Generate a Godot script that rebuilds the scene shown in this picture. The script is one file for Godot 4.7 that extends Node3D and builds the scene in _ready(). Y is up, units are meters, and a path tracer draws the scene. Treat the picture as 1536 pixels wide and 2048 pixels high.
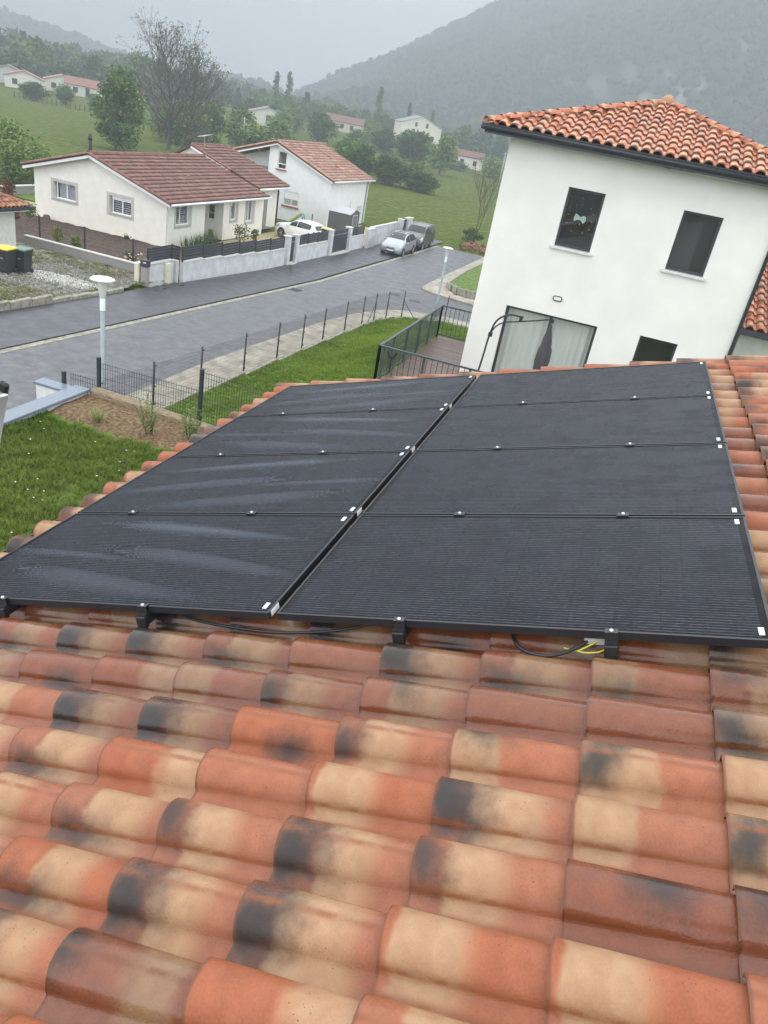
extends Node3D

# ---------------------------------------------------------------- shape helpers
class MB:
	var st := SurfaceTool.new()
	var col := Color.WHITE
	func _init(flat := true) -> void:
		st.begin(Mesh.PRIMITIVE_TRIANGLES)
		st.set_smooth_group(-1 if flat else 0)
	func flat(on: bool) -> void:
		st.set_smooth_group(-1 if on else 0)
	func vx(p: Vector3, uv := Vector2.ZERO) -> void:
		st.set_color(col)
		st.set_uv(uv)
		st.add_vertex(p)
	func tri(a: Vector3, b: Vector3, c: Vector3) -> void:
		vx(a); vx(b); vx(c)
	func quad(a: Vector3, b: Vector3, c: Vector3, d: Vector3) -> void:
		vx(a, Vector2(0, 0)); vx(b, Vector2(1, 0)); vx(c, Vector2(1, 1))
		vx(a, Vector2(0, 0)); vx(c, Vector2(1, 1)); vx(d, Vector2(0, 1))
	func box(c: Vector3, s: Vector3, bs := Basis.IDENTITY) -> void:
		var p := []
		for i in 8:
			p.append(c + bs * Vector3((-0.5 if i & 1 == 0 else 0.5) * s.x, (-0.5 if i & 2 == 0 else 0.5) * s.y, (-0.5 if i & 4 == 0 else 0.5) * s.z))
		for f in [[6, 7, 5, 4], [3, 2, 0, 1], [7, 3, 1, 5], [2, 6, 4, 0], [2, 3, 7, 6], [4, 5, 1, 0]]:
			quad(p[f[0]], p[f[1]], p[f[2]], p[f[3]])
	func bevel_box(c: Vector3, s: Vector3, r: float, bs := Basis.IDENTITY) -> void:
		# a box whose upper edges and vertical edges are chamfered
		var h := s * 0.5
		var rings := [[-h.y, 0.0], [h.y - r, 0.0], [h.y, r]]
		var prev := []
		for k in rings.size():
			var ring := []
			var x: float = h.x - rings[k][1]
			var z: float = h.z - rings[k][1]
			for q in [Vector2(-x + r, -z), Vector2(x - r, -z), Vector2(x, -z + r), Vector2(x, z - r), Vector2(x - r, z), Vector2(-x + r, z), Vector2(-x, z - r), Vector2(-x, -z + r)]:
				ring.append(c + bs * Vector3(q.x, rings[k][0], q.y))
			if k > 0:
				for i in 8:
					var j := (i + 1) % 8
					quad(ring[j], ring[i], prev[i], prev[j])
			prev = ring
		for i in range(1, 7):
			tri(prev[0], prev[i], prev[i + 1])
	func bar(a: Vector3, b: Vector3, w: float, h: float, up := Vector3.UP) -> void:
		var z := (b - a).normalized()
		var x := up.cross(z)
		if x.length() < 0.01:
			x = Vector3.RIGHT.cross(z)
		x = x.normalized()
		box((a + b) * 0.5, Vector3(w, h, a.distance_to(b)), Basis(x, z.cross(x), z))
	func tube(pts: Array, radii: Array, sides := 6, cap := false) -> void:
		var prev := []
		var x := Vector3.ZERO
		for i in pts.size():
			var d: Vector3 = (pts[mini(i + 1, pts.size() - 1)] - pts[maxi(i - 1, 0)]).normalized()
			if x == Vector3.ZERO:
				x = d.cross(Vector3.UP if absf(d.y) < 0.9 else Vector3.RIGHT).normalized()
			x = (x - d * x.dot(d)).normalized()
			var y := d.cross(x)
			var ring := []
			for k in sides:
				var a := TAU * k / sides
				ring.append(pts[i] + (x * cos(a) + y * sin(a)) * radii[mini(i, radii.size() - 1)])
			if i > 0:
				for k in sides:
					var j := (k + 1) % sides
					quad(prev[k], prev[j], ring[j], ring[k])
			if cap and (i == 0 or i == pts.size() - 1):
				for k in range(1, sides - 1):
					if i == 0: tri(ring[0], ring[k + 1], ring[k])
					else: tri(ring[0], ring[k], ring[k + 1])
			prev = ring
	func lathe(prof: Array, sides := 24, c := Vector3.ZERO, bs := Basis.IDENTITY) -> void:
		for i in prof.size() - 1:
			for k in sides:
				var a0 := TAU * k / sides
				var a1 := TAU * (k + 1) / sides
				var q := []
				for e in [[i, a0], [i, a1], [i + 1, a1], [i + 1, a0]]:
					var r: Vector2 = prof[e[0]]
					q.append(c + bs * Vector3(r.x * cos(e[1]), r.y, r.x * sin(e[1])))
				if prof[i].x > 0.0001: tri(q[0], q[1], q[2] if prof[i + 1].x > 0.0001 else q[3])
				if prof[i + 1].x > 0.0001: tri(q[0], q[2], q[3])
	func prism(poly: Array, o: Vector3, ax: Vector3, ay: Vector3, dz: Vector3) -> void:
		var pv := PackedVector2Array(poly)
		var idx := Geometry2D.triangulate_polygon(pv)
		for i in range(0, idx.size(), 3):
			var t := []
			for k in 3: t.append(o + ax * pv[idx[i + k]].x + ay * pv[idx[i + k]].y)
			tri(t[0], t[1], t[2])
			tri(t[0] + dz, t[2] + dz, t[1] + dz)
		for i in pv.size():
			var a := o + ax * pv[i].x + ay * pv[i].y
			var j := (i + 1) % pv.size()
			var b := o + ax * pv[j].x + ay * pv[j].y
			quad(a, b, b + dz, a + dz)
	func wall(o: Vector3, ax: Vector3, ay: Vector3, n: Vector3, w: float, h: float, holes: Array, th: float) -> void:
		# a rendered wall with real openings: holes are Rect2 in metres from o
		var xs := [0.0, w]
		var ys := [0.0, h]
		for r: Rect2 in holes:
			for e in [r.position.x, r.end.x]:
				if not e in xs: xs.append(e)
			for e in [r.position.y, r.end.y]:
				if not e in ys: ys.append(e)
		xs.sort(); ys.sort()
		var at := func(x: float, y: float, z: float) -> Vector3: return o + ax * x + ay * y - n * z
		for i in xs.size() - 1:
			for j in ys.size() - 1:
				var m := Vector2((xs[i] + xs[i + 1]) * 0.5, (ys[j] + ys[j + 1]) * 0.5)
				if holes.any(func(r: Rect2) -> bool: return r.has_point(m)): continue
				for z in [0.0, th]:
					quad(at.call(xs[i], ys[j + 1], z), at.call(xs[i + 1], ys[j + 1], z), at.call(xs[i + 1], ys[j], z), at.call(xs[i], ys[j], z))
		var rims := holes.duplicate()
		rims.append(Rect2(0, 0, w, h))
		for r: Rect2 in rims:
			var c := [r.position, Vector2(r.end.x, r.position.y), r.end, Vector2(r.position.x, r.end.y)]
			for k in 4:
				var a: Vector2 = c[k]
				var b: Vector2 = c[(k + 1) % 4]
				quad(at.call(a.x, a.y, 0), at.call(b.x, b.y, 0), at.call(b.x, b.y, th), at.call(a.x, a.y, th))
	func done() -> ArrayMesh:
		st.index()
		st.generate_normals()
		return st.commit()

var names := {}
var mats := {}
var tex := {}

func P(u: float, y: float, v: float) -> Vector3:
	return Vector3(u, y, -v)

func numbered(called: String) -> String:
	var k: int = names.get(called, 0)
	names[called] = k + 1
	return called if k == 0 else "%s_%03d" % [called, k]

func tag(o: Node, label: String, category: String, group := "") -> Node:
	o.set_meta("label", label)
	o.set_meta("category", category)
	if group: o.set_meta("group", group)
	return o

func thing(called: String, label: String, category: String, at := Vector3.ZERO, turn := 0.0, group := "") -> Node3D:
	var o := Node3D.new()
	o.name = numbered(called)
	add_child(o)
	o.position = at
	o.rotation.y = turn
	tag(o, label, category, group)
	return o

func obj(called: String, b: Variant, m: Material, parent: Node = self) -> MeshInstance3D:
	var o := MeshInstance3D.new()
	o.mesh = b.done() if b is MB else b
	o.material_override = m
	if parent == self:
		o.name = numbered(called)
		add_child(o)
	else:
		var i := 0
		var nm := called
		while parent.has_node(nm):
			i += 1
			nm = "%s_%03d" % [called, i]
		o.name = nm
		parent.add_child(o)
	return o

# fast variant for very many alike parts
func piece(called: String, i: int, me: Mesh, m: Material, parent: Node, t: Transform3D) -> MeshInstance3D:
	var o := MeshInstance3D.new()
	o.mesh = me
	o.material_override = m
	o.name = called if i == 0 else "%s_%03d" % [called, i]
	o.transform = t
	parent.add_child(o)
	return o

func struct(called: String, b: Variant, m: Material, parent: Node = self) -> MeshInstance3D:
	var o := obj(called, b, m, parent)
	o.set_meta("kind", "structure")
	return o

func many(called: String, me: Mesh, m: Material, list: Array, parent: Node = self, cols := []) -> MultiMeshInstance3D:
	var mm := MultiMesh.new()
	mm.transform_format = MultiMesh.TRANSFORM_3D
	mm.use_colors = cols.size() > 0
	mm.mesh = me
	mm.instance_count = list.size()
	for i in list.size():
		mm.set_instance_transform(i, list[i])
		if cols.size(): mm.set_instance_color(i, cols[i])
	var o := MultiMeshInstance3D.new()
	o.multimesh = mm
	o.material_override = m
	o.name = numbered(called) if parent == self else called
	o.set_meta("kind", "stuff")
	parent.add_child(o)
	return o

# ---------------------------------------------------------------- materials
func lin(r: float, g: float, b: float, a := 1.0) -> Color:
	var c := Color(r, g, b).linear_to_srgb()
	c.a = a
	return c

func noise_tex(key: String, freq: float, oct: int, lo: float, hi := 1.0, size := 256, kind := FastNoiseLite.TYPE_SIMPLEX_SMOOTH) -> NoiseTexture2D:
	if tex.has(key): return tex[key]
	var n := FastNoiseLite.new()
	n.noise_type = kind
	n.seed = key.hash() % 9973
	n.frequency = freq
	n.fractal_octaves = oct
	n.fractal_type = FastNoiseLite.FRACTAL_FBM
	n.fractal_gain = 0.6
	var t := NoiseTexture2D.new()
	t.width = size; t.height = size
	t.seamless = true
	t.noise = n
	var g := Gradient.new()
	g.set_color(0, Color(lo, lo, lo)); g.set_color(1, Color(hi, hi, hi))
	t.color_ramp = g
	tex[key] = t
	return t

func M(key: String, c: Color, rough := 0.8, grain := 0.0, scale := 1.0, bump := 0.0, metal := 0.0) -> StandardMaterial3D:
	if mats.has(key): return mats[key]
	var m := StandardMaterial3D.new()
	m.resource_name = key
	m.albedo_color = c
	m.roughness = rough
	m.metallic = metal
	if grain > 0.0 or bump > 0.0:
		m.uv1_triplanar = true
		m.uv1_world_triplanar = true
		m.uv1_scale = Vector3.ONE * scale
	if grain > 0.0:
		var lo := snappedf(1.0 - grain, 0.05)
		m.albedo_texture = noise_tex("grain%.2f" % lo, 0.02, 6, lo)
	if bump > 0.0:
		m.heightmap_enabled = true
		m.heightmap_texture = noise_tex("bump", 0.03, 5, 0.0)
		m.heightmap_scale = bump
	mats[key] = m
	return m

func ramp_mat(key: String, cols: Array, offs: Array, freq: float, scale: float, rough: float, bump := 0.0, size := 512, oct := 6) -> StandardMaterial3D:
	if mats.has(key): return mats[key]
	var n := FastNoiseLite.new()
	n.noise_type = FastNoiseLite.TYPE_SIMPLEX_SMOOTH
	n.seed = key.hash() % 7919
	n.frequency = freq
	n.fractal_octaves = oct
	n.fractal_gain = 0.62
	var t := NoiseTexture2D.new()
	t.width = size; t.height = size; t.seamless = true
	t.noise = n
	var g := Gradient.new()
	g.offsets = PackedFloat32Array(offs)
	g.colors = PackedColorArray(cols)
	t.color_ramp = g
	var m := StandardMaterial3D.new()
	m.resource_name = key
	m.albedo_texture = t
	m.roughness = rough
	m.uv1_triplanar = true
	m.uv1_world_triplanar = true
	m.uv1_scale = Vector3.ONE * scale
	if bump > 0.0:
		m.heightmap_enabled = true
		m.heightmap_texture = noise_tex("bump", 0.03, 5, 0.0)
		m.heightmap_scale = bump
	mats[key] = m
	return m

func vmat(key: String, rough := 0.85, back := 0.0, grain := 0.0, scale := 1.0) -> StandardMaterial3D:
	if mats.has(key): return mats[key]
	var m := M(key, Color.WHITE, rough, grain, scale)
	m.vertex_color_use_as_albedo = true
	if back > 0.0: m.metallic_specular = 0.2
	if back > 0.0:
		m.backlight_enabled = true
		m.backlight = Color(back, back, back)
	return m

func glass(key: String, alpha := 0.15) -> StandardMaterial3D:
	if mats.has(key): return mats[key]
	var m := StandardMaterial3D.new()
	m.resource_name = key
	m.transparency = BaseMaterial3D.TRANSPARENCY_ALPHA
	m.albedo_color = Color(0.25, 0.28, 0.28, alpha)
	m.roughness = 0.03
	m.cull_mode = BaseMaterial3D.CULL_DISABLED
	mats[key] = m
	return m

# ---------------------------------------------------------------- the lie of the land
func gy(v: float) -> float:
	var k := [[-60.0, -2.65], [0.0, -5.35], [40.0, -7.15], [60.0, -7.5], [80.0, -7.7], [120.0, -8.0], [150.0, -8.0], [550.0, -2.0], [3000.0, -2.0]]
	for i in k.size() - 1:
		if v <= k[i + 1][0]:
			return lerpf(k[i][1], k[i + 1][1], clampf((v - k[i][0]) / (k[i + 1][0] - k[i][0]), 0, 1))
	return -2.0

# a strip of ground that follows the fall of the street: rows of [v, left u, right u]
func strip(rows: Array, lift: float, skirt: float) -> MB:
	var b := MB.new(true)
	var fine := []
	for i in rows.size() - 1:
		var n := maxi(1, int(ceil((rows[i + 1][0] - rows[i][0]) / 4.0)))
		for k in n:
			var t := float(k) / n
			fine.append([lerpf(rows[i][0], rows[i + 1][0], t), lerpf(rows[i][1], rows[i + 1][1], t), lerpf(rows[i][2], rows[i + 1][2], t)])
	fine.append(rows[-1])
	for i in fine.size() - 1:
		var r: Array = fine[i]
		var s: Array = fine[i + 1]
		var y0 := gy(r[0]) + lift
		var y1 := gy(s[0]) + lift
		b.quad(P(s[1], y1, s[0]), P(s[2], y1, s[0]), P(r[2], y0, r[0]), P(r[1], y0, r[0]))
		if skirt > 0.0:
			b.quad(P(s[1], y1, s[0]), P(r[1], y0, r[0]), P(r[1], y0 - skirt, r[0]), P(s[1], y1 - skirt, s[0]))
			b.quad(P(r[2], y0, r[0]), P(s[2], y1, s[0]), P(s[2], y1 - skirt, s[0]), P(r[2], y0 - skirt, r[0]))
	if skirt > 0.0:
		for r in [fine[0], fine[-1]]:
			b.quad(P(r[1], gy(r[0]) + lift, r[0]), P(r[2], gy(r[0]) + lift, r[0]), P(r[2], gy(r[0]) + lift - skirt, r[0]), P(r[1], gy(r[0]) + lift - skirt, r[0]))
	return b

# ---------------------------------------------------------------- roof tiles
const SL := 0.31724
var ud := Vector3(cos(SL), sin(SL), 0)
var nm := Vector3(-sin(SL), cos(SL), 0)
var RB := Basis(ud, nm, Vector3(0, 0, 1))
const PROF := [[-0.175, 0.005], [-0.165, 0.002], [-0.14, 0.0], [-0.112, 0.002], [-0.094, 0.008], [-0.086, 0.022], [-0.074, 0.044], [-0.053, 0.064], [-0.027, 0.075], [0.0, 0.078], [0.027, 0.075], [0.053, 0.064], [0.072, 0.044], [0.083, 0.024], [0.087, 0.010]]
const PROF_LOW := [[-0.165, 0.002], [-0.12, 0.0], [-0.09, 0.012], [-0.074, 0.044], [-0.04, 0.071], [0.0, 0.078], [0.04, 0.071], [0.074, 0.044], [0.087, 0.008]]

func roof(u: float, n: float, v: float) -> Vector3:
	return ud * u + nm * n + Vector3(0, 0, -v)

# one clay tile: x runs uphill, y away from the roof, -z across; flip mirrors the picture on it
func tile_mesh(prof: Array, le: float, segs: int, flip: bool, seed_: int, raise := 0.025) -> ArrayMesh:
	var r := RandomNumberGenerator.new()
	r.seed = seed_
	var b := MB.new(false)
	var n := prof.size()
	var wob := []
	for i in n: wob.append(r.randf_range(-0.0012, 0.0012))
	var at := func(i: int, t: float) -> Vector3:
		var v: float = prof[i][0]
		var taper := lerpf(1.07, 0.95, t)
		var vv: float = v * taper if absf(v) < 0.09 else v
		var hh: float = prof[i][1] * (lerpf(1.12, 0.94, t) if absf(v) < 0.09 else 1.0)
		var lip: float = 0.003 * exp(-t * le / 0.012)
		return Vector3(t * le, hh + wob[i] + lerpf(raise, 0.0, t) - lip, -vv)
	var ts := [0.0, 0.012]
	for k in segs: ts.append(0.012 + (1.0 - 0.012) * (k + 1) / segs)
	for k in ts.size() - 1:
		for i in n - 1:
			var q := [[i, ts[k]], [i + 1, ts[k]], [i + 1, ts[k + 1]], [i, ts[k + 1]]]
			var pp := []
			var uv := []
			for e in q:
				pp.append(at.call(e[0], e[1]))
				var a: float = float(e[0]) / (n - 1)
				uv.append(Vector2(e[1], 1.0 - a if flip else a))
			for e in [0, 1, 2, 0, 2, 3]: b.vx(pp[e], uv[e])
	b.flat(true)
	for i in n - 1:
		var a: Vector3 = at.call(i, 0.0)
		var c: Vector3 = at.call(i + 1, 0.0)
		var d := Vector3(0, -0.013 if raise < 0.03 else -0.03, 0)
		for e in [[a, i], [a + d, i], [c + d, i + 1], [a, i], [c + d, i + 1], [c, i + 1]]:
			b.vx(e[0], Vector2(0.004, 1.0 - float(e[1]) / (n - 1) if flip else float(e[1]) / (n - 1)))
	return b.done()

# the kiln and spray marks of one tile: orange clay, a sand coloured patch, a smoky patch
func tile_pic(i: int) -> ImageTexture:
	var r := RandomNumberGenerator.new()
	r.seed = 400 + i * 17
	var nz := FastNoiseLite.new()
	nz.seed = 31 + i
	nz.frequency = 0.022
	nz.fractal_octaves = 3
	var fine := FastNoiseLite.new()
	fine.seed = 77 + i
	fine.frequency = 0.2
	fine.fractal_octaves = 2
	var w := 264
	var h := 176
	var im := Image.create(w, h, false, Image.FORMAT_RGB8)
	var orange := Color(0.31, 0.110, 0.055).lerp(Color(0.27, 0.103, 0.058), r.randf())
	if i % 4 == 1: orange = Color(0.29, 0.092, 0.042)
	var cream := Color(0.34, 0.206, 0.112).lerp(Color(0.37, 0.225, 0.128), r.randf())
	var smoke := Color(0.034, 0.031, 0.029)
	var has_cream := i % 5 != 4
	var c0 := r.randf_range(-0.12, 0.6)
	var c1 := c0 + r.randf_range(0.30, 0.52)
	var s0 := 0.03 if r.randf() < 0.5 else 0.09
	var s1 := 0.10 if s0 < 0.05 else 0.04
	var dark := [0.0, 0.0, 0.0, 0.0, 0.0, 0.0]
	if i % 3 != 1:
		dark = [r.randf_range(0.0, 0.5), r.randf_range(0.3, 0.95), r.randf_range(0.16, 0.30), r.randf_range(0.26, 0.46), r.randf_range(0.8, 1.0), r.randf_range(0.2, 0.9)]
	if i % 7 == 3: dark = [0.10, 0.55, 0.32, 0.55, 1.0, 0.3]
	if i % 7 == 5: dark = [0.2, 0.25, 0.34, 0.3, 0.8, 0.1]
	var specks := []
	for k in 9: specks.append([r.randfn(0.62, 0.12) * w, r.randfn(0.66, 0.05) * h, r.randf_range(0.4, 1.5)])
	for y in h:
		for x in w:
			var u := float(x) / w
			var v := float(y) / h
			var a := nz.get_noise_2d(x, y)
			var f := fine.get_noise_2d(x, y)
			var c := orange * (1.0 + 0.16 * a + 0.13 * f)
			if has_cream:
				var k := smoothstep(c0 - s0, c0 + s0, u + 0.03 * a) * (1.0 - smoothstep(c1 - s1, c1 + s1, u + 0.04 * a + 0.02 * sin(v * 7.0 + i)))
				if f > 0.42: k *= 0.7
				k *= 0.9 + 0.2 * a
				c = c.lerp(cream * (1.0 + 0.10 * a + 0.11 * f), clampf(k, 0, 1))
			if dark[4] > 0.0:
				var d := sqrt(pow((u - dark[0] + dark[5] * 0.4 * (v - dark[1])) / dark[2], 2) + pow((v - dark[1]) / dark[3], 2)) + 0.20 * a + 0.05 * f
				c = c.lerp(smoke, dark[4] * 0.97 * pow(1.0 - smoothstep(0.1, 1.45, d), 1.25))
			# rain water and rust stay in the channel's edge and along its foot
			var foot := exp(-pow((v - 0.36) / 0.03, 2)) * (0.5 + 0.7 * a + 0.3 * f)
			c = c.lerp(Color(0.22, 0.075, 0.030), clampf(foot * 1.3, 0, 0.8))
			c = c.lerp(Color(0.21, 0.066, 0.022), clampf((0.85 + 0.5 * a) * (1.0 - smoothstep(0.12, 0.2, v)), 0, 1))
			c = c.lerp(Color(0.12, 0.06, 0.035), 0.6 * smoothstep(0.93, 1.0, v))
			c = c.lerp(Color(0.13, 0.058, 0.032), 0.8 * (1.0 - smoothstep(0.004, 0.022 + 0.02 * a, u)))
			im.set_pixel(x, y, Color(clampf(c.r, 0, 1), clampf(c.g, 0, 1), clampf(c.b, 0, 1)).linear_to_srgb())
	for s in specks:
		var x := int(s[0])
		var y := int(s[1])
		if x > 1 and y > 1 and x < w - 2 and y < h - 2:
			im.set_pixel(x, y, im.get_pixel(x, y).darkened(0.6))
			if s[2] > 1.0: im.set_pixel(x + 1, y, im.get_pixel(x + 1, y).darkened(0.45))
	return ImageTexture.create_from_image(im)

# how wet a tile is: the channel holds a film of water, the crown of the barrel has dried in patches
func wet_pic(wet: bool) -> ImageTexture:
	var key := "wet_pic" if wet else "damp_pic"
	if tex.has(key): return tex[key]
	var nz := FastNoiseLite.new()
	nz.seed = 5 if wet else 6
	nz.frequency = 0.03
	nz.fractal_octaves = 4
	var im := Image.create(128, 96, false, Image.FORMAT_RGB8)
	for y in 96:
		for x in 128:
			var v := y / 96.0
			var a := nz.get_noise_2d(x, y)
			var q := lerpf(0.24, 0.55, smoothstep(0.30, 0.42, v)) + 0.3 * a
			if wet: q = lerpf(0.13, 0.20, smoothstep(0.30, 0.42, v)) + 0.3 * maxf(0.0, a)
			q = clampf(q, 0.1, 0.8)
			im.set_pixel(x, y, Color(q, q, q))
	tex[key] = ImageTexture.create_from_image(im)
	return tex[key]

func tile_mat(i: int, wet: bool, tint := Color.WHITE, key := "clay") -> StandardMaterial3D:
	var k := "%s_tile_%d%s" % [key, i, "_wet" if wet else ""]
	if mats.has(k): return mats[k]
	if not tex.has("tile%d" % i): tex["tile%d" % i] = tile_pic(i)
	var m := StandardMaterial3D.new()
	m.resource_name = k
	m.albedo_texture = tex["tile%d" % i]
	m.metallic_specular = 0.34
	m.albedo_color = tint * (Color(0.80, 0.78, 0.76) if wet else Color.WHITE)
	m.albedo_color.a = 1.0
	m.roughness = 1.0
	m.roughness_texture = wet_pic(wet)
	m.heightmap_enabled = true
	m.heightmap_texture = noise_tex("clay_bump", 0.11, 4, 0.0)
	m.heightmap_scale = 0.08
	m.clearcoat_enabled = true
	m.clearcoat = 0.3 if wet else 0.06
	m.clearcoat_roughness = 0.12
	mats[k] = m
	return m

func our_house() -> void:
	var h := thing("tiled_house", "low house in front whose orange tiled roof carries the dark solar panels", "house")
	var wallm := M("white render", lin(0.70, 0.69, 0.64), 0.9, 0.1, 0.6, 0.05)
	var b := MB.new()
	# roof deck below the tiles, then the walls
	b.box(roof(0.55, -0.25, 1.5), Vector3(6.1, 0.05, 7.1), RB)
	obj("roof", b, M("roof felt", lin(0.07, 0.045, 0.035), 0.9), h)
	b = MB.new()
	b.wall(P(-2.05, -3.8, -1.8), Vector3(0, 0, -1), Vector3.UP, Vector3.LEFT, 6.75, 2.62, [], 0.2)
	b.wall(P(-2.05, -3.8, 4.95), Vector3(1, 0, 0), Vector3.UP, Vector3(0, 0, -1), 5.4, 2.62, [], 0.2)
	b.prism([Vector2(0, 0), Vector2(5.4, 0), Vector2(5.4, 1.76)], P(-2.05, -1.18, 4.95), Vector3.RIGHT, Vector3.UP, Vector3(0, 0, 0.2))
	obj("wall", b, wallm, h)
	b = MB.new()
	b.box(roof(-2.44, -0.275, 1.6), Vector3(0.05, 0.1, 7.0), RB)
	obj("fascia", b, M("pale fascia", lin(0.68, 0.70, 0.69), 0.5), h)
	# dark half-round gutter under the eave
	b = MB.new(false)
	var arc := []
	for k in 9:
		var a := PI + PI * k / 8.0
		arc.append(Vector2(cos(a), sin(a)) * 0.052)
	var g0 := roof(-2.535, -0.225, 0)
	for k in 8:
		for s in [0.0, 0.008]:
			var q := []
			for e in [[k, -1.95], [k + 1, -1.95], [k + 1, 5.12], [k, 5.12]]:
				q.append(Vector3(g0.x + arc[e[0]].x * (1.0 + s * 14), g0.y + arc[e[0]].y * (1.0 + s * 14), -e[1]))
			b.quad(q[0], q[1], q[2], q[3])
	b.tube([P(g0.x - 0.056, g0.y + 0.004, -1.95), P(g0.x - 0.056, g0.y + 0.004, 5.12)], [0.011], 6)
	obj("gutter", b, M("anthracite gutter", lin(0.035, 0.04, 0.048), 0.4), h)
	# tiles: those in view one by one, those under the panels and past the frame joined
	var lots := []
	for k in 8: lots.append(tile_mesh(PROF, 0.49, 3, k % 2 == 1, 60 + k))
	var r := RandomNumberGenerator.new()
	r.seed = 5
	var n := 0
	var rest := []
	for c in range(-14, 18):
		for j in range(-4, 11):
			var u0 := 1.845 - 0.425 * j
			var v0 := 0.64 + 0.25 * c
			var bs := RB * Basis(Vector3.UP, r.randf_range(-0.008, 0.008)) * Basis(Vector3.RIGHT, r.randf_range(-0.012, 0.012))
			var t := Transform3D(bs, roof(u0 + r.randf_range(-0.006, 0.006), -0.177 + r.randf_range(-0.002, 0.003), v0 + r.randf_range(-0.003, 0.003)))
			var pic := r.randi() % 14
			var shape := r.randi() % 8
			var hidden := u0 > -1.8 and u0 + 0.45 < 1.95 and v0 > 0.5 and v0 < 4.4
			if hidden or v0 < -2.3 or u0 > 2.4:
				rest.append(t)
				continue
			var wet := v0 < 0.3 and v0 > -0.4 or r.randf() < 0.16
			piece("roof_tile", n, lots[shape], tile_mat(pic, wet), h, t)
			n += 1
	many("roof_tiles_beyond", tile_mesh(PROF_LOW, 0.49, 1, false, 3), tile_mat(1, false), rest, h)
	# verge tiles along the far end of the roof
	var vm := tile_mesh([[-0.11, -0.03], [-0.1, 0.02], [-0.075, 0.058], [-0.04, 0.079], [0.0, 0.086], [0.04, 0.079], [0.075, 0.055], [0.1, 0.015], [0.104, -0.12]], 0.49, 2, false, 9)
	for j in range(-3, 11):
		piece("verge_tile", j + 3, vm, tile_mat((j * 5 + 17) % 14, false), h, Transform3D(RB * Basis(Vector3.RIGHT, r.randf_range(-0.01, 0.01)), roof(1.83 - 0.425 * j, -0.165, 5.0)))

# ---------------------------------------------------------------- solar array
const PW := 2.047
const PH := 1.134
const PITCH := 1.154
const RAILS := [-1.6, -0.71, 0.615, 1.49]

func panel_pic(smear_sheen: bool) -> ImageTexture:
	var im := Image.create(1024, 1080, false, Image.FORMAT_RGB8)
	var r := RandomNumberGenerator.new()
	r.seed = 12
	im.fill(lin(0.007, 0.007, 0.009))
	var cw := 1024.0 / 22.6
	for cy in 6:
		for cx in 22:
			var k := r.randf_range(0.9, 1.12)
			var x0 := int(14 + cx * (996.0 / 22.0))
			var y0 := int(14 + cy * (1052.0 / 6.0))
			im.fill_rect(Rect2i(x0, y0, int(996.0 / 22.0) - 1, int(1052.0 / 6.0) - 2), lin(0.0115 * k, 0.013 * k, 0.019 * k))
	for i in 54:
		var y := int(22 + i * 1038.0 / 53.0)
		for s in 128:
			var k := r.randf_range(0.16, 0.40)
			im.fill_rect(Rect2i(14 + s * 8, y, 8, 1), lin(k, k, k * 1.03))
	# rain water smears on the glass, their pale sky sheen painted into the albedo
	if smear_sheen:
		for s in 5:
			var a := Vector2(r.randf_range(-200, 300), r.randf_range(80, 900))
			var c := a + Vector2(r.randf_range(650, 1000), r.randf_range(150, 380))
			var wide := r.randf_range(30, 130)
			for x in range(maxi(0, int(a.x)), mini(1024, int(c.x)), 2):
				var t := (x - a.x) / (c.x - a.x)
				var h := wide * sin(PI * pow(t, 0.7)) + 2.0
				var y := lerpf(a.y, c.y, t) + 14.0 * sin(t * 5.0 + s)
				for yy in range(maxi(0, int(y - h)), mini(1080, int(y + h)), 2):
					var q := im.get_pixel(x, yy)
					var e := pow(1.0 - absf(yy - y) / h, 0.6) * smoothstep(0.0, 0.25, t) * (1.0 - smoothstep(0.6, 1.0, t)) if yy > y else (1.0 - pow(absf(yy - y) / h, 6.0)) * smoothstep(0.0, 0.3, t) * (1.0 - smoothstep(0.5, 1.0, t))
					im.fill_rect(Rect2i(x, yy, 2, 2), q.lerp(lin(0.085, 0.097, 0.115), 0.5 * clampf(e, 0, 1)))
	return ImageTexture.create_from_image(im)

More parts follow.
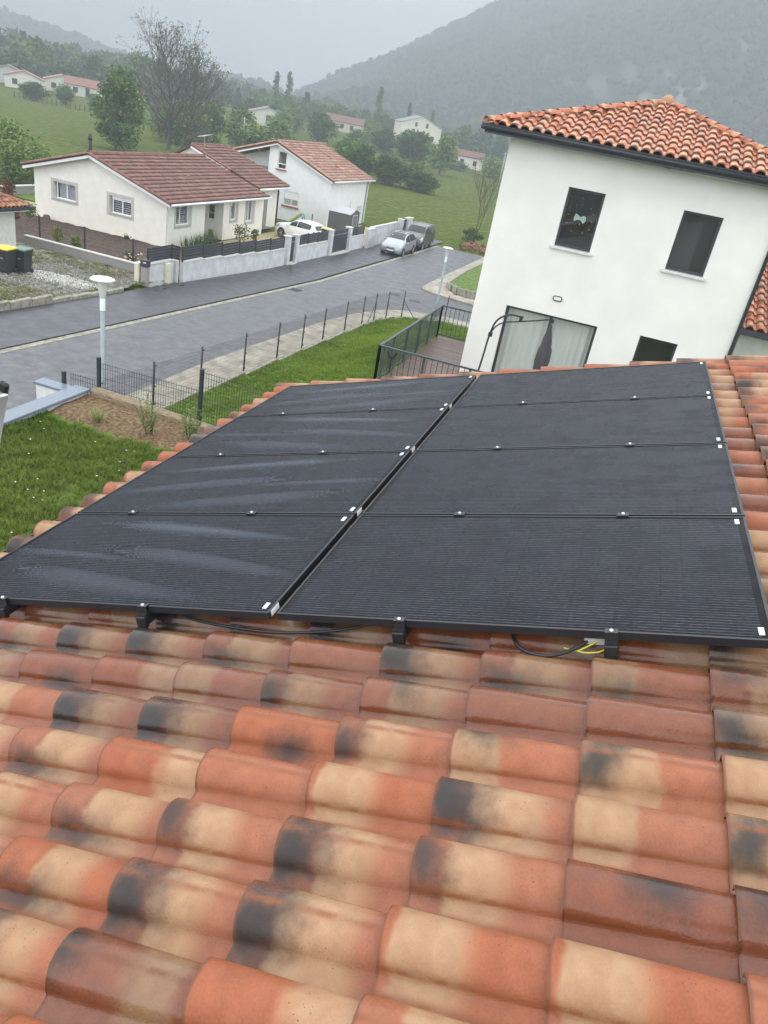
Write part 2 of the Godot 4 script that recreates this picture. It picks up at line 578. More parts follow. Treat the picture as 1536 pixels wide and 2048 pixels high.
func solar_array() -> void:
	var black := M("black anodised frame", lin(0.014, 0.015, 0.019), 0.38)
	var steel := M("bolt steel", lin(0.62, 0.62, 0.62), 0.3, 0, 1, 0, 0.9)
	var white := M("white sticker", lin(0.75, 0.76, 0.78), 0.55)
	var cells := []
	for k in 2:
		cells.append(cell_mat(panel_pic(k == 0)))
	var ord := ["nearest", "second", "third", "farthest"]
	var frame := MB.new()
	for s in [-1, 1]:
		frame.box(Vector3(0, -0.0175, s * (PH / 2 - 0.006)), Vector3(PW, 0.035, 0.012))
		frame.box(Vector3(s * (PW / 2 - 0.006), -0.0175, 0), Vector3(0.012, 0.035, PH - 0.024))
	var fm := frame.done()
	for col in 2:
		for row in 4:
			var t := thing("solar_panel", "dark solar panel in the %s row, %s side of the gap" % [ord[row], "eave" if col == 0 else "uphill"], "solar panel", Vector3.ZERO, 0.0, "solar panels on the tiled roof")
			t.transform = Transform3D(RB, roof((PW / 2 + 0.02) * (-1 if col == 0 else 1), 0, row * PITCH + PH / 2))
			obj("frame", fm, black, t)
			var b := MB.new()
			var x := PW / 2 - 0.012
			var z := PH / 2 - 0.012
			# the picture is laid a little differently on every panel
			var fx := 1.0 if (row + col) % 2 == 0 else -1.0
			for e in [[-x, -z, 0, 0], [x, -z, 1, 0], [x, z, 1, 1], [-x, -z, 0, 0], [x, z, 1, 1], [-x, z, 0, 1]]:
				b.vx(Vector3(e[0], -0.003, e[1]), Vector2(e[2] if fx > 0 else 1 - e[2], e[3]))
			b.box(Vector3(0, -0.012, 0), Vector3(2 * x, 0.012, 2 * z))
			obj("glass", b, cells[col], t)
			for s in [-1, 1]:
				var l := MB.new()
				l.box(Vector3(x - 0.03, 0.0, s * (z - 0.05)), Vector3(0.02, 0.004, 0.05))
				obj("sticker", l, white, t)
			if col == 0:
				var l := MB.new()
				l.box(Vector3(PW / 2 + 0.001, -0.017, z - 0.05), Vector3(0.002, 0.028, 0.08))
				obj("side_label", l, white, t)
	# rails that run up under the rows, with an end cap, clamp and bolt at the near end
	var pos := ["nearest the eave", "second from the eave", "third from the eave", "farthest from the eave"]
	for i in 4:
		var u: float = RAILS[i]
		var t := thing("mounting_rail", "black mounting rail under the panels, %s" % pos[i], "rail", Vector3.ZERO, 0.0, "mounting rails under the panels")
		t.transform = Transform3D(RB, roof(u, 0, 0))
		var b := MB.new()
		b.box(Vector3(0, -0.064, -2.28), Vector3(0.04, 0.054, 4.6))
		obj("rail", b, black, t)
		b = MB.new()
		b.bevel_box(Vector3(0, -0.066, 0.036), Vector3(0.052, 0.06, 0.03), 0.004)
		obj("end_cap", b, M("black plastic", lin(0.012, 0.012, 0.013), 0.5), t)
		b = MB.new()
		b.box(Vector3(0, 0.003, 0.002), Vector3(0.05, 0.006, 0.03))
		b.box(Vector3(0, -0.015, 0.014), Vector3(0.05, 0.034, 0.006))
		b.box(Vector3(0, -0.033, 0.026), Vector3(0.05, 0.005, 0.024))
		obj("end_clamp", b, M("dark clamp metal", lin(0.05, 0.05, 0.055), 0.3, 0, 1, 0, 0.6), t)
		b = MB.new(false)
		b.lathe([Vector2(0.009, 0.006), Vector2(0.009, 0.012), Vector2(0.006, 0.015), Vector2(0, 0.015)], 8, Vector3(0, 0, 0.004))
		obj("bolt", b, steel, t)
	var gaps := ["first", "second", "third"]
	for i in 4:
		for k in 3:
			var t := thing("panel_clamp", "small black clamp in the %s gap between rows, on rail %s" % [gaps[k], pos[i]], "clamp", Vector3.ZERO, 0.0, "clamps between panel rows")
			t.transform = Transform3D(RB, roof(u_of(i, k), 0, PITCH * (k + 1) - 0.01))
			var b := MB.new()
			b.box(Vector3(0, 0.004, 0), Vector3(0.06, 0.006, 0.042))
			obj("plate", b, black, t)
			b = MB.new(false)
			b.lathe([Vector2(0.009, 0.007), Vector2(0.009, 0.014), Vector2(0.006, 0.016), Vector2(0, 0.016)], 8)
			obj("bolt", b, steel, t)
	# cables below the near edge
	var bc := M("black cable", lin(0.011, 0.011, 0.012), 0.45)
	var b := MB.new(false)
	b.tube(curve([roof(-0.62, -0.07, 0.12), roof(-0.5, -0.082, 0.045), roof(-0.2, -0.094, 0.0), roof(0.05, -0.094, -0.012), roof(0.3, -0.085, 0.02), roof(0.5, -0.07, 0.1)], 5), [0.007], 6)
	tag(obj("power_cable", b, bc), "long black cable lying on tiles below the gap between panels", "cable", "cables")
	b = MB.new(false)
	b.tube(curve([roof(1.06, -0.05, 0.2), roof(1.09, -0.07, 0.05), roof(1.14, -0.088, -0.03), roof(1.24, -0.09, -0.062), roof(1.33, -0.08, -0.03), roof(1.395, -0.062, 0.02)], 5), [0.008], 8)
	tag(obj("power_cable", b, bc), "looped black cable running into the grey connector block", "cable", "cables")
	var cn := thing("connector_block", "pale grey connector block with yellow green earth wires", "connector")
	cn.transform = Transform3D(RB, roof(1.425, -0.058, 0.03))
	b = MB.new()
	b.bevel_box(Vector3.ZERO, Vector3(0.085, 0.03, 0.03), 0.004)
	obj("body", b, M("grey plastic", lin(0.42, 0.42, 0.41), 0.5), cn)
	b = MB.new(false)
	b.tube(curve([Vector3(0.01, 0, 0.014), Vector3(-0.03, -0.015, 0.035), Vector3(-0.07, -0.03, 0.045), Vector3(-0.12, -0.03, 0.03)], 5), [0.0035], 6)
	b.tube(curve([Vector3(0.06, 0, 0.02), Vector3(0.03, -0.02, 0.05), Vector3(-0.03, -0.03, 0.055), Vector3(-0.09, -0.028, 0.04)], 5), [0.0035], 6)
	obj("earth_wire", b, M("yellow green wire", lin(0.45, 0.46, 0.05), 0.5), cn)

func cell_mat(pic: Texture2D) -> StandardMaterial3D:
	var cell := StandardMaterial3D.new()
	cell.resource_name = "solar cells under wet glass"
	cell.albedo_texture = pic
	cell.roughness = 1.0
	cell.roughness_texture = noise_tex("rain_streaks", 0.008, 5, 0.08, 0.42, 512)
	cell.metallic_specular = 0.16
	cell.heightmap_enabled = true
	cell.heightmap_texture = noise_tex("droplets", 0.16, 2, 0.0, 1.0, 512)
	cell.heightmap_scale = 0.02
	return cell

func u_of(i: int, _k: int) -> float:
	return RAILS[i]

func curve(p: Array, n: int) -> Array:
	var out := []
	for i in p.size() - 1:
		var a: Vector3 = p[maxi(i - 1, 0)]
		var d: Vector3 = p[mini(i + 2, p.size() - 1)]
		for k in n: out.append((p[i] as Vector3).cubic_interpolate(p[i + 1], a, d, float(k) / n))
	out.append(p[-1])
	return out

# a window with frame, optional mullions and a pane, set back in its opening (o is the lower left corner on the wall's face)
func window(parent: Node, o: Vector3, ax: Vector3, n: Vector3, w: float, h: float, back: float, fm: Material, pane: Material, splits := [], fw := 0.06, called := "window") -> MeshInstance3D:
	var b := MB.new()
	var bs := Basis(ax, Vector3.UP, n)
	var c := o - n * back
	b.box(c + ax * (fw / 2) + Vector3.UP * (h / 2), Vector3(fw, h, 0.06), bs)
	b.box(c + ax * (w - fw / 2) + Vector3.UP * (h / 2), Vector3(fw, h, 0.06), bs)
	b.box(c + ax * (w / 2) + Vector3.UP * (fw / 2), Vector3(w - 2 * fw, fw, 0.06), bs)
	b.box(c + ax * (w / 2) + Vector3.UP * (h - fw / 2), Vector3(w - 2 * fw, fw, 0.06), bs)
	for s in splits: b.box(c + ax * (w * s) + Vector3.UP * (h / 2), Vector3(fw, h - 2 * fw, 0.05), bs)
	var f := obj(called, b, fm, parent)
	var xs := [fw]
	for s in splits: xs.append(w * s)
	xs.append(w - fw)
	for i in xs.size() - 1:
		b = MB.new()
		b.box(c + ax * ((xs[i] + xs[i + 1]) / 2) + Vector3.UP * (h / 2) - n * 0.01, Vector3(xs[i + 1] - xs[i], h - 2 * fw, 0.008), bs)
		obj("pane", b, pane, f)
	return f

func pleats(o: Vector3, ax: Vector3, n: Vector3, w: float, h: float, waves: int, depth: float) -> MB:
	var b := MB.new(false)
	var k := waves * 6
	for i in k:
		var q := []
		for e in [[i, 0], [i + 1, 0], [i + 1, 1], [i, 1]]:
			var t := float(e[0]) / k
			q.append(o + ax * (t * w) + Vector3.UP * (h * (1 - e[1])) + n * (depth * sin(t * waves * TAU + 1.7 * sin(t * 9.0))))
		b.quad(q[0], q[1], q[2], q[3])
	return b

func white_house() -> void:
	var h := thing("white_house", "tall white rendered house with dark framed windows and a hipped tile roof", "house")
	var V := 17.47
	var u0 := -2.43
	var W := 6.48
	var yb := -4.1
	var H := 6.2
	var render := M("bright render", lin(0.78, 0.765, 0.725), 0.92, 0.05, 0.12, 0.05)
	var dark := M("anthracite aluminium", lin(0.030, 0.034, 0.042), 0.4)
	var sill := M("pale sill stone", lin(0.66, 0.665, 0.65), 0.7, 0.1, 2.0)
	var pane := glass("window glass", 0.10)
	var R := Vector3.RIGHT
	var N := Vector3(0, 0, 1)
	var b := MB.new()
	var op := [Rect2(1.64, 4.06, 0.89, 1.36), Rect2(4.36, 4.07, 0.9, 1.35), Rect2(0.85, 0.24, 2.39, 2.15), Rect2(4.31, 1.35, 0.93, 1.08)]
	b.wall(P(u0, yb, V), R, Vector3.UP, N, W, H, op, 0.28)
	b.wall(P(u0, yb, V + 0.282), Vector3(0, 0, -1), Vector3.UP, Vector3.LEFT, 6.466, H, [], 0.25)
	b.wall(P(u0 + W, yb, V + 0.282), Vector3(0, 0, -1), Vector3.UP, Vector3.RIGHT, 6.466, H, [], 0.25)
	b.wall(P(u0, yb, V + 7.0), R, Vector3.UP, Vector3(0, 0, -1), W, H, [], 0.25)
	obj("wall", b, render, h)
	b = MB.new()
	var dim := M("dim interior", lin(0.24, 0.22, 0.20), 0.9)
	for e in [["floor", P(u0 + W / 2, -1.25, V + 3.5), Vector3(W - 0.6, 0.2, 6.4)], ["floor", P(u0 + W / 2, yb + 0.1, V + 3.5), Vector3(W - 0.6, 0.2, 6.4)], ["partition", P(1.3, 0.5, V + 1.9), Vector3(0.12, 3.3, 3.2)], ["partition", P(1.6, -2.6, V + 1.9), Vector3(0.12, 2.5, 3.2)], ["ceiling", P(u0 + W / 2, yb + H - 0.15, V + 3.5), Vector3(W - 0.6, 0.1, 6.4)]]:
		b = MB.new()
		b.box(e[1], e[2])
		obj(e[0], b, dim, h)
	var at := func(i: int) -> Vector3: return P(u0 + op[i].position.x, yb + op[i].position.y, V)
	for i in [0, 1, 3]: window(h, at.call(i), R, N, op[i].size.x, op[i].size.y, 0.17, dark, pane, [], 0.06)
	window(h, at.call(2), R, N, op[2].size.x, op[2].size.y, 0.17, dark, pane, [0.5], 0.07, "sliding_door")
	for i in [0, 1]:
		b = MB.new()
		b.bevel_box(at.call(i) + Vector3(op[i].size.x / 2, -0.03, 0.0), Vector3(1.06, 0.06, 0.16), 0.012)
		obj("sill", b, sill, h)
	# net curtains behind the sliding door, a sofa back in front of them
	obj("curtain", pleats(at.call(2) + Vector3(0.02, 0.03, -0.31), R, N, 2.35, 2.08, 13, 0.028), M("net curtain", lin(0.74, 0.78, 0.74), 0.95), h)
	b = MB.new()
	b.box(P(2.5, 0.65, V + 0.5), Vector3(2.2, 1.7, 0.03))
	obj("blackout_blind", b, M("charcoal blind", lin(0.035, 0.035, 0.036), 0.9), h)
	# stickers on the left window: a bow and small cut-outs
	b = MB.new()
	var w0: Vector3 = at.call(0) + Vector3(0.44, 0.70, -0.13)
	var bow := [Vector2(-0.02, -0.02), Vector2(-0.13, -0.07), Vector2(-0.15, 0.0), Vector2(-0.13, 0.10), Vector2(-0.07, 0.09), Vector2(0, 0.04), Vector2(0.08, 0.09), Vector2(0.13, 0.07), Vector2(0.15, -0.02), Vector2(0.10, -0.10), Vector2(0.03, -0.03)]
	b.prism(bow, w0, R, Vector3.UP, Vector3(0, 0, 0.003))
	obj("bow_sticker", b, M("pale green film", lin(0.26, 0.36, 0.30), 0.8), h)
	var rs := RandomNumberGenerator.new()
	rs.seed = 4
	for s in [[-0.3, 0.05], [-0.16, 0.28], [-0.02, 0.33], [0.19, 0.27], [0.28, 0.16], [0.30, -0.02], [0.28, -0.2], [0.15, -0.3], [0.0, -0.34], [-0.14, -0.3], [-0.28, -0.15], [-0.29, 0.2], [0.02, -0.12], [-0.05, 0.46]]:
		var c := w0 + Vector3(s[0], s[1], 0)
		var a := rs.randf() * TAU
		var poly := []
		b = MB.new()
		for k in 5: poly.append(Vector2(cos(a + k * TAU / 5) * 0.020 * rs.randf_range(0.5, 1.1), sin(a + k * TAU / 5) * 0.022 * rs.randf_range(0.5, 1.1)))
		if Geometry2D.triangulate_polygon(PackedVector2Array(poly)).size() > 0: 
			b.prism(poly, c, R, Vector3.UP, Vector3(0, 0, 0.003))
			obj("small_sticker", b, M("milky film", lin(0.22, 0.23, 0.225), 0.8), h)
	# oval bulkhead lamp over the door
	b = MB.new(false)
	var lp := []
	for k in 25:
		var a := TAU * k / 24
		lp.append(P(-0.35 + signf(cos(a)) * 0.055 + cos(a) * 0.055, -1.26 + sin(a) * 0.055, V - 0.03))
	b.tube(lp, [0.014], 6)
	var ol := obj("wall_lamp", b, dark, h)
	b = MB.new()
	var ov := []
	for k in 20:
		var a := TAU * k / 20
		ov.append(Vector2(signf(cos(a + 0.01)) * 0.05 + cos(a) * 0.05, sin(a) * 0.05))
	b.prism(ov, P(-0.35, -1.26, V - 0.035), R, Vector3.UP, Vector3(0, 0, -0.03))
	obj("lamp_glass", b, M("opal glass", lin(0.7, 0.7, 0.66), 0.35), ol)
	# eaves: soffit, fascia and gutter
	b = MB.new()
	b.box(P(0.81, 2.13, V + 2.9), Vector3(7.5, 0.03, 6.9))
	obj("soffit", b, dark, h)
	b = MB.new()
	b.box(P(0.81, 2.2, 16.98), Vector3(7.6, 0.16, 0.05))
	b.box(P(-2.97, 2.2, 20.5), Vector3(0.05, 0.16, 7.0))
	obj("fascia", b, dark, h)
	b = MB.new(false)
	for s in [[P(-3.03, 2.235, 16.89), P(4.65, 2.235, 16.89)], [P(-3.03, 2.235, 16.89), P(-3.03, 2.235, 24.2)]]:
		b.tube([s[0], s[1]], [0.062], 8, true)
	b.flat(true)
	b.box(P(0.81, 2.30, 16.86), Vector3(7.75, 0.02, 0.03))
	obj("gutter", b, dark, h)
	b = MB.new(false)
	b.tube([P(4.02, 2.15, 17.05), P(4.02, 1.95, V - 0.06), P(4.02, -4.0, V - 0.06)], [0.045], 10)
	obj("downpipe", b, dark, h)
	# hipped roof: 33 % fall, ridge running away
	var ye := 2.30
	var ve := 16.9
	var hx := 3.82
	var s := 0.325
	var b2 := MB.new()
	var uL := 0.81 - hx
	var uR := 0.81 + hx
	var top := ye + s * hx
	var A := P(uL, ye, ve)
	var B := P(uR, ye, ve)
	var C := P(0.81, top, ve + hx)
	var D := P(0.81, top, 24.9 - hx)
	b2.tri(A, C, B)
	b2.quad(A, P(uL, ye, 24.9), D, C)
	b2.quad(B, C, D, P(uR, ye, 24.9))
	b2.tri(P(uL, ye, 24.9), P(uR, ye, 24.9), D)
	obj("roof", b2, M("tile underlay", lin(0.16, 0.06, 0.04), 0.9), h)
	var al := atan(s)
	# three slopes: [origin at the eave's left end, across, uphill in plan]
	var lots := []
	for k in 4: lots.append(tile_mesh(PROF_LOW, 0.47, 1, k % 2 == 1, 160 + k, 0.042))
	var rg := RandomNumberGenerator.new()
	rg.seed = 8
	var pitch := 0.2745
	var n := 0
	var rest := []
	for face in 2:
		var across := Vector3.RIGHT if face == 0 else Vector3(0, 0, 1)
		var inw := Vector3(0, 0, -1) if face == 0 else Vector3.RIGHT
		var o := A if face == 0 else P(uL, ye, 24.9)
		var up := (inw * cos(al) + Vector3.UP * sin(al)).normalized()
		var nn := across.cross(up).normalized()
		if nn.y < 0: nn = -nn
		var bs := Basis(up, nn, up.cross(nn)) * Basis.from_scale(Vector3(1, 1, pitch / 0.25))
		var len := 2 * hx if face == 0 else 8.0
		for c in 30:
			var x := 0.14 + c * pitch
			if x > len - 0.1: break
			for j in 11:
				var t := -0.06 + j * 0.405
				var q := (t + 0.2) * cos(al)
				if q > x + 0.12 or q > len - x + 0.12 or q > hx: continue
				var tr := Transform3D(bs * Basis(Vector3.UP, rg.randf_range(-0.012, 0.012)), o + across * (x + rg.randf_range(-0.006, 0.006)) + up * t + nn * (0.012 + rg.randf_range(0, 0.006)))
				if face == 0:
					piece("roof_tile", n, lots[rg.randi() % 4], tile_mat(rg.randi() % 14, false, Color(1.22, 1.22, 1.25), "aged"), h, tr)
					n += 1
				else: rest.append(tr)
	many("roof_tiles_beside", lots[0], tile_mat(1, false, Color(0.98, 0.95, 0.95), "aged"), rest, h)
	var hip := MB.new(false)
	for k in 9:
		var a := PI * k / 8.0
		if k == 0: continue
		var a0 := PI * (k - 1) / 8.0
		for e in [[a0, 0.0], [a, 0.0], [a, 1.0], [a0, 0.0], [a, 1.0], [a0, 1.0]]:
			var rr: float = 0.105 - 0.014 * e[1]
			hip.vx(Vector3(e[1] * 0.44, sin(e[0]) * rr + 0.012 * (1 - e[1]), cos(e[0]) * rr), Vector2(e[1], 0.45 + 0.5 * e[0] / PI))
	var hm := hip.done()
	n = 0
	for e in [[A, C], [B, C]]:
		var d: Vector3 = (e[1] - e[0]).normalized()
		var side := d.cross(Vector3.UP).normalized()
		var bs := Basis(d, side.cross(d).normalized(), d.cross(side.cross(d).normalized()))
		var cnt := int(A.distance_to(C) / 0.40)
		for k in cnt:
			piece("hip_tile", n, hm, tile_mat([0, 4, 7, 9][n % 4], false, Color(1.15, 1.12, 1.1), "hip"), h, Transform3D(bs, e[0] + d * (0.02 + k * 0.405) + Vector3.UP * 0.045))
			n += 1
	b = MB.new(false)
	b.lathe([Vector2(0.16, -0.06), Vector2(0.165, 0.04), Vector2(0.13, 0.12), Vector2(0.07, 0.165), Vector2(0, 0.18)], 14, C + Vector3(0, 0.05, 0))
	obj("roof_finial", b, M("finial clay", lin(0.5, 0.27, 0.15), 0.7, 0.2, 3.0), h)

func garage_beside() -> void:
	var h := thing("tiled_garage", "low tiled outbuilding glimpsed beyond the white house's right corner", "garage")
	var b := MB.new()
	b.box(P(7.6, -2.6, 21.2), Vector3(6.4, 2.7, 3.4))
	obj("wall", b, M("greyed render", lin(0.55, 0.56, 0.52), 0.9, 0.1, 0.5), h)
	var s := 0.33
	var o := P(4.1, -1.18, 19.0)
	var al := atan(s)
	var up := Vector3(0, sin(al), -cos(al))
	var nn := Vector3(0, cos(al), sin(al))
	var bs := Basis(up, nn, up.cross(nn)) * Basis.from_scale(Vector3(1, 1, 1.05))
	b = MB.new()
	b.quad(o + up * 4.4, o + up * 4.4 + Vector3(7, 0, 0), o + Vector3(7, 0, 0), o)
	obj("roof", b, mats["tile underlay"], h)
	var tm := tile_mesh(PROF_LOW, 0.47, 1, false, 12, 0.042)
	var r := RandomNumberGenerator.new()
	r.seed = 3
	var n := 0
	for c in 8:
		for j in 11:
			piece("roof_tile", n, tm, tile_mat(r.randi() % 14, false, Color(1.22, 1.22, 1.25), "aged"), h, Transform3D(bs, o + Vector3(0.12 + c * 0.262, 0, 0) + up * (-0.05 + j * 0.405) + nn * 0.015))
			n += 1
	b = MB.new()
	b.box(P(7.6, -1.24, 18.95), Vector3(7.0, 0.13, 0.11))
	b.box(P(7.6, -1.32, 19.25), Vector3(7.0, 0.03, 0.55))
	obj("gutter", b, mats["anthracite aluminium"], h)

func deck() -> void:
	var wood := []
	for k in 4: wood.append(M("wet decking %d" % k, lin(0.155 + 0.02 * k, 0.09 + 0.012 * k, 0.062 + 0.008 * k), 0.35 + 0.06 * k, 0.35, 1.5, 0.1))
	var t := thing("timber_deck", "wet brown timber terrace beside the white house, boards running across", "deck")
	var b := MB.new()
	var n := 0
	var r := RandomNumberGenerator.new()
	r.seed = 2
	var bm := MB.new()
	bm.bevel_box(Vector3.ZERO, Vector3(2.4, 0.025, 0.138), 0.004)
	var board := bm.done()
	# to the left of the house, and in front of it
	for i in 45:
		var v := 14.95 + i * 0.145
		if v > 21.2: break
		piece("deck_board", n, board, wood[r.randi() % 4], t, Transform3D(Basis.from_scale(Vector3(0.654 if v > 17.3 else 1.0, 1, 1)), P(-4.0 + (0.785 if v > 17.3 else 1.2), -3.88 + r.randf_range(-0.002, 0.002), v)))
		n += 1
		if v < 17.35:
			piece("deck_board", n, board, wood[r.randi() % 4], t, Transform3D(Basis.IDENTITY, P(-4.0 + 2.41 + 1.2, -3.88, v)))
			n += 1
	b.box(P(-3.2, -4.25, 19.3), Vector3(1.5, 0.7, 3.9))
	b.box(P(-0.7, -4.25, 16.1), Vector3(6.5, 0.7, 2.3))
	obj("deck_base", b, M("deck joists", lin(0.08, 0.06, 0.045), 0.9), t)
	var al := M("grey green railing", lin(0.045, 0.06, 0.065), 0.4)
	var g := thing("deck_railing", "dark metal balustrade with thin upright bars around the terrace", "railing")
	var yt := -2.87
	var runs := [[P(-4.02, 0, 14.88), P(-4.02, 0, 21.1), 5], [P(-4.02, 0, 21.1), P(-2.42, 0, 21.1), 1], [P(-4.02, 0, 14.88), P(0.6, 0, 14.88), 4]]
	n = 0
	var np := 0
	for e in runs:
		var a: Vector3 = e[0]
		var c: Vector3 = e[1]
		b = MB.new()
		b.bar(a + Vector3(0, yt, 0), c + Vector3(0, yt, 0), 0.06, 0.04)
		obj("handrail", b, al, g)
		b = MB.new()
		b.bar(a + Vector3(0, yt - 0.9, 0), c + Vector3(0, yt - 0.9, 0), 0.035, 0.03)
		obj("bottom_rail", b, al, g)
		for k in e[2] + 1:
			var p := a.lerp(c, float(k) / e[2])
			b = MB.new()
			b.box(p + Vector3(0, yt - 0.5, 0), Vector3(0.06, 1.0, 0.06))
			obj("post", b, al, g)
		bm = MB.new()
		bm.box(Vector3.ZERO, Vector3(0.016, 0.88, 0.016))
		var bl := bm.done()
		var cnt := int(a.distance_to(c) / 0.135)
		for k in range(1, cnt):
			piece("baluster", n, bl, al, g, Transform3D(Basis.IDENTITY, a.lerp(c, float(k) / cnt) + Vector3(0, yt - 0.46, 0)))
			n += 1

func parasol() -> void:
	var m := M("dark parasol tube", lin(0.035, 0.036, 0.04), 0.35, 0, 1, 0, 0.4)
	var t := thing("cantilever_parasol", "folded charcoal cantilever parasol on the terrace before the sliding door", "parasol")
	var V := 16.25
	var b := MB.new(false)
	b.tube(curve([P(-1.78, -3.86, V), P(-1.70, -2.9, V), P(-1.66, -2.3, V), P(-1.56, -1.9, V), P(-1.3, -1.70, V), P(-1.02, -1.68, V)], 6), [0.024], 8, true)
	obj("pole", b, m, t)
	b = MB.new(false)
	b.tube(curve([P(-1.66, -2.28, V), P(-1.55, -2.05, V), P(-1.36, -1.90, V), P(-0.95, -1.78, V), P(-0.24, -1.56, V)], 6), [0.018], 8, true)
	obj("arm", b, m, t)
	b = MB.new()
	for e in [[P(-0.99, -1.72, V), Vector3(0.08, 0.13, 0.07)], [P(-1.64, -2.27, V), Vector3(0.1, 0.1, 0.08)], [P(-0.24, -1.6, V), Vector3(0.07, 0.1, 0.06)]]:
		b = MB.new()
		b.box(e[0], e[1])
		obj("hinge", b, m, t)
	# folded canopy: pleated cloth, tied below its vent flap
	var cloth := M("charcoal canvas", lin(0.075, 0.07, 0.078), 0.9, 0.2, 3.0)
	for part in 2:
		b = MB.new(false)
		var rows := [[-2.12, 0.10], [-2.3, 0.19], [-2.6, 0.215], [-2.9, 0.17], [-3.05, 0.12], [-3.15, 0.10], [-3.3, 0.17], [-3.45, 0.15]] if part == 0 else [[-1.68, 0.035], [-1.8, 0.06], [-1.95, 0.10], [-2.18, 0.155]]
		var prev := []
		for e in rows:
			var ring := []
			for k in 48:
				var a := TAU * k / 48
				var rr: float = e[1] * 0.82 * (0.78 + 0.3 * absf(sin(a * 4.0 + e[0])) + 0.08 * sin(a * 3 + e[0] * 5))
				ring.append(P(-0.25 + cos(a) * rr - 0.015 * (e[0] + 1.7), e[0], V + sin(a) * rr))
			if prev.size():
				for k in 48: b.quad(prev[k], prev[(k + 1) % 48], ring[(k + 1) % 48], ring[k])
			prev = ring
		obj("canopy" if part == 0 else "vent_flap", b, cloth, t)
	b = MB.new()
	b.box(P(-1.78, -3.83, V), Vector3(0.9, 0.05, 0.12))
	b.box(P(-1.78, -3.83, V), Vector3(0.12, 0.045, 0.9))
	obj("base", b, m, t)
	var f := thing("floodlight", "small black twin floodlight fixed on the near deck railing post", "lamp", P(-3.66, -3.0, 14.8))
	b = MB.new(false)
	b.tube([Vector3(0, -0.45, 0), Vector3(0, -0.06, 0)], [0.018], 6)
	obj("stem", b, m, f)
	for s in [-1, 1]:
		b = MB.new()
		b.box(Vector3(s * 0.075, 0, 0), Vector3(0.05, 0.17, 0.1), Basis(Vector3(0, 0, 1), -0.5 * s))
		obj("head", b, M("black plastic", lin(0.012, 0.012, 0.013), 0.5), f)

# ---------------------------------------------------------------- ground, street and fences
func lawn_y(u: float, v: float) -> float:
	return lerpf(gy(v) + 0.12, -4.75, smoothstep(-9.6, -4.4, u))

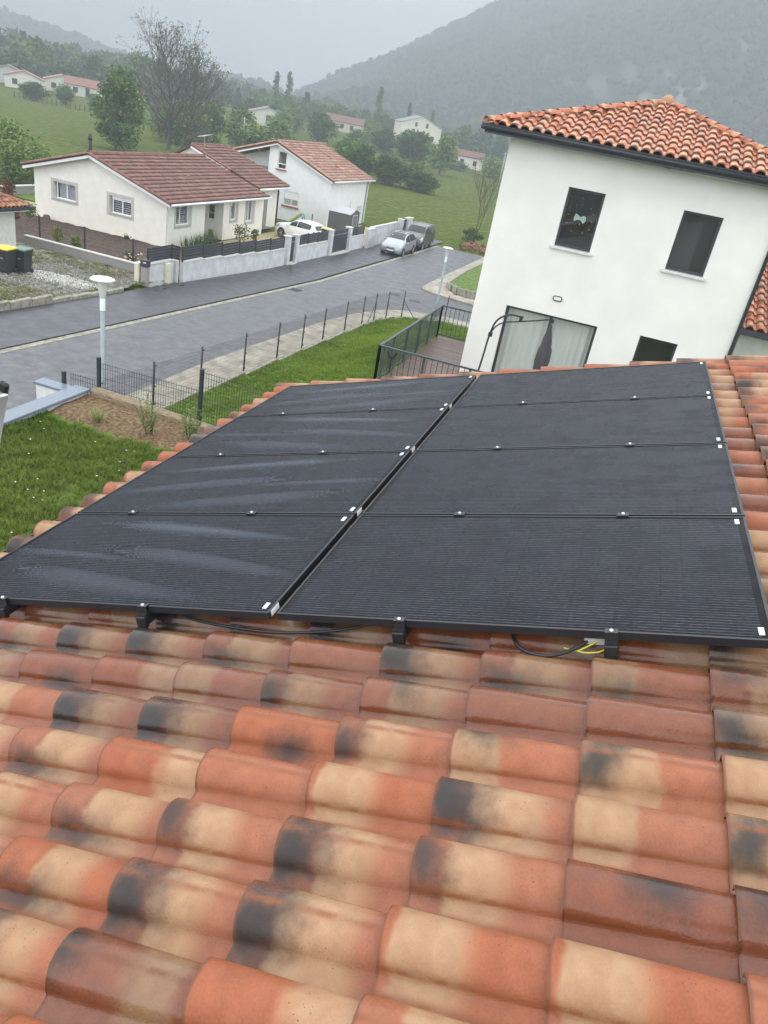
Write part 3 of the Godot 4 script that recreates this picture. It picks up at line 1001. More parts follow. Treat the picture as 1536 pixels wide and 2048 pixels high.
func ground() -> void:
	var green := [Color(0.24, 0.295, 0.115), Color(0.28, 0.34, 0.135), Color(0.345, 0.385, 0.16), Color(0.44, 0.43, 0.20)]
	var meadow := ramp_mat("meadow grass", green, [0.2, 0.45, 0.62, 0.85], 0.03, 0.045, 0.95, 1.0, 512, 7)
	var b := MB.new(false)
	var us := [-760.0, -600, -450, -330]
	for k in 40: us.append(-250.0 + k * 6.5)
	us += [14, 30, 60, 120, 220, 400, 760.0]
	var vs := [-60.0, -30, 0, 10, 20, 30]
	for k in 30: vs.append(36.0 + k * 5.0)
	vs += [200, 230, 270, 320, 400, 500, 650, 820.0]
	var nz := FastNoiseLite.new()
	nz.frequency = 0.02
	var hy := func(u: float, v: float) -> float:
		var y := gy(v) - 0.12
		if v > 66 or u < -40: y += 0.35 * nz.get_noise_2d(u, v) * clampf(maxf(v - 66.0, -40.0 - u) / 20.0, 0, 1)
		if u > -9 and v < 36: y = -6.9
		return y
	for i in us.size() - 1:
		for j in vs.size() - 1:
			var q := []
			for e in [[i, j + 1], [i + 1, j + 1], [i + 1, j], [i, j]]: q.append(P(us[e[0]], hy.call(us[e[0]], vs[e[1]]), vs[e[1]]))
			b.quad(q[0], q[1], q[2], q[3])
	meadow.metallic_specular = 0.15
	struct("ground", b, meadow)
	# wet asphalt: two lanes parted by a flush concrete channel
	var grey := [Color(0.265, 0.27, 0.28), Color(0.305, 0.31, 0.318), Color(0.33, 0.33, 0.335), Color(0.385, 0.38, 0.375)]
	var asph := ramp_mat("wet asphalt", grey, [0.2, 0.45, 0.6, 0.85], 0.02, 0.11, 0.5, 0.2, 1024, 8)
	asph.roughness_texture = noise_tex("puddles", 0.015, 5, 0.4, 0.8, 512)
	asph.roughness = 0.75
	var dark := ramp_mat("wet asphalt darker", [Color(0.19, 0.195, 0.21), Color(0.22, 0.225, 0.24), Color(0.255, 0.255, 0.265)], [0.2, 0.5, 0.8], 0.02, 0.11, 0.5, 0.2, 1024, 8)
	dark.roughness_texture = tex["puddles"]
	dark.roughness = 0.68
	var R := [[-20.0, -10.7], [12.0, -10.7], [20.0, -11.15], [29.0, -11.1], [33.5, -10.75], [35.6, -10.2], [36.9, -9.4], [37.6, -8.4], [38.0, 16.0], [43.5, 16.0], [43.75, -7.3], [44.3, -9.5], [45.0, -10.6], [45.6, -10.85], [54.0, -11.0], [68.0, -11.05]]
	var rows := []
	for r in R: rows.append([r[0], -15.52, r[1]])
	struct("road", strip(rows, 0.0, 0.0), asph)
	struct("parking_lane", strip([[-20.0, -18.95, -15.76], [72.0, -18.95, -16.05]], 0.004, 0.0), dark)
	var conc := ramp_mat("worn concrete", [Color(0.44, 0.43, 0.38), Color(0.56, 0.55, 0.49), Color(0.63, 0.61, 0.55)], [0.2, 0.5, 0.8], 0.02, 0.3, 0.85, 0.3)
	# concrete channel laid in lengths
	var ch := Node3D.new()
	ch.name = "concrete_channel"
	ch.set_meta("kind", "structure")
	add_child(ch)
	for k in 44:
		var v := -20.0 + k * 2.0
		obj("channel_stone", strip([[v + 0.015, -15.77, -15.51], [v + 1.985, -15.77, -15.51]], 0.012, 0.03), conc, ch)
	var pave := ramp_mat("pavement concrete", [Color(0.50, 0.475, 0.42), Color(0.59, 0.565, 0.51), Color(0.66, 0.635, 0.58)], [0.2, 0.5, 0.8], 0.014, 0.14, 0.85, 0.25)
	struct("pavement", strip([[-20.0, -10.7, -9.6], [12.0, -10.7, -9.6], [20.0, -11.15, -9.6], [29.0, -11.1, -9.6], [32.5, -10.85, -9.5], [34.6, -10.45, -8.94], [35.6, -10.2, -8.1], [36.3, -9.8, -7.4], [36.6, -9.6, 16.0], [37.6, -8.4, 16.0], [37.95, -7.0, 16.0]], 0.11, 0.14), pave)
	struct("pavement_opposite", strip([[43.8, -7.2, 16.0], [44.3, -9.5, 16.0], [45.0, -10.6, 16.0], [45.4, -10.8, -8.6], [47.2, -10.88, -9.6], [54.0, -11.0, -9.9], [66.0, -11.05, -9.95], [70.0, -11.05, -10.2]], 0.11, 0.14), pave)
	# manhole covers and drain grates in the road
	var iron := M("cast iron", lin(0.05, 0.05, 0.052), 0.5, 0.3, 4.0)
	for s in [[-11.4, 41.5, "round iron manhole cover in the asphalt by the street corner"], [-10.0, 41.0, "round iron manhole cover in the side street, nearer the house"], [-15.2, 35.5, "square iron drain grate let into the concrete channel"]]:
		b = MB.new(false)
		if s[0] > -15: b.lathe([Vector2(0.33, 0.0), Vector2(0.33, 0.012), Vector2(0.27, 0.012), Vector2(0.26, 0.008), Vector2(0, 0.008)], 20)
		else:
			b.flat(true)
			for k in 6: b.box(Vector3(-0.25 + k * 0.1, 0.01, 0), Vector3(0.05, 0.02, 0.6))
			b.box(Vector3(0, 0.01, 0.3), Vector3(0.6, 0.02, 0.05)); b.box(Vector3(0, 0.01, -0.3), Vector3(0.6, 0.02, 0.05))
		var o := obj("manhole_cover" if s[0] > -15 else "drain_grate", b, iron)
		o.position = P(s[0], gy(s[1]) + 0.005, s[1])
		tag(o, s[2], "manhole cover" if s[0] > -15 else "drain")
	# planted bed on the opposite corner, edged with stone
	b = MB.new(false)
	var gr := lawn_mat()
	rows = [[46.2, -8.6, -2.0], [47.2, -9.55, -2.0], [54.0, -9.85, -2.0], [66.0, -9.9, -2.0]]
	struct("corner_lawn", strip(rows, 0.42, 0.5), gr)
	var edge := Node3D.new()
	edge.name = "stone_edging"
	edge.set_meta("kind", "structure")
	add_child(edge)
	var pts := [[-2.0, 46.1], [-8.6, 46.1], [-9.6, 47.3], [-9.92, 54.0], [-9.95, 66.0]]
	var bm := MB.new()
	bm.bevel_box(Vector3.ZERO, Vector3(0.16, 0.5, 0.58), 0.02)
	var bs := bm.done()
	var n := 0
	for i in pts.size() - 1:
		var a := P(pts[i][0], 0, pts[i][1])
		var c := P(pts[i + 1][0], 0, pts[i + 1][1])
		var cnt := int(a.distance_to(c) / 0.6)
		for k in cnt:
			var p := a.lerp(c, (k + 0.5) / cnt)
			p.y = gy(-p.z) + 0.24
			var d := (c - a).normalized()
			piece("edging_stone", n, bs, conc, edge, Transform3D(Basis(d.cross(Vector3.UP), Vector3.UP, -d), p))
			n += 1

func grass_mat() -> StandardMaterial3D:
	var m := vmat("grass blades", 0.85, 0.35)
	m.metallic_specular = 0.15
	return m

func lawn_mat() -> StandardMaterial3D:
	return ramp_mat("lawn", [Color(0.20, 0.27, 0.07), Color(0.28, 0.38, 0.09), Color(0.35, 0.44, 0.12), Color(0.42, 0.45, 0.17)], [0.15, 0.42, 0.62, 0.9], 0.02, 0.22, 0.95, 2.0, 512, 7)

func tuft(seed_: int, blades: int, hgt: float, spread: float) -> ArrayMesh:
	var r := RandomNumberGenerator.new()
	r.seed = seed_
	var b := MB.new(true)
	for i in blades:
		var a := r.randf() * TAU
		var o := Vector3(cos(a), 0, sin(a)) * r.randf() * spread
		var d := Vector3(cos(a + r.randf_range(-1, 1)), 0, sin(a + r.randf_range(-1, 1)))
		var w := d.cross(Vector3.UP) * hgt * 0.07
		var h := hgt * r.randf_range(0.6, 1.2)
		var m := o + Vector3.UP * h * 0.6 + d * h * 0.2
		var t := o + Vector3.UP * h * 0.9 + d * h * r.randf_range(0.35, 0.8)
		b.tri(o - w, m + w * 0.6, o + w)
		b.tri(o - w, m - w * 0.6, m + w * 0.6)
		b.tri(m - w * 0.6, t, m + w * 0.6)
	return b.done()

func scatter_grass(called: String, count: int, seed_: int, where: Callable, hgt: float, tint: Array) -> void:
	var r := RandomNumberGenerator.new()
	r.seed = seed_
	var list := []
	var cols := []
	var nz := FastNoiseLite.new()
	nz.seed = seed_
	nz.frequency = 0.35
	while list.size() < count:
		var p: Variant = where.call(r)
		if p == null: continue
		var s := r.randf_range(0.6, 1.35)
		list.append(Transform3D(Basis(Vector3.UP, r.randf() * TAU) * Basis.from_scale(Vector3(s, s * r.randf_range(0.7, 1.2), s)), p))
		var k := clampf(0.5 + 0.6 * nz.get_noise_2d(p.x, p.z) + r.randf_range(-0.25, 0.25), 0, 1)
		cols.append((tint[0] as Color).lerp(tint[1], k))
	many(called, tuft(seed_, 7, hgt, hgt * 0.7), grass_mat(), list, self, cols)

func our_garden() -> void:
	var lm := lawn_mat()
	# the upper lawn beside the tiled house
	var b := MB.new(false)
	var nz := FastNoiseLite.new()
	nz.frequency = 0.25
	var hy := func(u: float, v: float) -> float: return -3.60 - 0.08 * smoothstep(7.4, 9.0, v) + 0.05 * nz.get_noise_2d(u, v) + 0.05 * nz.get_noise_2d(u * 4, v * 4)
	for i in 32:
		for j in 56:
			var q := []
			for e in [[i, j + 1], [i + 1, j + 1], [i + 1, j], [i, j]]:
				var u: float = -8.3 + e[0] * 0.2
				var v: float = -2.2 + e[1] * 0.2
				q.append(P(u, hy.call(u, v), v))
			b.quad(q[0], q[1], q[2], q[3])
	b.flat(true)
	b.box(P(-5.1, -5.4, 3.4), Vector3(6.3, 3.2, 11.15))
	struct("upper_lawn", b, lm)
	var soil := ramp_mat("bare soil", [Color(0.30, 0.23, 0.155), Color(0.41, 0.325, 0.225), Color(0.53, 0.44, 0.30)], [0.25, 0.5, 0.8], 0.03, 0.6, 0.95, 3.0)
	b = MB.new(false)
	for i in 30:
		for j in 12:
			var q := []
			for e in [[i, j + 1], [i + 1, j + 1], [i + 1, j], [i, j]]:
				var u: float = -7.93 + e[0] * 0.1
				var lo: float = 7.75 + 0.28 * nz.get_noise_2d(u * 3.0, 9.0) + 0.10 * nz.get_noise_2d(u * 12, 3)
				var t: float = e[1] / 12.0
				var v := lerpf(lo, 9.0, t)
				q.append(P(u, hy.call(u, v) + 0.11 * sin(minf(t * 2.2, 1.57)) - 0.02 + 0.02 * nz.get_noise_2d(u * 15, v * 15), v))
			b.quad(q[0], q[1], q[2], q[3])
	struct("soil_bed", b, soil)
	var bare := func(u: float, v: float) -> bool: return v > 7.75 + 0.28 * nz.get_noise_2d(u * 3.0, 9.0)
	scatter_grass("lawn_grass", 26000, 21, func(r: RandomNumberGenerator) -> Variant:
		var u := r.randf_range(-8.2, -2.5)
		var v := r.randf_range(1.0, 9.0)
		if bare.call(u, v) and (r.randf() < 0.97 or v > 8.4): return null
		if nz.get_noise_2d(u * 2.2 + 50, v * 2.2) > 0.34 and r.randf() < 0.7: return null
		return P(u, hy.call(u, v) - 0.01, v), 0.075, [Color(0.06, 0.105, 0.014), Color(0.185, 0.235, 0.05)])
	# dandelions and daisies here and there
	var rf := RandomNumberGenerator.new()
	rf.seed = 9
	var fl := []
	var fc := []
	for k in 70:
		var u := rf.randf_range(-7.8, -2.8)
		var v := rf.randf_range(2.5, 7.4)
		fl.append(Transform3D(Basis(Vector3(1, 0, 0), rf.randf_range(-0.4, 0.4)), P(u, hy.call(u, v) + rf.randf_range(0.05, 0.09), v)))
		fc.append(Color(0.62, 0.52, 0.05) if k % 4 == 0 else Color(0.66, 0.66, 0.6))
	var fb := MB.new(false)
	fb.lathe([Vector2(0, -0.004), Vector2(0.013, 0.0), Vector2(0.009, 0.006), Vector2(0, 0.007)], 7)
	many("lawn_flowers", fb.done(), vmat("petals", 0.8), fl, self, fc)
	# low white wall with a grey blue coping, and its short return at the corner
	var w := thing("garden_wall", "low white garden wall with smooth grey blue coping at the lawn's edge", "wall")
	b = MB.new()
	b.box(P(-8.07, -4.9, 2.9), Vector3(0.26, 2.75, 12.2))
	b.box(P(-8.52, -4.9, 8.80), Vector3(0.62, 2.74, 0.26))
	obj("wall", b, M("garden wall render", lin(0.72, 0.73, 0.73), 0.85, 0.08, 0.8), w)
	b = MB.new()
	b.bevel_box(P(-8.06, -3.5, 2.9), Vector3(0.34, 0.05, 12.3), 0.01)
	b.bevel_box(P(-8.55, -3.503, 8.80), Vector3(0.66, 0.05, 0.30), 0.01)
	obj("coping", b, M("blue grey coping", lin(0.165, 0.20, 0.245), 0.28, 0.12, 1.2), w)
	# old timber baulks laid on each other
	var tm := ramp_mat("weathered timber", [Color(0.36, 0.31, 0.25), Color(0.53, 0.47, 0.38), Color(0.64, 0.57, 0.47)], [0.2, 0.5, 0.8], 0.03, 1.0, 0.9, 1.2)
	tm.uv1_scale = Vector3(0.35, 3.0, 3.0)
	t_baulk(P(-7.85, -3.56, 9.10), P(-5.1, -3.60, 9.0), tm, "upper weathered timber baulk, cracked along, closing the lawn's far edge", 0.0)
	t_baulk(P(-7.85, -3.79, 9.07), P(-5.1, -3.83, 8.97), tm, "lower weathered timber baulk under the cracked one, half buried in soil", 0.4)
	# rigid mesh fence on the slope behind the baulks
	var f := thing("mesh_fence", "dark rigid wire mesh fence stepping along behind the timber baulks", "fence")
	var fm := M("anthracite fence steel", lin(0.022, 0.026, 0.032), 0.45)
	for e in [[-8.5, -3.28, 9.05], [-7.82, -2.86, 9.2], [-5.62, -2.52, 9.2], [-2.9, -2.52, 9.2]]:
		b = MB.new()
		b.bevel_box(P(e[0], e[1] - 0.7, e[2]), Vector3(0.065, 1.4, 0.065), 0.004)
		obj("post", b, fm, f)
	for e in [[-8.46, -7.86, -3.33, -3.33], [-7.78, -5.66, -2.95, -2.93], [-5.58, -2.94, -2.56, -2.60]]:
		b = MB.new()
		var cnt := int((e[1] - e[0]) / 0.052)
		for k in cnt + 1:
			var t := float(k) / cnt
			var u := lerpf(e[0], e[1], t)
			var y := lerpf(e[2], e[3], t)
			b.box(P(u, y - 0.52, 9.2), Vector3(0.0055, 1.04, 0.0055))
		for y in [0.02, 0.1, 0.3, 0.5, 0.56, 0.76, 0.96]:
			b.bar(P(e[0], e[2] - y, 9.2 - (0.028 if y in [0.1, 0.56] else 0.006)), P(e[1], e[3] - y, 9.2 - (0.028 if y in [0.1, 0.56] else 0.006)), 0.006, 0.006)
		obj("mesh_panel", b, fm, f)
	# the end of a ladder that leans on the eave
	var l := thing("ladder", "aluminium ladder leaning on the eave, black plastic on its stile ends", "ladder")
	var lb := M("ladder aluminium", lin(0.55, 0.56, 0.58), 0.3, 0, 1, 0, 0.8)
	for s in [-0.42, 0.0]:
		b = MB.new()
		b.bar(P(-3.75, -3.7, 1.50 + s), P(-2.91, -0.17, 1.56 + s), 0.028, 0.075, Vector3(0, 0, 1))
		var so := obj("stile", b, lb, l)
		b = MB.new()
		b.bevel_box(P(-2.895, -0.10, 1.56 + s), Vector3(0.075, 0.075, 0.045), 0.015, Basis(Vector3(0, 0, 1), -0.25))
		obj("stile_end", b, M("black plastic", lin(0.012, 0.012, 0.013), 0.5), so)
	for k in 11:
		b = MB.new()
		b.bar(P(-3.72 + k * 0.076, -3.55 + k * 0.3, 1.1), P(-3.72 + k * 0.076, -3.55 + k * 0.3, 1.53), 0.03, 0.03)
		obj("rung", b, lb, l)

func t_baulk(a: Vector3, c: Vector3, m: Material, label: String, ph: float) -> void:
	var b := MB.new(true)
	var r := RandomNumberGenerator.new()
	r.seed = int(ph * 10) + 3
	var prev := []
	var d := (c - a).normalized()
	var side := d.cross(Vector3.UP).normalized()
	for i in 41:
		var t := i / 40.0
		var p := a.lerp(c, t)
		var crack := 0.035 * maxf(0.0, sin(t * 7.0 + ph * 4.0)) + r.randf_range(0, 0.008)
		var prof := [Vector2(-0.11, -0.1), Vector2(-0.115, 0.0), Vector2(-0.09 + crack, 0.02), Vector2(-0.112, 0.045), Vector2(-0.105, 0.095), Vector2(-0.085, 0.108), Vector2(0.0, 0.11 - crack * 0.5), Vector2(0.09, 0.106), Vector2(0.11, 0.08), Vector2(0.11, -0.1)]
		var ring := []
		for q in prof: ring.append(p + side * -q.x * -1.0 + Vector3.UP * (q.y + r.randf_range(-0.004, 0.004)))
		if i > 0:
			for k in prof.size(): b.quad(prev[k], prev[(k + 1) % prof.size()], ring[(k + 1) % prof.size()], ring[k])
		if i == 0 or i == 40:
			for k in range(1, prof.size() - 1): b.tri(ring[0], ring[k], ring[k + 1])
		prev = ring
	tag(obj("timber_baulk", b, m), label, "timber baulk", "timber baulks")

func lower_lawn() -> void:
	var b := MB.new(false)
	var K := func(v: float) -> float:
		if v < 32.5: return -9.56
		if v < 34.6: return lerpf(-9.56, -8.9, (v - 32.5) / 2.1)
		return lerpf(-8.9, -7.0, clampf((v - 34.6) / 2.0, 0, 1))
	for j in 28:
		for i in 14:
			var q := []
			for e in [[i, j + 1], [i + 1, j + 1], [i + 1, j], [i, j]]:
				var v: float = 8.6 + e[1]
				var l: float = K.call(v)
				var u := lerpf(l, 5.5, pow(e[0] / 14.0, 1.3))
				q.append(P(u, lawn_y(u, v) if v < 24 else lerpf(lawn_y(u, v), gy(v) + 0.15, smoothstep(24, 34, v)), v))
			b.quad(q[0], q[1], q[2], q[3])
	struct("lower_lawn", b, lawn_mat())
	scatter_grass("lower_lawn_grass", 36000, 33, func(r: RandomNumberGenerator) -> Variant:
		var u := r.randf_range(-9.5, -2.4)
		var v := r.randf_range(9.4, 36.0)
		if u < K.call(v) or u > -4.1 and v < 21.3: return null
		return P(u, (lawn_y(u, v) if v < 24 else lerpf(lawn_y(u, v), gy(v) + 0.15, smoothstep(24, 34, v))) - 0.01, v), 0.085, [Color(0.075, 0.135, 0.012), Color(0.19, 0.265, 0.038)])
	# wire fence along the pavement, with its stepped concrete footing
	var fm := M("anthracite fence steel", lin(0.022, 0.026, 0.032), 0.45)
	var f := thing("wire_fence", "tall dark wire fence with slim posts along the pavement", "fence")
	var line := [[-9.6, 9.6], [-9.6, 11.6], [-9.6, 13.8], [-9.6, 16.2], [-9.6, 18.9], [-9.6, 21.4], [-9.6, 23.6], [-9.6, 25.7], [-9.6, 28.2], [-9.58, 30.4], [-9.5, 31.9], [-9.3, 33.2], [-8.85, 34.4], [-7.0, 36.15], [-5.2, 36.4], [-3.4, 36.45], [-1.4, 36.5]]
	var kerb := Node3D.new()
	kerb.name = "fence_kerb"
	kerb.set_meta("kind", "structure")
	add_child(kerb)
	var conc: Material = mats["worn concrete"]
	for i in line.size():
		var p := P(line[i][0], gy(line[i][1]), line[i][1])
		b = MB.new(false)
		b.tube([p, p + Vector3.UP * 1.5], [0.028], 6, true)
		var po := obj("post", b, fm, f)
		for y in [0.35, 0.85, 1.4]:
			b = MB.new()
			b.box(p + Vector3(0.04, y, 0), Vector3(0.05, 0.03, 0.02))
			obj("wire_tensioner", b, fm, po)
		if i in [0, 10, 12, 13, 16]:
			var q: Array = line[maxi(i - 1, 0)] if i in [10, 13] else line[mini(i + 1, line.size() - 1)]
			var e := P(q[0], gy(q[1]), q[1])
			b = MB.new(false)
			b.tube([p + Vector3.UP * 1.05, p + (e - p).normalized() * 0.85 + Vector3.UP * 0.05], [0.017], 6)
			obj("brace", b, fm, f)
		if i == line.size() - 1: break
		var c := P(line[i + 1][0], gy(line[i + 1][1]), line[i + 1][1])
		# mesh of thin wires
		b = MB.new()
		var n := int(p.distance_to(c) / 0.055)
		for k in n: b.bar(p.lerp(c, float(k) / n) + Vector3.UP * 0.08, p.lerp(c, float(k) / n) + Vector3.UP * 1.42, 0.003, 0.003, Vector3.RIGHT)
		for k in 14: b.bar(p + Vector3.UP * (0.08 + k * 0.103), c + Vector3.UP * (0.08 + k * 0.103), 0.003, 0.003)
		obj("wire_mesh", b, fm, f)
		# footing
		b = MB.new()
		var m := (p + c) * 0.5
		var d := (c - p).normalized()
		d.y = 0
		d = d.normalized()
		b.bevel_box(m + Vector3.UP * 0.03, Vector3(0.17, 0.3, p.distance_to(c) - 0.02), 0.02, Basis(d.cross(Vector3.UP), Vector3.UP, -d))
		obj("kerb_stone", b, conc, kerb)
	# street lamps
	var pl := M("galvanised lamp post", lin(0.30, 0.36, 0.37), 0.45, 0.15, 1.5, 0, 0.3)
	var wl := M("lamp white", lin(0.74, 0.77, 0.79), 0.4)
	for e in [[-9.91, 12.13, "street lamp with white disc top on pale pole, beyond the mesh fence", 0.02], [-7.81, 37.3, "farther street lamp with white disc top standing by the street corner", 0.0]]:
		var y := gy(e[1])
		var t := thing("street_lamp", e[2], "street lamp", P(e[0], y, e[1]), 0, "street lamps")
		b = MB.new(false)
		b.tube([Vector3.ZERO, Vector3(0, 0.9, 0), Vector3(0, 0.92, 0), Vector3(0, 3.0, 0)], [0.07, 0.07, 0.052, 0.052], 12, true)
		obj("pole", b, pl, t)
		b = MB.new(false)
		b.lathe([Vector2(0.062, 2.95), Vector2(0.062, 3.22), Vector2(0.05, 3.24), Vector2(0, 3.24)], 14)
		obj("collar", b, wl, t)
		b = MB.new(false)
		b.lathe([Vector2(0.06, 3.23), Vector2(0.075, 3.3), Vector2(0.115, 3.58), Vector2(0.125, 3.64)], 16)
		obj("lantern_glass", b, M("frosted lantern", lin(0.55, 0.57, 0.55), 0.35), t)
		b = MB.new(false)
		b.lathe([Vector2(0, 3.62), Vector2(0.12, 3.63), Vector2(0.255, 3.645), Vector2(0.275, 3.66), Vector2(0.255, 3.68), Vector2(0.15, 3.705), Vector2(0, 3.715)], 28)
		obj("disc_top", b, wl, t)

# ---------------------------------------------------------------- houses across the street
# a slope of small interlocking tiles, joined: o = lower left corner at the eave, across and uphill vectors, in rows
func tile_slope(o: Vector3, across: Vector3, up: Vector3, w: float, l: float, pitch: float, course: float, hgt: float, seed_: int, cols: Array) -> MB:
	var b := MB.new(false)
	var r := RandomNumberGenerator.new()
	r.seed = seed_
	var n := across.cross(up).normalized()
	if n.y < 0: n = -n
	var nc := int(w / pitch)
	var nr := int(ceil(l / course))
	var prof := [[0.0, 0.1], [0.12, 0.0], [0.3, 0.05], [0.48, 0.75], [0.65, 1.0], [0.82, 0.75], [1.0, 0.1]]
	for j in nr:
		var t0 := j * course
		var t1 := minf(t0 + course * 1.04, l)
		for i in nc:
			b.col = (cols[0] as Color).lerp(cols[1], r.randf())
			if r.randf() < 0.3: b.col = b.col.lerp(cols[2], r.randf())
			for k in prof.size() - 1:
				var q := []
				for e in [[k, t0, 0.085], [k + 1, t0, 0.085], [k + 1, t1, 0.0], [k, t1, 0.0]]:
					q.append(o + across * ((i + prof[e[0]][0]) * pitch) + up * e[1] + n * (prof[e[0]][1] * hgt + e[2]))
				b.quad(q[3], q[2], q[1], q[0])
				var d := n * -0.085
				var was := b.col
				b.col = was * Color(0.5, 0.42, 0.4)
				b.quad(q[0], q[1], q[1] + d, q[0] + d)
				b.col = was
	return b

# half-round caps one by one along a line
func caps(parent: Node, called: String, a: Vector3, c: Vector3, rad: float, step: float, cols: Array, seed_: int, n0: int) -> int:
	var r := RandomNumberGenerator.new()
	r.seed = seed_
	var b := MB.new(false)
	for k in 6:
		var q := []
		for e in [[k, 0.0], [k + 1, 0.0], [k + 1, 1.0], [k, 1.0]]:
			var an: float = PI * e[0] / 6.0
			var rr: float = rad * (1.0 - 0.12 * e[1])
			q.append(Vector3(cos(an) * rr, sin(an) * rr, -e[1] * step * 1.08))
		b.quad(q[0], q[1], q[2], q[3])
	var me := b.done()
	var d := (c - a).normalized()
	var x := d.cross(Vector3.UP).normalized()
	var bs := Basis(x, x.cross(d), -d)
	var cnt := maxi(1, int(round(a.distance_to(c) / step)))
	for k in cnt:
		var i := r.randi() % 3
		var c0: Color = (cols[0] as Color).lerp(cols[1], i * 0.4)
		piece(called, n0 + k, me, M("%s cap %d" % [str(cols[0].to_html()), i], Color(c0.r, c0.g, c0.b).linear_to_srgb(), 0.7, 0.25, 2.0), parent, Transform3D(bs, a + d * (k * a.distance_to(c) / cnt)))
	return n0 + cnt

# moulded surround round an opening
func surround(parent: Node, o: Vector3, ax: Vector3, n: Vector3, w: float, h: float, m: Material) -> void:
	var b := MB.new()
	var bs := Basis(ax, Vector3.UP, n)
	var e := 0.17
	for s in [[-e / 2, h / 2, e, h + 2 * e], [w + e / 2, h / 2, e, h + 2 * e], [w / 2, h + e / 2, w, e], [w / 2, -e / 2, w, e]]:
		b.box(o + ax * s[0] + Vector3.UP * s[1] + n * 0.012, Vector3(s[2], s[3], 0.03), bs)
	b.box(o + ax * (w / 2) - Vector3.UP * 0.02 + n * 0.04, Vector3(w + 0.2, 0.05, 0.09), bs)
	obj("window_surround", b, m, parent)

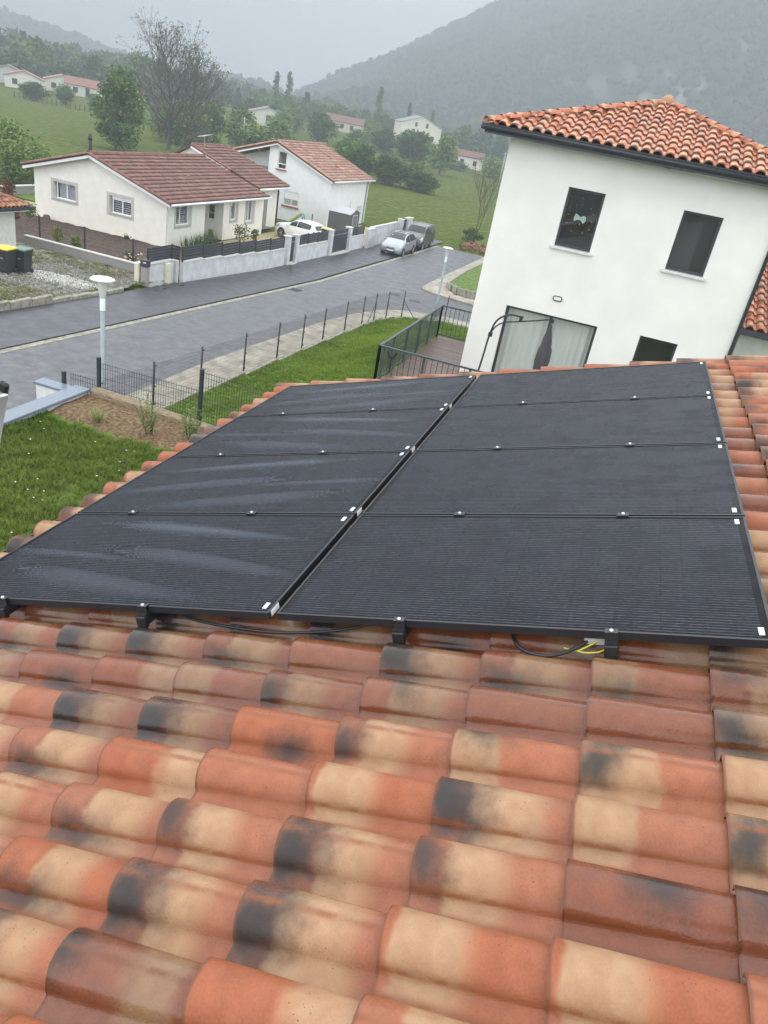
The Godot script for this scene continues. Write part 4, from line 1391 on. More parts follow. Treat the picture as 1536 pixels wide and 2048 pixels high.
func cream_house() -> void:
	var h := thing("cream_house", "wide cream bungalow with brown tiled roof, white windows and grey surrounds", "house")
	var cr := M("cream render", lin(0.80, 0.78, 0.71), 0.9, 0.05, 0.25, 0.04)
	var gr := M("grey surround", lin(0.50, 0.49, 0.45), 0.85, 0.06, 1.0)
	var pvc := M("white pvc", lin(0.78, 0.79, 0.80), 0.35)
	var pane := glass("window glass", 0.10)
	var N := Vector3(0, 0, 1)
	var R := Vector3.RIGHT
	var V := 38.67
	var yb := -7.25
	var b := MB.new()
	# gable wall towards us, then the long wall along the drive with its porch
	b.wall(P(-34.48, yb, V), R, Vector3.UP, N, 9.29, 2.75, [Rect2(1.39, 1.46, 1.59, 0.95), Rect2(5.36, 1.39, 1.53, 0.96)], 0.3)
	b.prism([Vector2(0, 0), Vector2(9.29, 0), Vector2(9.29, 0.1), Vector2(4.3, 1.64), Vector2(0, 0.34)], P(-34.48, yb + 2.75, V), R, Vector3.UP, Vector3(0, 0, -0.3))
	var E := Vector3(0, 0, -1)
	b.wall(P(-25.19, yb, V + 0.302), E, Vector3.UP, R, 4.1, 2.86, [Rect2(0.68, 1.3, 1.6, 1.12)], 0.3)
	b.wall(P(-25.19, yb, 45.45), E, Vector3.UP, R, 5.9, 2.86, [Rect2(0.98, 1.22, 0.9, 1.18), Rect2(3.2, 1.0, 1.15, 1.42)], 0.3)
	b.wall(P(-26.6, yb, 43.1), E, Vector3.UP, R, 2.3, 2.86, [Rect2(0.6, 0.1, 0.95, 2.1)], 0.2)
	b.wall(P(-25.5, yb, 43.07), Vector3.LEFT, Vector3.UP, E, 1.1, 2.86, [], 0.1)
	b.wall(P(-25.5, yb, 45.44), Vector3.LEFT, Vector3.UP, N, 1.1, 2.86, [Rect2(0.35, 1.25, 0.45, 0.9)], 0.1)
	# garage wing set back behind
	b.wall(P(-25.5, yb, 51.36), Vector3.LEFT, Vector3.UP, E, 0.8, 2.9, [], 0.1)
	b.wall(P(-26.3, yb, 51.3), E, Vector3.UP, R, 4.9, 3.0, [Rect2(0.5, 0.05, 2.5, 2.3)], 0.3)
	b.wall(P(-34.48, yb, 56.2), R, Vector3.UP, E, 8.18, 3.0, [], 0.3)
	b.wall(P(-34.48, yb, V + 0.302), E, Vector3.UP, Vector3.LEFT, 17.2, 3.05, [], 0.3)
	b.prism([Vector2(0, 0), Vector2(8.2, 0), Vector2(3.2, 1.9)], P(-34.48, -4.2, 51.5), R, Vector3.UP, Vector3(0, 0, -0.2))
	obj("wall", b, cr, h)
	b = MB.new()
	b.box(P(-30.0, yb + 0.06, 47.0), Vector3(8.0, 0.1, 15.0))
	obj("floor", b, mats["dim interior"], h)
	b = MB.new()
	b.box(P(-30.3, -4.52, 47.0), Vector3(7.9, 0.08, 15.0))
	obj("ceiling", b, mats["dim interior"], h)
	b = MB.new()
	b.box(P(-29.8, -6.0, 41.2), Vector3(0.1, 2.6, 4.4))
	obj("partition", b, mats["dim interior"], h)
	var net := M("white net curtain", lin(0.50, 0.53, 0.60), 0.95)
	var i0 := P(-34.48 + 1.39, yb + 1.46, V)
	surround(h, i0, R, N, 1.59, 0.95, gr)
	window(h, i0 + R * 0.14, R, N, 1.45, 0.95, 0.16, pvc, pane, [0.5])
	obj("curtain", pleats(i0 + Vector3(0.2, 0.03, -0.3), R, N, 1.3, 0.9, 12, 0.02), net, h)
	var i1 := P(-34.48 + 5.36, yb + 1.39, V)
	surround(h, i1, R, N, 1.53, 0.96, gr)
	window(h, i1 + R * 0.14, R, N, 1.39, 0.80, 0.16, pvc, pane, [0.5])
	b = MB.new()
	b.box(i1 + Vector3(0.835, 0.88, -0.14), Vector3(1.39, 0.16, 0.1))
	obj("shutter_box", b, pvc, h)
	for k in 6:
		b = MB.new()
		b.box(i1 + Vector3(0.85, 0.12 + k * 0.125, -0.26), Vector3(1.25, 0.065, 0.01))
		obj("blind_band", b, net, h)
	for e in [[Rect2(0.68, 1.3, 1.6, 1.12), V + 0.302, 0.4], [Rect2(0.98, 1.22, 0.9, 1.18), 45.45, 0.5], [Rect2(3.2, 1.0, 1.15, 1.42), 45.45, 0.5]]:
		var r: Rect2 = e[0]
		var o := P(-25.19, yb + r.position.y, e[1] + r.position.x)
		surround(h, o, E, R, r.size.x, r.size.y, gr)
		window(h, o, E, R, r.size.x, r.size.y, 0.16, pvc, pane, [e[2]] if r.size.x > 1.0 else [])
		for k in int(r.size.y / 0.13):
			b = MB.new()
			b.box(o + Vector3(-0.28, 0.08 + k * 0.13, -r.size.x * 0.62), Vector3(0.01, 0.07, r.size.x * 0.6))
			obj("blind_band", b, net, h)
	window(h, P(-26.6, yb + 0.1, 43.7), E, R, 0.95, 2.1, 0.06, pvc, M("grey door", lin(0.30, 0.31, 0.32), 0.5), [], 0.08, "front_door")
	b = MB.new()
	b.box(P(-26.42, yb + 1.5, 52.75), Vector3(0.05, 1.7, 1.5))
	obj("garage_door", b, M("garage door white", lin(0.66, 0.68, 0.70), 0.5), h)
	# roofs
	var tl := vmat("small tiles", 0.55, 0.0, 0.15, 1.6)
	var cols := [Color(0.165, 0.075, 0.055), Color(0.24, 0.112, 0.082), Color(0.33, 0.18, 0.135)]
	var s := 0.313
	var al := atan(s)
	var eR := P(-24.62, -4.55, 38.15)
	var ridge := P(-30.18, -4.55 + s * 5.56, 38.15)
	b = MB.new()
	b.prism([Vector2(-34.95, -4.27), Vector2(-30.18, -2.83), Vector2(-24.62, -4.57), Vector2(-24.62, -4.63), Vector2(-30.18, -2.9), Vector2(-34.95, -4.33)], Vector3(0, 0, -38.17), R, Vector3.UP, Vector3(0, 0, -13.2))
	b.prism([Vector2(-34.95, -4.2), Vector2(-31.3, -2.24), Vector2(-25.65, -4.18), Vector2(-25.65, -4.25), Vector2(-31.3, -2.32), Vector2(-34.95, -4.27)], Vector3(0, 0, -51.2), R, Vector3.UP, Vector3(0, 0, -5.3))
	obj("roof", b, M("brown underlay", lin(0.12, 0.05, 0.04), 0.9), h)
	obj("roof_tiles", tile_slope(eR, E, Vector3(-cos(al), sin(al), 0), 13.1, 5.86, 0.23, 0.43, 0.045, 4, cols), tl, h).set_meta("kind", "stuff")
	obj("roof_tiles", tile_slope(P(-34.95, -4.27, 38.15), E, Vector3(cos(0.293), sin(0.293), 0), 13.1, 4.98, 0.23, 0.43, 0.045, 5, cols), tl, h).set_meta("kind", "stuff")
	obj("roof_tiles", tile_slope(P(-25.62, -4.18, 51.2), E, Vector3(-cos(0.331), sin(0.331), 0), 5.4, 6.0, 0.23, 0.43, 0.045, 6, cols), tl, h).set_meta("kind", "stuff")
	var cc := [Color(0.22, 0.085, 0.06), Color(0.33, 0.14, 0.10)]
	var n := caps(h, "ridge_tile", ridge + Vector3.UP * 0.03, P(-30.18, -2.78, 51.2), 0.13, 0.4, cc, 1, 0)
	n = caps(h, "ridge_tile", P(-31.3, -2.2, 51.1), P(-31.3, -2.2, 56.5), 0.13, 0.4, cc, 2, n)
	n = 0
	for e in [[eR + Vector3(0, 0.02, 0), ridge], [P(-34.95, -4.24, 38.15), ridge], [P(-25.62, -4.14, 56.5), P(-31.3, -2.2, 56.5)], [P(-27.9, -3.38, 51.15), P(-31.3, -2.2, 51.15)]]:
		n = caps(h, "verge_tile", e[0], e[1], 0.11, 0.36, cc, 3 + n, n)
	b = MB.new()
	b.bar(P(-24.7, -4.67, 38.2), P(-30.18, -2.98, 38.2), 0.03, 0.15)
	b.bar(P(-34.9, -4.4, 38.2), P(-30.18, -2.98, 38.2), 0.03, 0.15)
	obj("bargeboard", b, pvc, h)
	b = MB.new()
	b.bar(P(-28.2, -3.4, 51.12), P(-31.3, -2.37, 51.12), 0.03, 0.13)
	obj("bargeboard", b, pvc, h)
	b = MB.new(false)
	b.tube([P(-25.58, -4.26, 51.3), P(-25.58, -4.26, 56.5)], [0.075], 8, true)
	obj("gutter", b, pvc, h)
	b = MB.new(false)
	b.tube([P(-24.58, -4.62, 38.2), P(-24.58, -4.62, 51.3)], [0.075], 8, true)
	b.flat(true)
	b.box(P(-24.9, -4.64, 44.8), Vector3(0.62, 0.02, 13.0))
	obj("gutter", b, pvc, h)
	b = MB.new(false)
	b.tube([P(-24.6, -4.68, 38.4), P(-24.95, -4.85, 38.6), P(-25.12, -5.0, 38.72), P(-25.12, yb, 38.72)], [0.05], 8)
	obj("downpipe", b, pvc, h)
	b = MB.new(false)
	b.tube([P(-33.2, -3.9, 42.3), P(-33.2, -2.15, 42.3)], [0.11], 10, true)
	b.tube([P(-33.2, -2.5, 42.3), P(-33.2, -2.3, 42.3)], [0.14], 10, true)
	obj("chimney_flue", b, M("black flue", lin(0.013, 0.014, 0.014), 0.5), h)
	b = MB.new(false)
	b.lathe([Vector2(0.3, -0.75), Vector2(0.14, 0.0), Vector2(0.11, 0.05)], 12, P(-33.2, -3.2, 42.3))
	obj("flue_collar", b, pvc, h)
	b = MB.new()
	b.box(P(-27.4, -3.62, 44.5), Vector3(0.22, 0.14, 0.24), Basis(Vector3(0, 0, 1), -0.3))
	obj("roof_vent", b, M("vent clay", lin(0.24, 0.07, 0.045), 0.7), h)
	# rake aerial on the rear roof
	b = MB.new(false)
	b.tube([P(-31.0, -2.4, 52.5), P(-31.0, -1.55, 52.5)], [0.02], 6)
	for k in 5: b.tube([P(-31.5 + 0.14 * k, -1.72 + 0.03 * k, 52.2), P(-31.15 + 0.14 * k, -1.5 + 0.03 * k, 52.9)], [0.012], 4)
	b.tube([P(-31.5, -1.65, 52.5), P(-30.7, -1.48, 52.5)], [0.015], 4)
	tag(obj("roof_aerial", b, M("aerial metal", lin(0.45, 0.45, 0.43), 0.4, 0, 1, 0, 0.6)), "thin metal rake aerial on the brown roof's rear ridge", "aerial")

func salmon_house() -> void:
	var h := thing("salmon_roof_house", "white two level house with salmon tiled roof, behind the parked white car", "house")
	var wm := M("white wall", lin(0.78, 0.79, 0.79), 0.9, 0.07, 0.25)
	var pvc: Material = mats["white pvc"]
	var pane := glass("window glass", 0.10)
	var R := Vector3.RIGHT
	var E := Vector3(0, 0, -1)
	var N := Vector3(0, 0, 1)
	var V := 63.0
	var yb := -7.7
	var b := MB.new()
	b.wall(P(-30.73, yb, V), R, Vector3.UP, N, 6.0, 4.06, [Rect2(1.74, 1.32, 1.38, 1.16)], 0.3)
	# gable above, with the upper window cut out: built round it
	b.wall(P(-30.73, yb + 4.06, V), R, Vector3.UP, N, 1.9, 1.55, [Rect2(0.84, 0.06, 0.8, 1.4)], 0.3)
	b.prism([Vector2(0, 1.55), Vector2(1.9, 1.55), Vector2(0.9, 1.93), Vector2(0, 1.65)], P(-30.73, yb + 4.06, V), R, Vector3.UP, Vector3(0, 0, -0.3))
	b.prism([Vector2(1.9, 0), Vector2(6.0, 0), Vector2(6.0, 0.02), Vector2(1.9, 1.55)], P(-30.73, yb + 4.06, V), R, Vector3.UP, Vector3(0, 0, -0.3))
	b.wall(P(-34.0, yb, V + 1.5), R, Vector3.UP, N, 3.3, 4.5, [], 0.3)
	b.prism([Vector2(0, 0), Vector2(3.3, 0), Vector2(3.3, 1.1)], P(-34.0, yb + 4.5, V + 1.5), R, Vector3.UP, Vector3(0, 0, -0.3))
	b.wall(P(-30.73, yb, V + 0.302), E, Vector3.UP, Vector3.LEFT, 1.2, 5.6, [], 0.2)
	b.wall(P(-24.73, yb, V + 0.302), E, Vector3.UP, R, 9.2, 4.06, [Rect2(5.0, 1.05, 0.42, 1.1), Rect2(7.0, 0.1, 1.6, 1.55)], 0.3)
	b.wall(P(-34.0, yb, V + 9.6), R, Vector3.UP, E, 9.27, 4.06, [], 0.3)
	b.prism([Vector2(0, 0), Vector2(9.27, 0), Vector2(4.15, 1.95), Vector2(0, 0.55)], P(-34.0, yb + 4.06, V + 9.6), R, Vector3.UP, Vector3(0, 0, 0.3))
	b.box(P(-29.4, yb + 4.6, V + 1.6), Vector3(1.6, 1.2, 0.1))
	obj("wall", b, wm, h)
	b = MB.new()
	b.box(P(-29.5, yb + 3.9, V + 5), Vector3(8.4, 0.1, 8.6))
	b.box(P(-27.0, yb + 1.5, V + 1.8), Vector3(0.1, 3.0, 2.8))
	obj("floor", b, mats["dim interior"], h)
	var o := P(-30.73 + 1.74, yb + 1.32, V)
	window(h, o, R, N, 1.38, 1.16, 0.14, pvc, pane, [0.5])
	for k in 7:
		b = MB.new()
		b.box(o + Vector3(0.69, 0.58 + k * 0.085, -0.08), Vector3(1.36, 0.08, 0.02))
		obj("shutter_slat", b, pvc, h)
	var br := M("brick sill", lin(0.42, 0.13, 0.08), 0.8, 0.2, 2.0)
	b = MB.new()
	b.box(o + Vector3(0.69, -0.06, 0.04), Vector3(1.6, 0.12, 0.24))
	obj("sill", b, br, h)
	o = P(-30.73 + 0.84, yb + 4.12, V)
	window(h, o, R, N, 0.8, 1.4, 0.14, pvc, pane, [])
	b = MB.new()
	b.box(o + Vector3(0.4, 0.42, -0.1), Vector3(0.8, 0.07, 0.05))
	obj("transom", b, pvc, h)
	b = MB.new()
	b.box(o + Vector3(0.4, -0.06, 0.04), Vector3(0.95, 0.11, 0.24))
	obj("sill", b, br, h)
	window(h, P(-24.73, yb + 1.05, V + 5.302), E, R, 0.42, 1.1, 0.12, pvc, pane, [])
	window(h, P(-24.73, yb + 0.1, V + 7.302), E, R, 1.6, 1.55, 0.12, pvc, M("door panel white", lin(0.62, 0.63, 0.63), 0.5), [0.5], 0.07, "side_door")
	var sl := 0.392
	var al := atan(sl)
	var cols := [Color(0.29, 0.14, 0.095), Color(0.47, 0.27, 0.19), Color(0.60, 0.44, 0.33)]
	var tl := vmat("small tiles", 0.55, 0.0, 0.15, 1.6)
	b = MB.new()
	b.prism([Vector2(-34.5, -3.02), Vector2(-29.85, -1.50), Vector2(-24.35, -3.66), Vector2(-24.35, -3.74), Vector2(-29.85, -1.6), Vector2(-34.5, -3.12)], Vector3(0, 0, -62.5), R, Vector3.UP, Vector3(0, 0, -10.7))
	obj("roof", b, M("salmon underlay", lin(0.2, 0.09, 0.06), 0.9), h)
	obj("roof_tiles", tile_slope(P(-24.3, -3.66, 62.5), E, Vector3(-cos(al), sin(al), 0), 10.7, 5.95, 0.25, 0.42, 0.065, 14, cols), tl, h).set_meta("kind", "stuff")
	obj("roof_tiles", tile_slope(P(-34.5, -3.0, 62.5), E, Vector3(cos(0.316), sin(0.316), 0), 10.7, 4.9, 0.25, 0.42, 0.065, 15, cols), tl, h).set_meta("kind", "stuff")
	var cc := [Color(0.42, 0.20, 0.135), Color(0.55, 0.31, 0.22)]
	caps(h, "ridge_tile", P(-29.85, -1.42, 62.4), P(-29.85, -1.42, 73.2), 0.14, 0.42, cc, 5, 0)
	var n := caps(h, "verge_tile", P(-24.3, -3.6, 62.5), P(-29.85, -1.42, 62.5), 0.13, 0.4, cc, 6, 0)
	caps(h, "verge_tile", P(-34.5, -2.96, 62.5), P(-29.85, -1.42, 62.5), 0.13, 0.4, cc, 7, n)
	b = MB.new()
	b.bar(P(-24.4, -3.78, 62.55), P(-29.85, -1.64, 62.55), 0.03, 0.14)
	b.bar(P(-34.4, -3.16, 62.55), P(-29.85, -1.64, 62.55), 0.03, 0.14)
	obj("bargeboard", b, pvc, h)
	b = MB.new(false)
	b.tube([P(-24.26, -3.7, 62.6), P(-24.26, -3.7, 73.2)], [0.07], 8, true)
	obj("gutter", b, pvc, h)
	b = MB.new(false)
	b.tube([P(-24.5, -3.8, 72.6), P(-24.66, -4.1, 72.6), P(-24.66, -7.6, 72.6)], [0.05], 8)
	obj("downpipe", b, pvc, h)
	b = MB.new()
	b.box(P(-31.9, -2.45, 63.8), Vector3(0.2, 0.25, 1.4))
	obj("roof_bracket", b, M("brown timber", lin(0.28, 0.14, 0.07), 0.8), h)
	b = MB.new()
	b.box(P(-26.2, -2.8, 67.5), Vector3(0.25, 0.16, 0.25))
	obj("roof_vent", b, mats["vent clay"], h)

func boundary() -> void:
	# white rendered street wall in stepped lengths, slatted panels on top, gates between piers
	var w := thing("street_wall", "long white rendered street wall topped with dark slatted panels and piers", "wall")
	var wm := M("street wall render", lin(0.66, 0.675, 0.69), 0.9, 0.16, 0.3, 0.05)
	var cap := M("pale wall cap", lin(0.58, 0.57, 0.53), 0.8, 0.12, 1.0)
	var dk := M("anthracite slats", lin(0.026, 0.031, 0.040), 0.42)
	var sx := MB.new()
	sx.bevel_box(Vector3.ZERO, Vector3(0.025, 0.115, 1.0), 0.006)
	var slat := sx.done()
	var ns := 0
	var runs := [[28.1, 30.15, -19.3, 0.0, 1], [30.55, 42.15, -19.0, 0.0, 6], [44.1, 49.3, -19.0, 0.0, 3], [53.7, 56.9, -19.0, 0.0, 2]]
	for r in runs:
		var n: int = r[4]
		for i in n:
			var v0: float = lerpf(r[0], r[1], float(i) / n)
			var v1: float = lerpf(r[0], r[1], float(i + 1) / n)
			var y := gy((v0 + v1) / 2)
			var b := MB.new()
			b.box(P(r[2] - 0.1, y + 0.3, (v0 + v1) / 2), Vector3(0.2, 1.3, v1 - v0))
			obj("wall", b, wm, w)
			b = MB.new()
			b.bevel_box(P(r[2] - 0.1, y + 0.975, (v0 + v1) / 2), Vector3(0.28, 0.05, v1 - v0 - 0.12), 0.015)
			obj("wall_cap", b, cap, w)
			for k in 5:
				piece("slat", ns, slat, dk, w, Transform3D(Basis.from_scale(Vector3(1, 1, v1 - v0 - 0.06)), P(r[2] - 0.1, y + 1.09 + k * 0.128, (v0 + v1) / 2)))
				ns += 1
			for v in [v0 + 0.03, v1 - 0.03]:
				b = MB.new()
				b.bevel_box(P(r[2] - 0.1, y + 1.33, v), Vector3(0.06, 0.72, 0.06), 0.006)
				obj("panel_post", b, dk, w)
	# the jog of the wall round the meter cupboard
	var b := MB.new()
	b.box(P(-19.6, gy(30.3) + 0.35, 30.35), Vector3(0.8, 1.25, 0.2))
	obj("wall", b, wm, w)
	for k in 5:
		piece("slat", ns, slat, dk, w, Transform3D(Basis(Vector3.UP, PI / 2) * Basis.from_scale(Vector3(1, 1, 0.5)), P(-19.35, gy(30.3) + 1.09 + k * 0.128, 30.35)))
		ns += 1
	# taller plain length with a jog, then the far piers
	for e in [[56.95, 58.6, -18.7, 1.45], [58.9, 66.2, -19.15, 1.4]]:
		var y := gy((e[0] + e[1]) / 2)
		b = MB.new()
		b.box(P(e[2] - 0.1, y + 0.55, (e[0] + e[1]) / 2), Vector3(0.2, 1.7, e[1] - e[0]))
		obj("wall", b, wm, w)
		b = MB.new()
		b.bevel_box(P(e[2] - 0.1, y + 1.43, (e[0] + e[1]) / 2), Vector3(0.28, 0.06, e[1] - e[0]), 0.015)
		obj("wall_cap", b, cap, w)
	b = MB.new()
	b.box(P(-18.95, gy(58.7) + 0.55, 58.75), Vector3(0.5, 1.7, 0.28))
	obj("wall", b, wm, w)
	for e in [[42.5, 0.36], [43.75, 0.36], [49.6, 0.4], [53.35, 0.42], [66.6, 0.45], [68.6, 0.4], [69.5, 0.45]]:
		var y := gy(e[0])
		b = MB.new()
		b.box(P(-19.05, y + 0.65, e[0]), Vector3(e[1], 2.1, e[1]))
		obj("pier", b, wm, w)
		b = MB.new()
		b.bevel_box(P(-19.05, y + 1.72, e[0]), Vector3(e[1] + 0.1, 0.07, e[1] + 0.1), 0.02)
		obj("pier_cap", b, cap, w)
	b = MB.new()
	b.box(P(-19.05, gy(53.3) + 1.0, 53.13), Vector3(0.06, 0.14, 0.03))
	obj("entry_button", b, dk, w)
	# gates
	for e in [[42.7, 43.55, "narrow dark pedestrian gate between two white piers"], [49.82, 53.12, "wide dark sliding gate across the drive of the parked white car"], [66.85, 68.4, "dark gate between the far white piers behind the parked van"]]:
		var y := gy((e[0] + e[1]) / 2)
		var g := thing("street_gate", e[2], "gate")
		var nb := int(ceil((e[1] - e[0]) / 0.14))
		for k in 12:
			b = MB.new()
			b.bevel_box(P(-19.05, y + 0.17 + k * 0.126, (e[0] + e[1]) / 2), Vector3(0.03, 0.122, e[1] - e[0]), 0.004)
			obj("slat", b, dk, g)
		b = MB.new()
		b.box(P(-19.01, y + 1.33, (e[0] + e[1]) / 2), Vector3(0.03, 0.03, e[1] - e[0]))
		obj("trim_strip", b, M("gate trim", lin(0.3, 0.31, 0.33), 0.35), g)
		b = MB.new()
		b.box(P(-19.0, y + 0.02, (e[0] + e[1]) / 2), Vector3(0.5, 0.06, e[1] - e[0]))
		obj("threshold", b, cap, g)
	# meter cupboards and letterbox at the near corner
	for e in [[-19.24, 29.55, "cream meter cupboard set against the street wall's first length", 0.14, 0.92, 0.42], [-19.75, 28.0, "slim cream meter post standing at the wall's near end", 0.25, 0.95, 0.4]]:
		var y := gy(e[1])
		var t := thing("meter_cupboard", e[2], "meter cupboard", P(e[0], y, e[1]), 0, "meter cupboards by the street wall")
		b = MB.new()
		b.bevel_box(Vector3(0, e[4] / 2, 0), Vector3(e[3], e[4], e[5]), 0.03)
		obj("body", b, M("cream plastic", lin(0.66, 0.62, 0.49), 0.5), t)
		b = MB.new()
		b.box(Vector3(e[3] / 2 + 0.004, e[4] * 0.6, 0), Vector3(0.012, e[4] * 0.6, e[5] * 0.86))
		obj("door", b, M("cream plastic", lin(0.66, 0.62, 0.49), 0.5), t)
		b = MB.new()
		b.box(Vector3(e[3] / 2 + 0.014, e[4] * 0.62, e[5] * 0.2), Vector3(0.012, 0.05, 0.03))
		obj("lock", b, M("black plastic", lin(0.012, 0.012, 0.013), 0.5), t)
	var lbx := thing("letterbox", "dark letterbox on a post beside the cream meter post", "letterbox", P(-19.35, gy(28.0), 27.9))
	b = MB.new()
	b.bevel_box(Vector3(0, 1.0, 0), Vector3(0.36, 0.3, 0.3), 0.02)
	obj("box", b, dk, lbx)
	b = MB.new()
	b.box(Vector3(0, 0.42, 0), Vector3(0.3, 0.85, 0.22))
	obj("post", b, M("bare block", lin(0.36, 0.35, 0.33), 0.9, 0.2, 2.0), lbx)
	b = MB.new()
	b.box(Vector3(0.05, 1.03, 0.152), Vector3(0.16, 0.06, 0.004))
	obj("name_plate", b, cap, lbx)
	# flush plates and drain in the pavement edge
	for k in 4:
		b = MB.new()
		b.bevel_box(P(-18.72 - 0.02 * k, gy(27.4 + k * 0.75) + 0.014, 27.4 + k * 0.75), Vector3(0.5, 0.03, 0.5), 0.01)
		tag(obj("access_cover", b, M("cast iron", lin(0.05, 0.05, 0.052), 0.5, 0.3, 4.0)), "%s square access cover in the ground before the meter cupboards" % ["nearest", "second", "third", "farthest"][k], "access cover", "access covers by the meter cupboards")
	# garden: soil, low block wall with dark posts
	var soil := ramp_mat("dug soil", [Color(0.19, 0.145, 0.115), Color(0.29, 0.225, 0.175), Color(0.38, 0.305, 0.235)], [0.2, 0.5, 0.8], 0.03, 0.3, 0.95, 4.0)
	var nz := FastNoiseLite.new()
	nz.frequency = 0.8
	b = MB.new(false)
	for i in 68:
		for j in 24:
			var q := []
			for e in [[i, j + 1], [i + 1, j + 1], [i + 1, j], [i, j]]:
				var u: float = -36.5 + e[0] * 0.25
				var v: float = 29.9 + e[1] * 0.34
				q.append(P(u, gy(v) + 0.03 + 0.07 * nz.get_noise_2d(u * 2, v * 2) + 0.05 * sin(v * 6.0), v))
			b.quad(q[0], q[1], q[2], q[3])
	struct("garden_bed", b, soil)
	var gw := thing("block_wall", "low bare block wall with dark fence posts beside the dug garden", "wall")
	b = MB.new()
	b.box(P(-23.4, gy(29.6) + 0.1, 29.65), Vector3(8.0, 0.75, 0.18))
	obj("wall", b, M("bare block", lin(0.36, 0.35, 0.33), 0.9, 0.2, 2.0), gw)
	b = MB.new()
	b.bevel_box(P(-23.4, gy(29.6) + 0.5, 29.65), Vector3(8.0, 0.05, 0.24), 0.01)
	obj("wall_cap", b, cap, gw)
	for u in [-26.66, -24.04, -21.31]:
		b = MB.new()
		b.box(P(u, gy(29.6) + 1.0, 29.8), Vector3(0.065, 1.15, 0.065))
		obj("post", b, dk, gw)
	b = MB.new()
	for k in 60: b.box(P(-26.66 + k * 0.119, gy(29.6) + 1.0, 29.8), Vector3(0.004, 1.0, 0.004))
	for k in 8: b.box(P(-23.1, gy(29.6) + 0.55 + k * 0.13, 29.8), Vector3(7.2, 0.004, 0.004))
	obj("wire_mesh", b, dk, gw)
	# paved strip along the cream house, and the drive with its concrete
	var sand := ramp_mat("sandy paving", [Color(0.55, 0.51, 0.38), Color(0.66, 0.61, 0.46), Color(0.72, 0.68, 0.54)], [0.2, 0.5, 0.8], 0.02, 0.3, 0.9, 0.2)
	b = MB.new()
	b.box(P(-30.2, -7.24, 38.2), Vector3(10.5, 0.2, 0.95))
	b.box(P(-36.5, -7.26, 41.5), Vector3(4.0, 0.2, 7.5))
	struct("house_path", b, sand)
	b = MB.new()
	b.box(P(-22.3, -7.42, 50.6), Vector3(6.2, 0.2, 8.6))
	b.box(P(-24.5, -7.43, 44.3), Vector3(1.5, 0.2, 5.0))
	b.box(P(-22.0, -7.52, 62.0), Vector3(5.4, 0.12, 14.0))
	struct("driveway", b, sand)
	b = MB.new()
	b.box(P(-21.3, -6.88, 31.9), Vector3(3.6, 0.2, 3.6))
	b.box(P(-20.6, -7.12, 39.6), Vector3(2.6, 0.2, 11.4))
	struct("front_garden", b, lawn_mat())
	# gravel yard with its edging kerb
	var grav := ramp_mat("gravel yard", [Color(0.24, 0.25, 0.17), Color(0.37, 0.36, 0.29), Color(0.47, 0.45, 0.39), Color(0.60, 0.58, 0.52)], [0.25, 0.45, 0.62, 0.85], 0.03, 0.16, 0.95, 2.0, 512, 8)
	b = strip([[5.0, -40.0, -19.05], [26.3, -40.0, -19.1], [27.6, -40.0, -19.6], [29.5, -40.0, -20.6]], 0.10, 0.0)
	struct("gravel_yard", b, grav)
	var conc: Material = mats["worn concrete"]
	var kb := Node3D.new()
	kb.name = "yard_kerb"
	kb.set_meta("kind", "structure")
	add_child(kb)
	for k in 13:
		var v := 12.0 + k * 1.1
		b = MB.new()
		var hh := 0.34 if v < 21.9 else 0.2
		b.bevel_box(P(-19.02, gy(v) + hh / 2 - 0.05, v), Vector3(0.18, hh, 1.08), 0.02)
		obj("kerb_stone", b, conc, kb)
	var r := RandomNumberGenerator.new()
	r.seed = 6
	var list := []
	var cl := []
	while list.size() < 5200:
		var u := r.randf_range(-24.4, -19.4)
		var v := r.randf_range(20.0, 28.5)
		var white := pow((v - 24.6) / 0.75, 2) + pow((u + 21.3) / 1.9, 2) < 1.0 + r.randf_range(-0.6, 0.5)
		if not white and r.randf() < 0.72: continue
		var s := r.randf_range(0.5, 1.5)
		list.append(Transform3D(Basis(Vector3(r.randfn(), r.randfn(), r.randfn()).normalized(), r.randf() * TAU) * Basis.from_scale(Vector3(s, s * 0.7, s)), P(u, gy(v) + 0.11, v)))
		var c := r.randf_range(0.34, 0.58) if white and r.randf() < 0.85 else r.randf_range(0.12, 0.3)
		cl.append(Color(c, c * 0.97, c * 0.9))
	var pb := MB.new(false)
	pb.lathe([Vector2(0, -0.03), Vector2(0.03, -0.01), Vector2(0.034, 0.01), Vector2(0, 0.03)], 6)
	many("gravel_stones", pb.done(), vmat("gravel stone", 0.9), list, self, cl)
	scatter_grass("weeds", 5200, 55, func(q: RandomNumberGenerator) -> Variant:
		var u := q.randf_range(-26.0, -19.2)
		var v := q.randf_range(13.0, 29.4)
		if v > 22.2 and v < 26.0 and u < -19.7 and q.randf() < 0.9 or v > 22.2 and nz.get_noise_2d(u * 0.6, v * 0.6) < 0.0: return null
		return P(u, gy(v) + 0.09, v), 0.12, [Color(0.10, 0.125, 0.035), Color(0.25, 0.24, 0.11)])

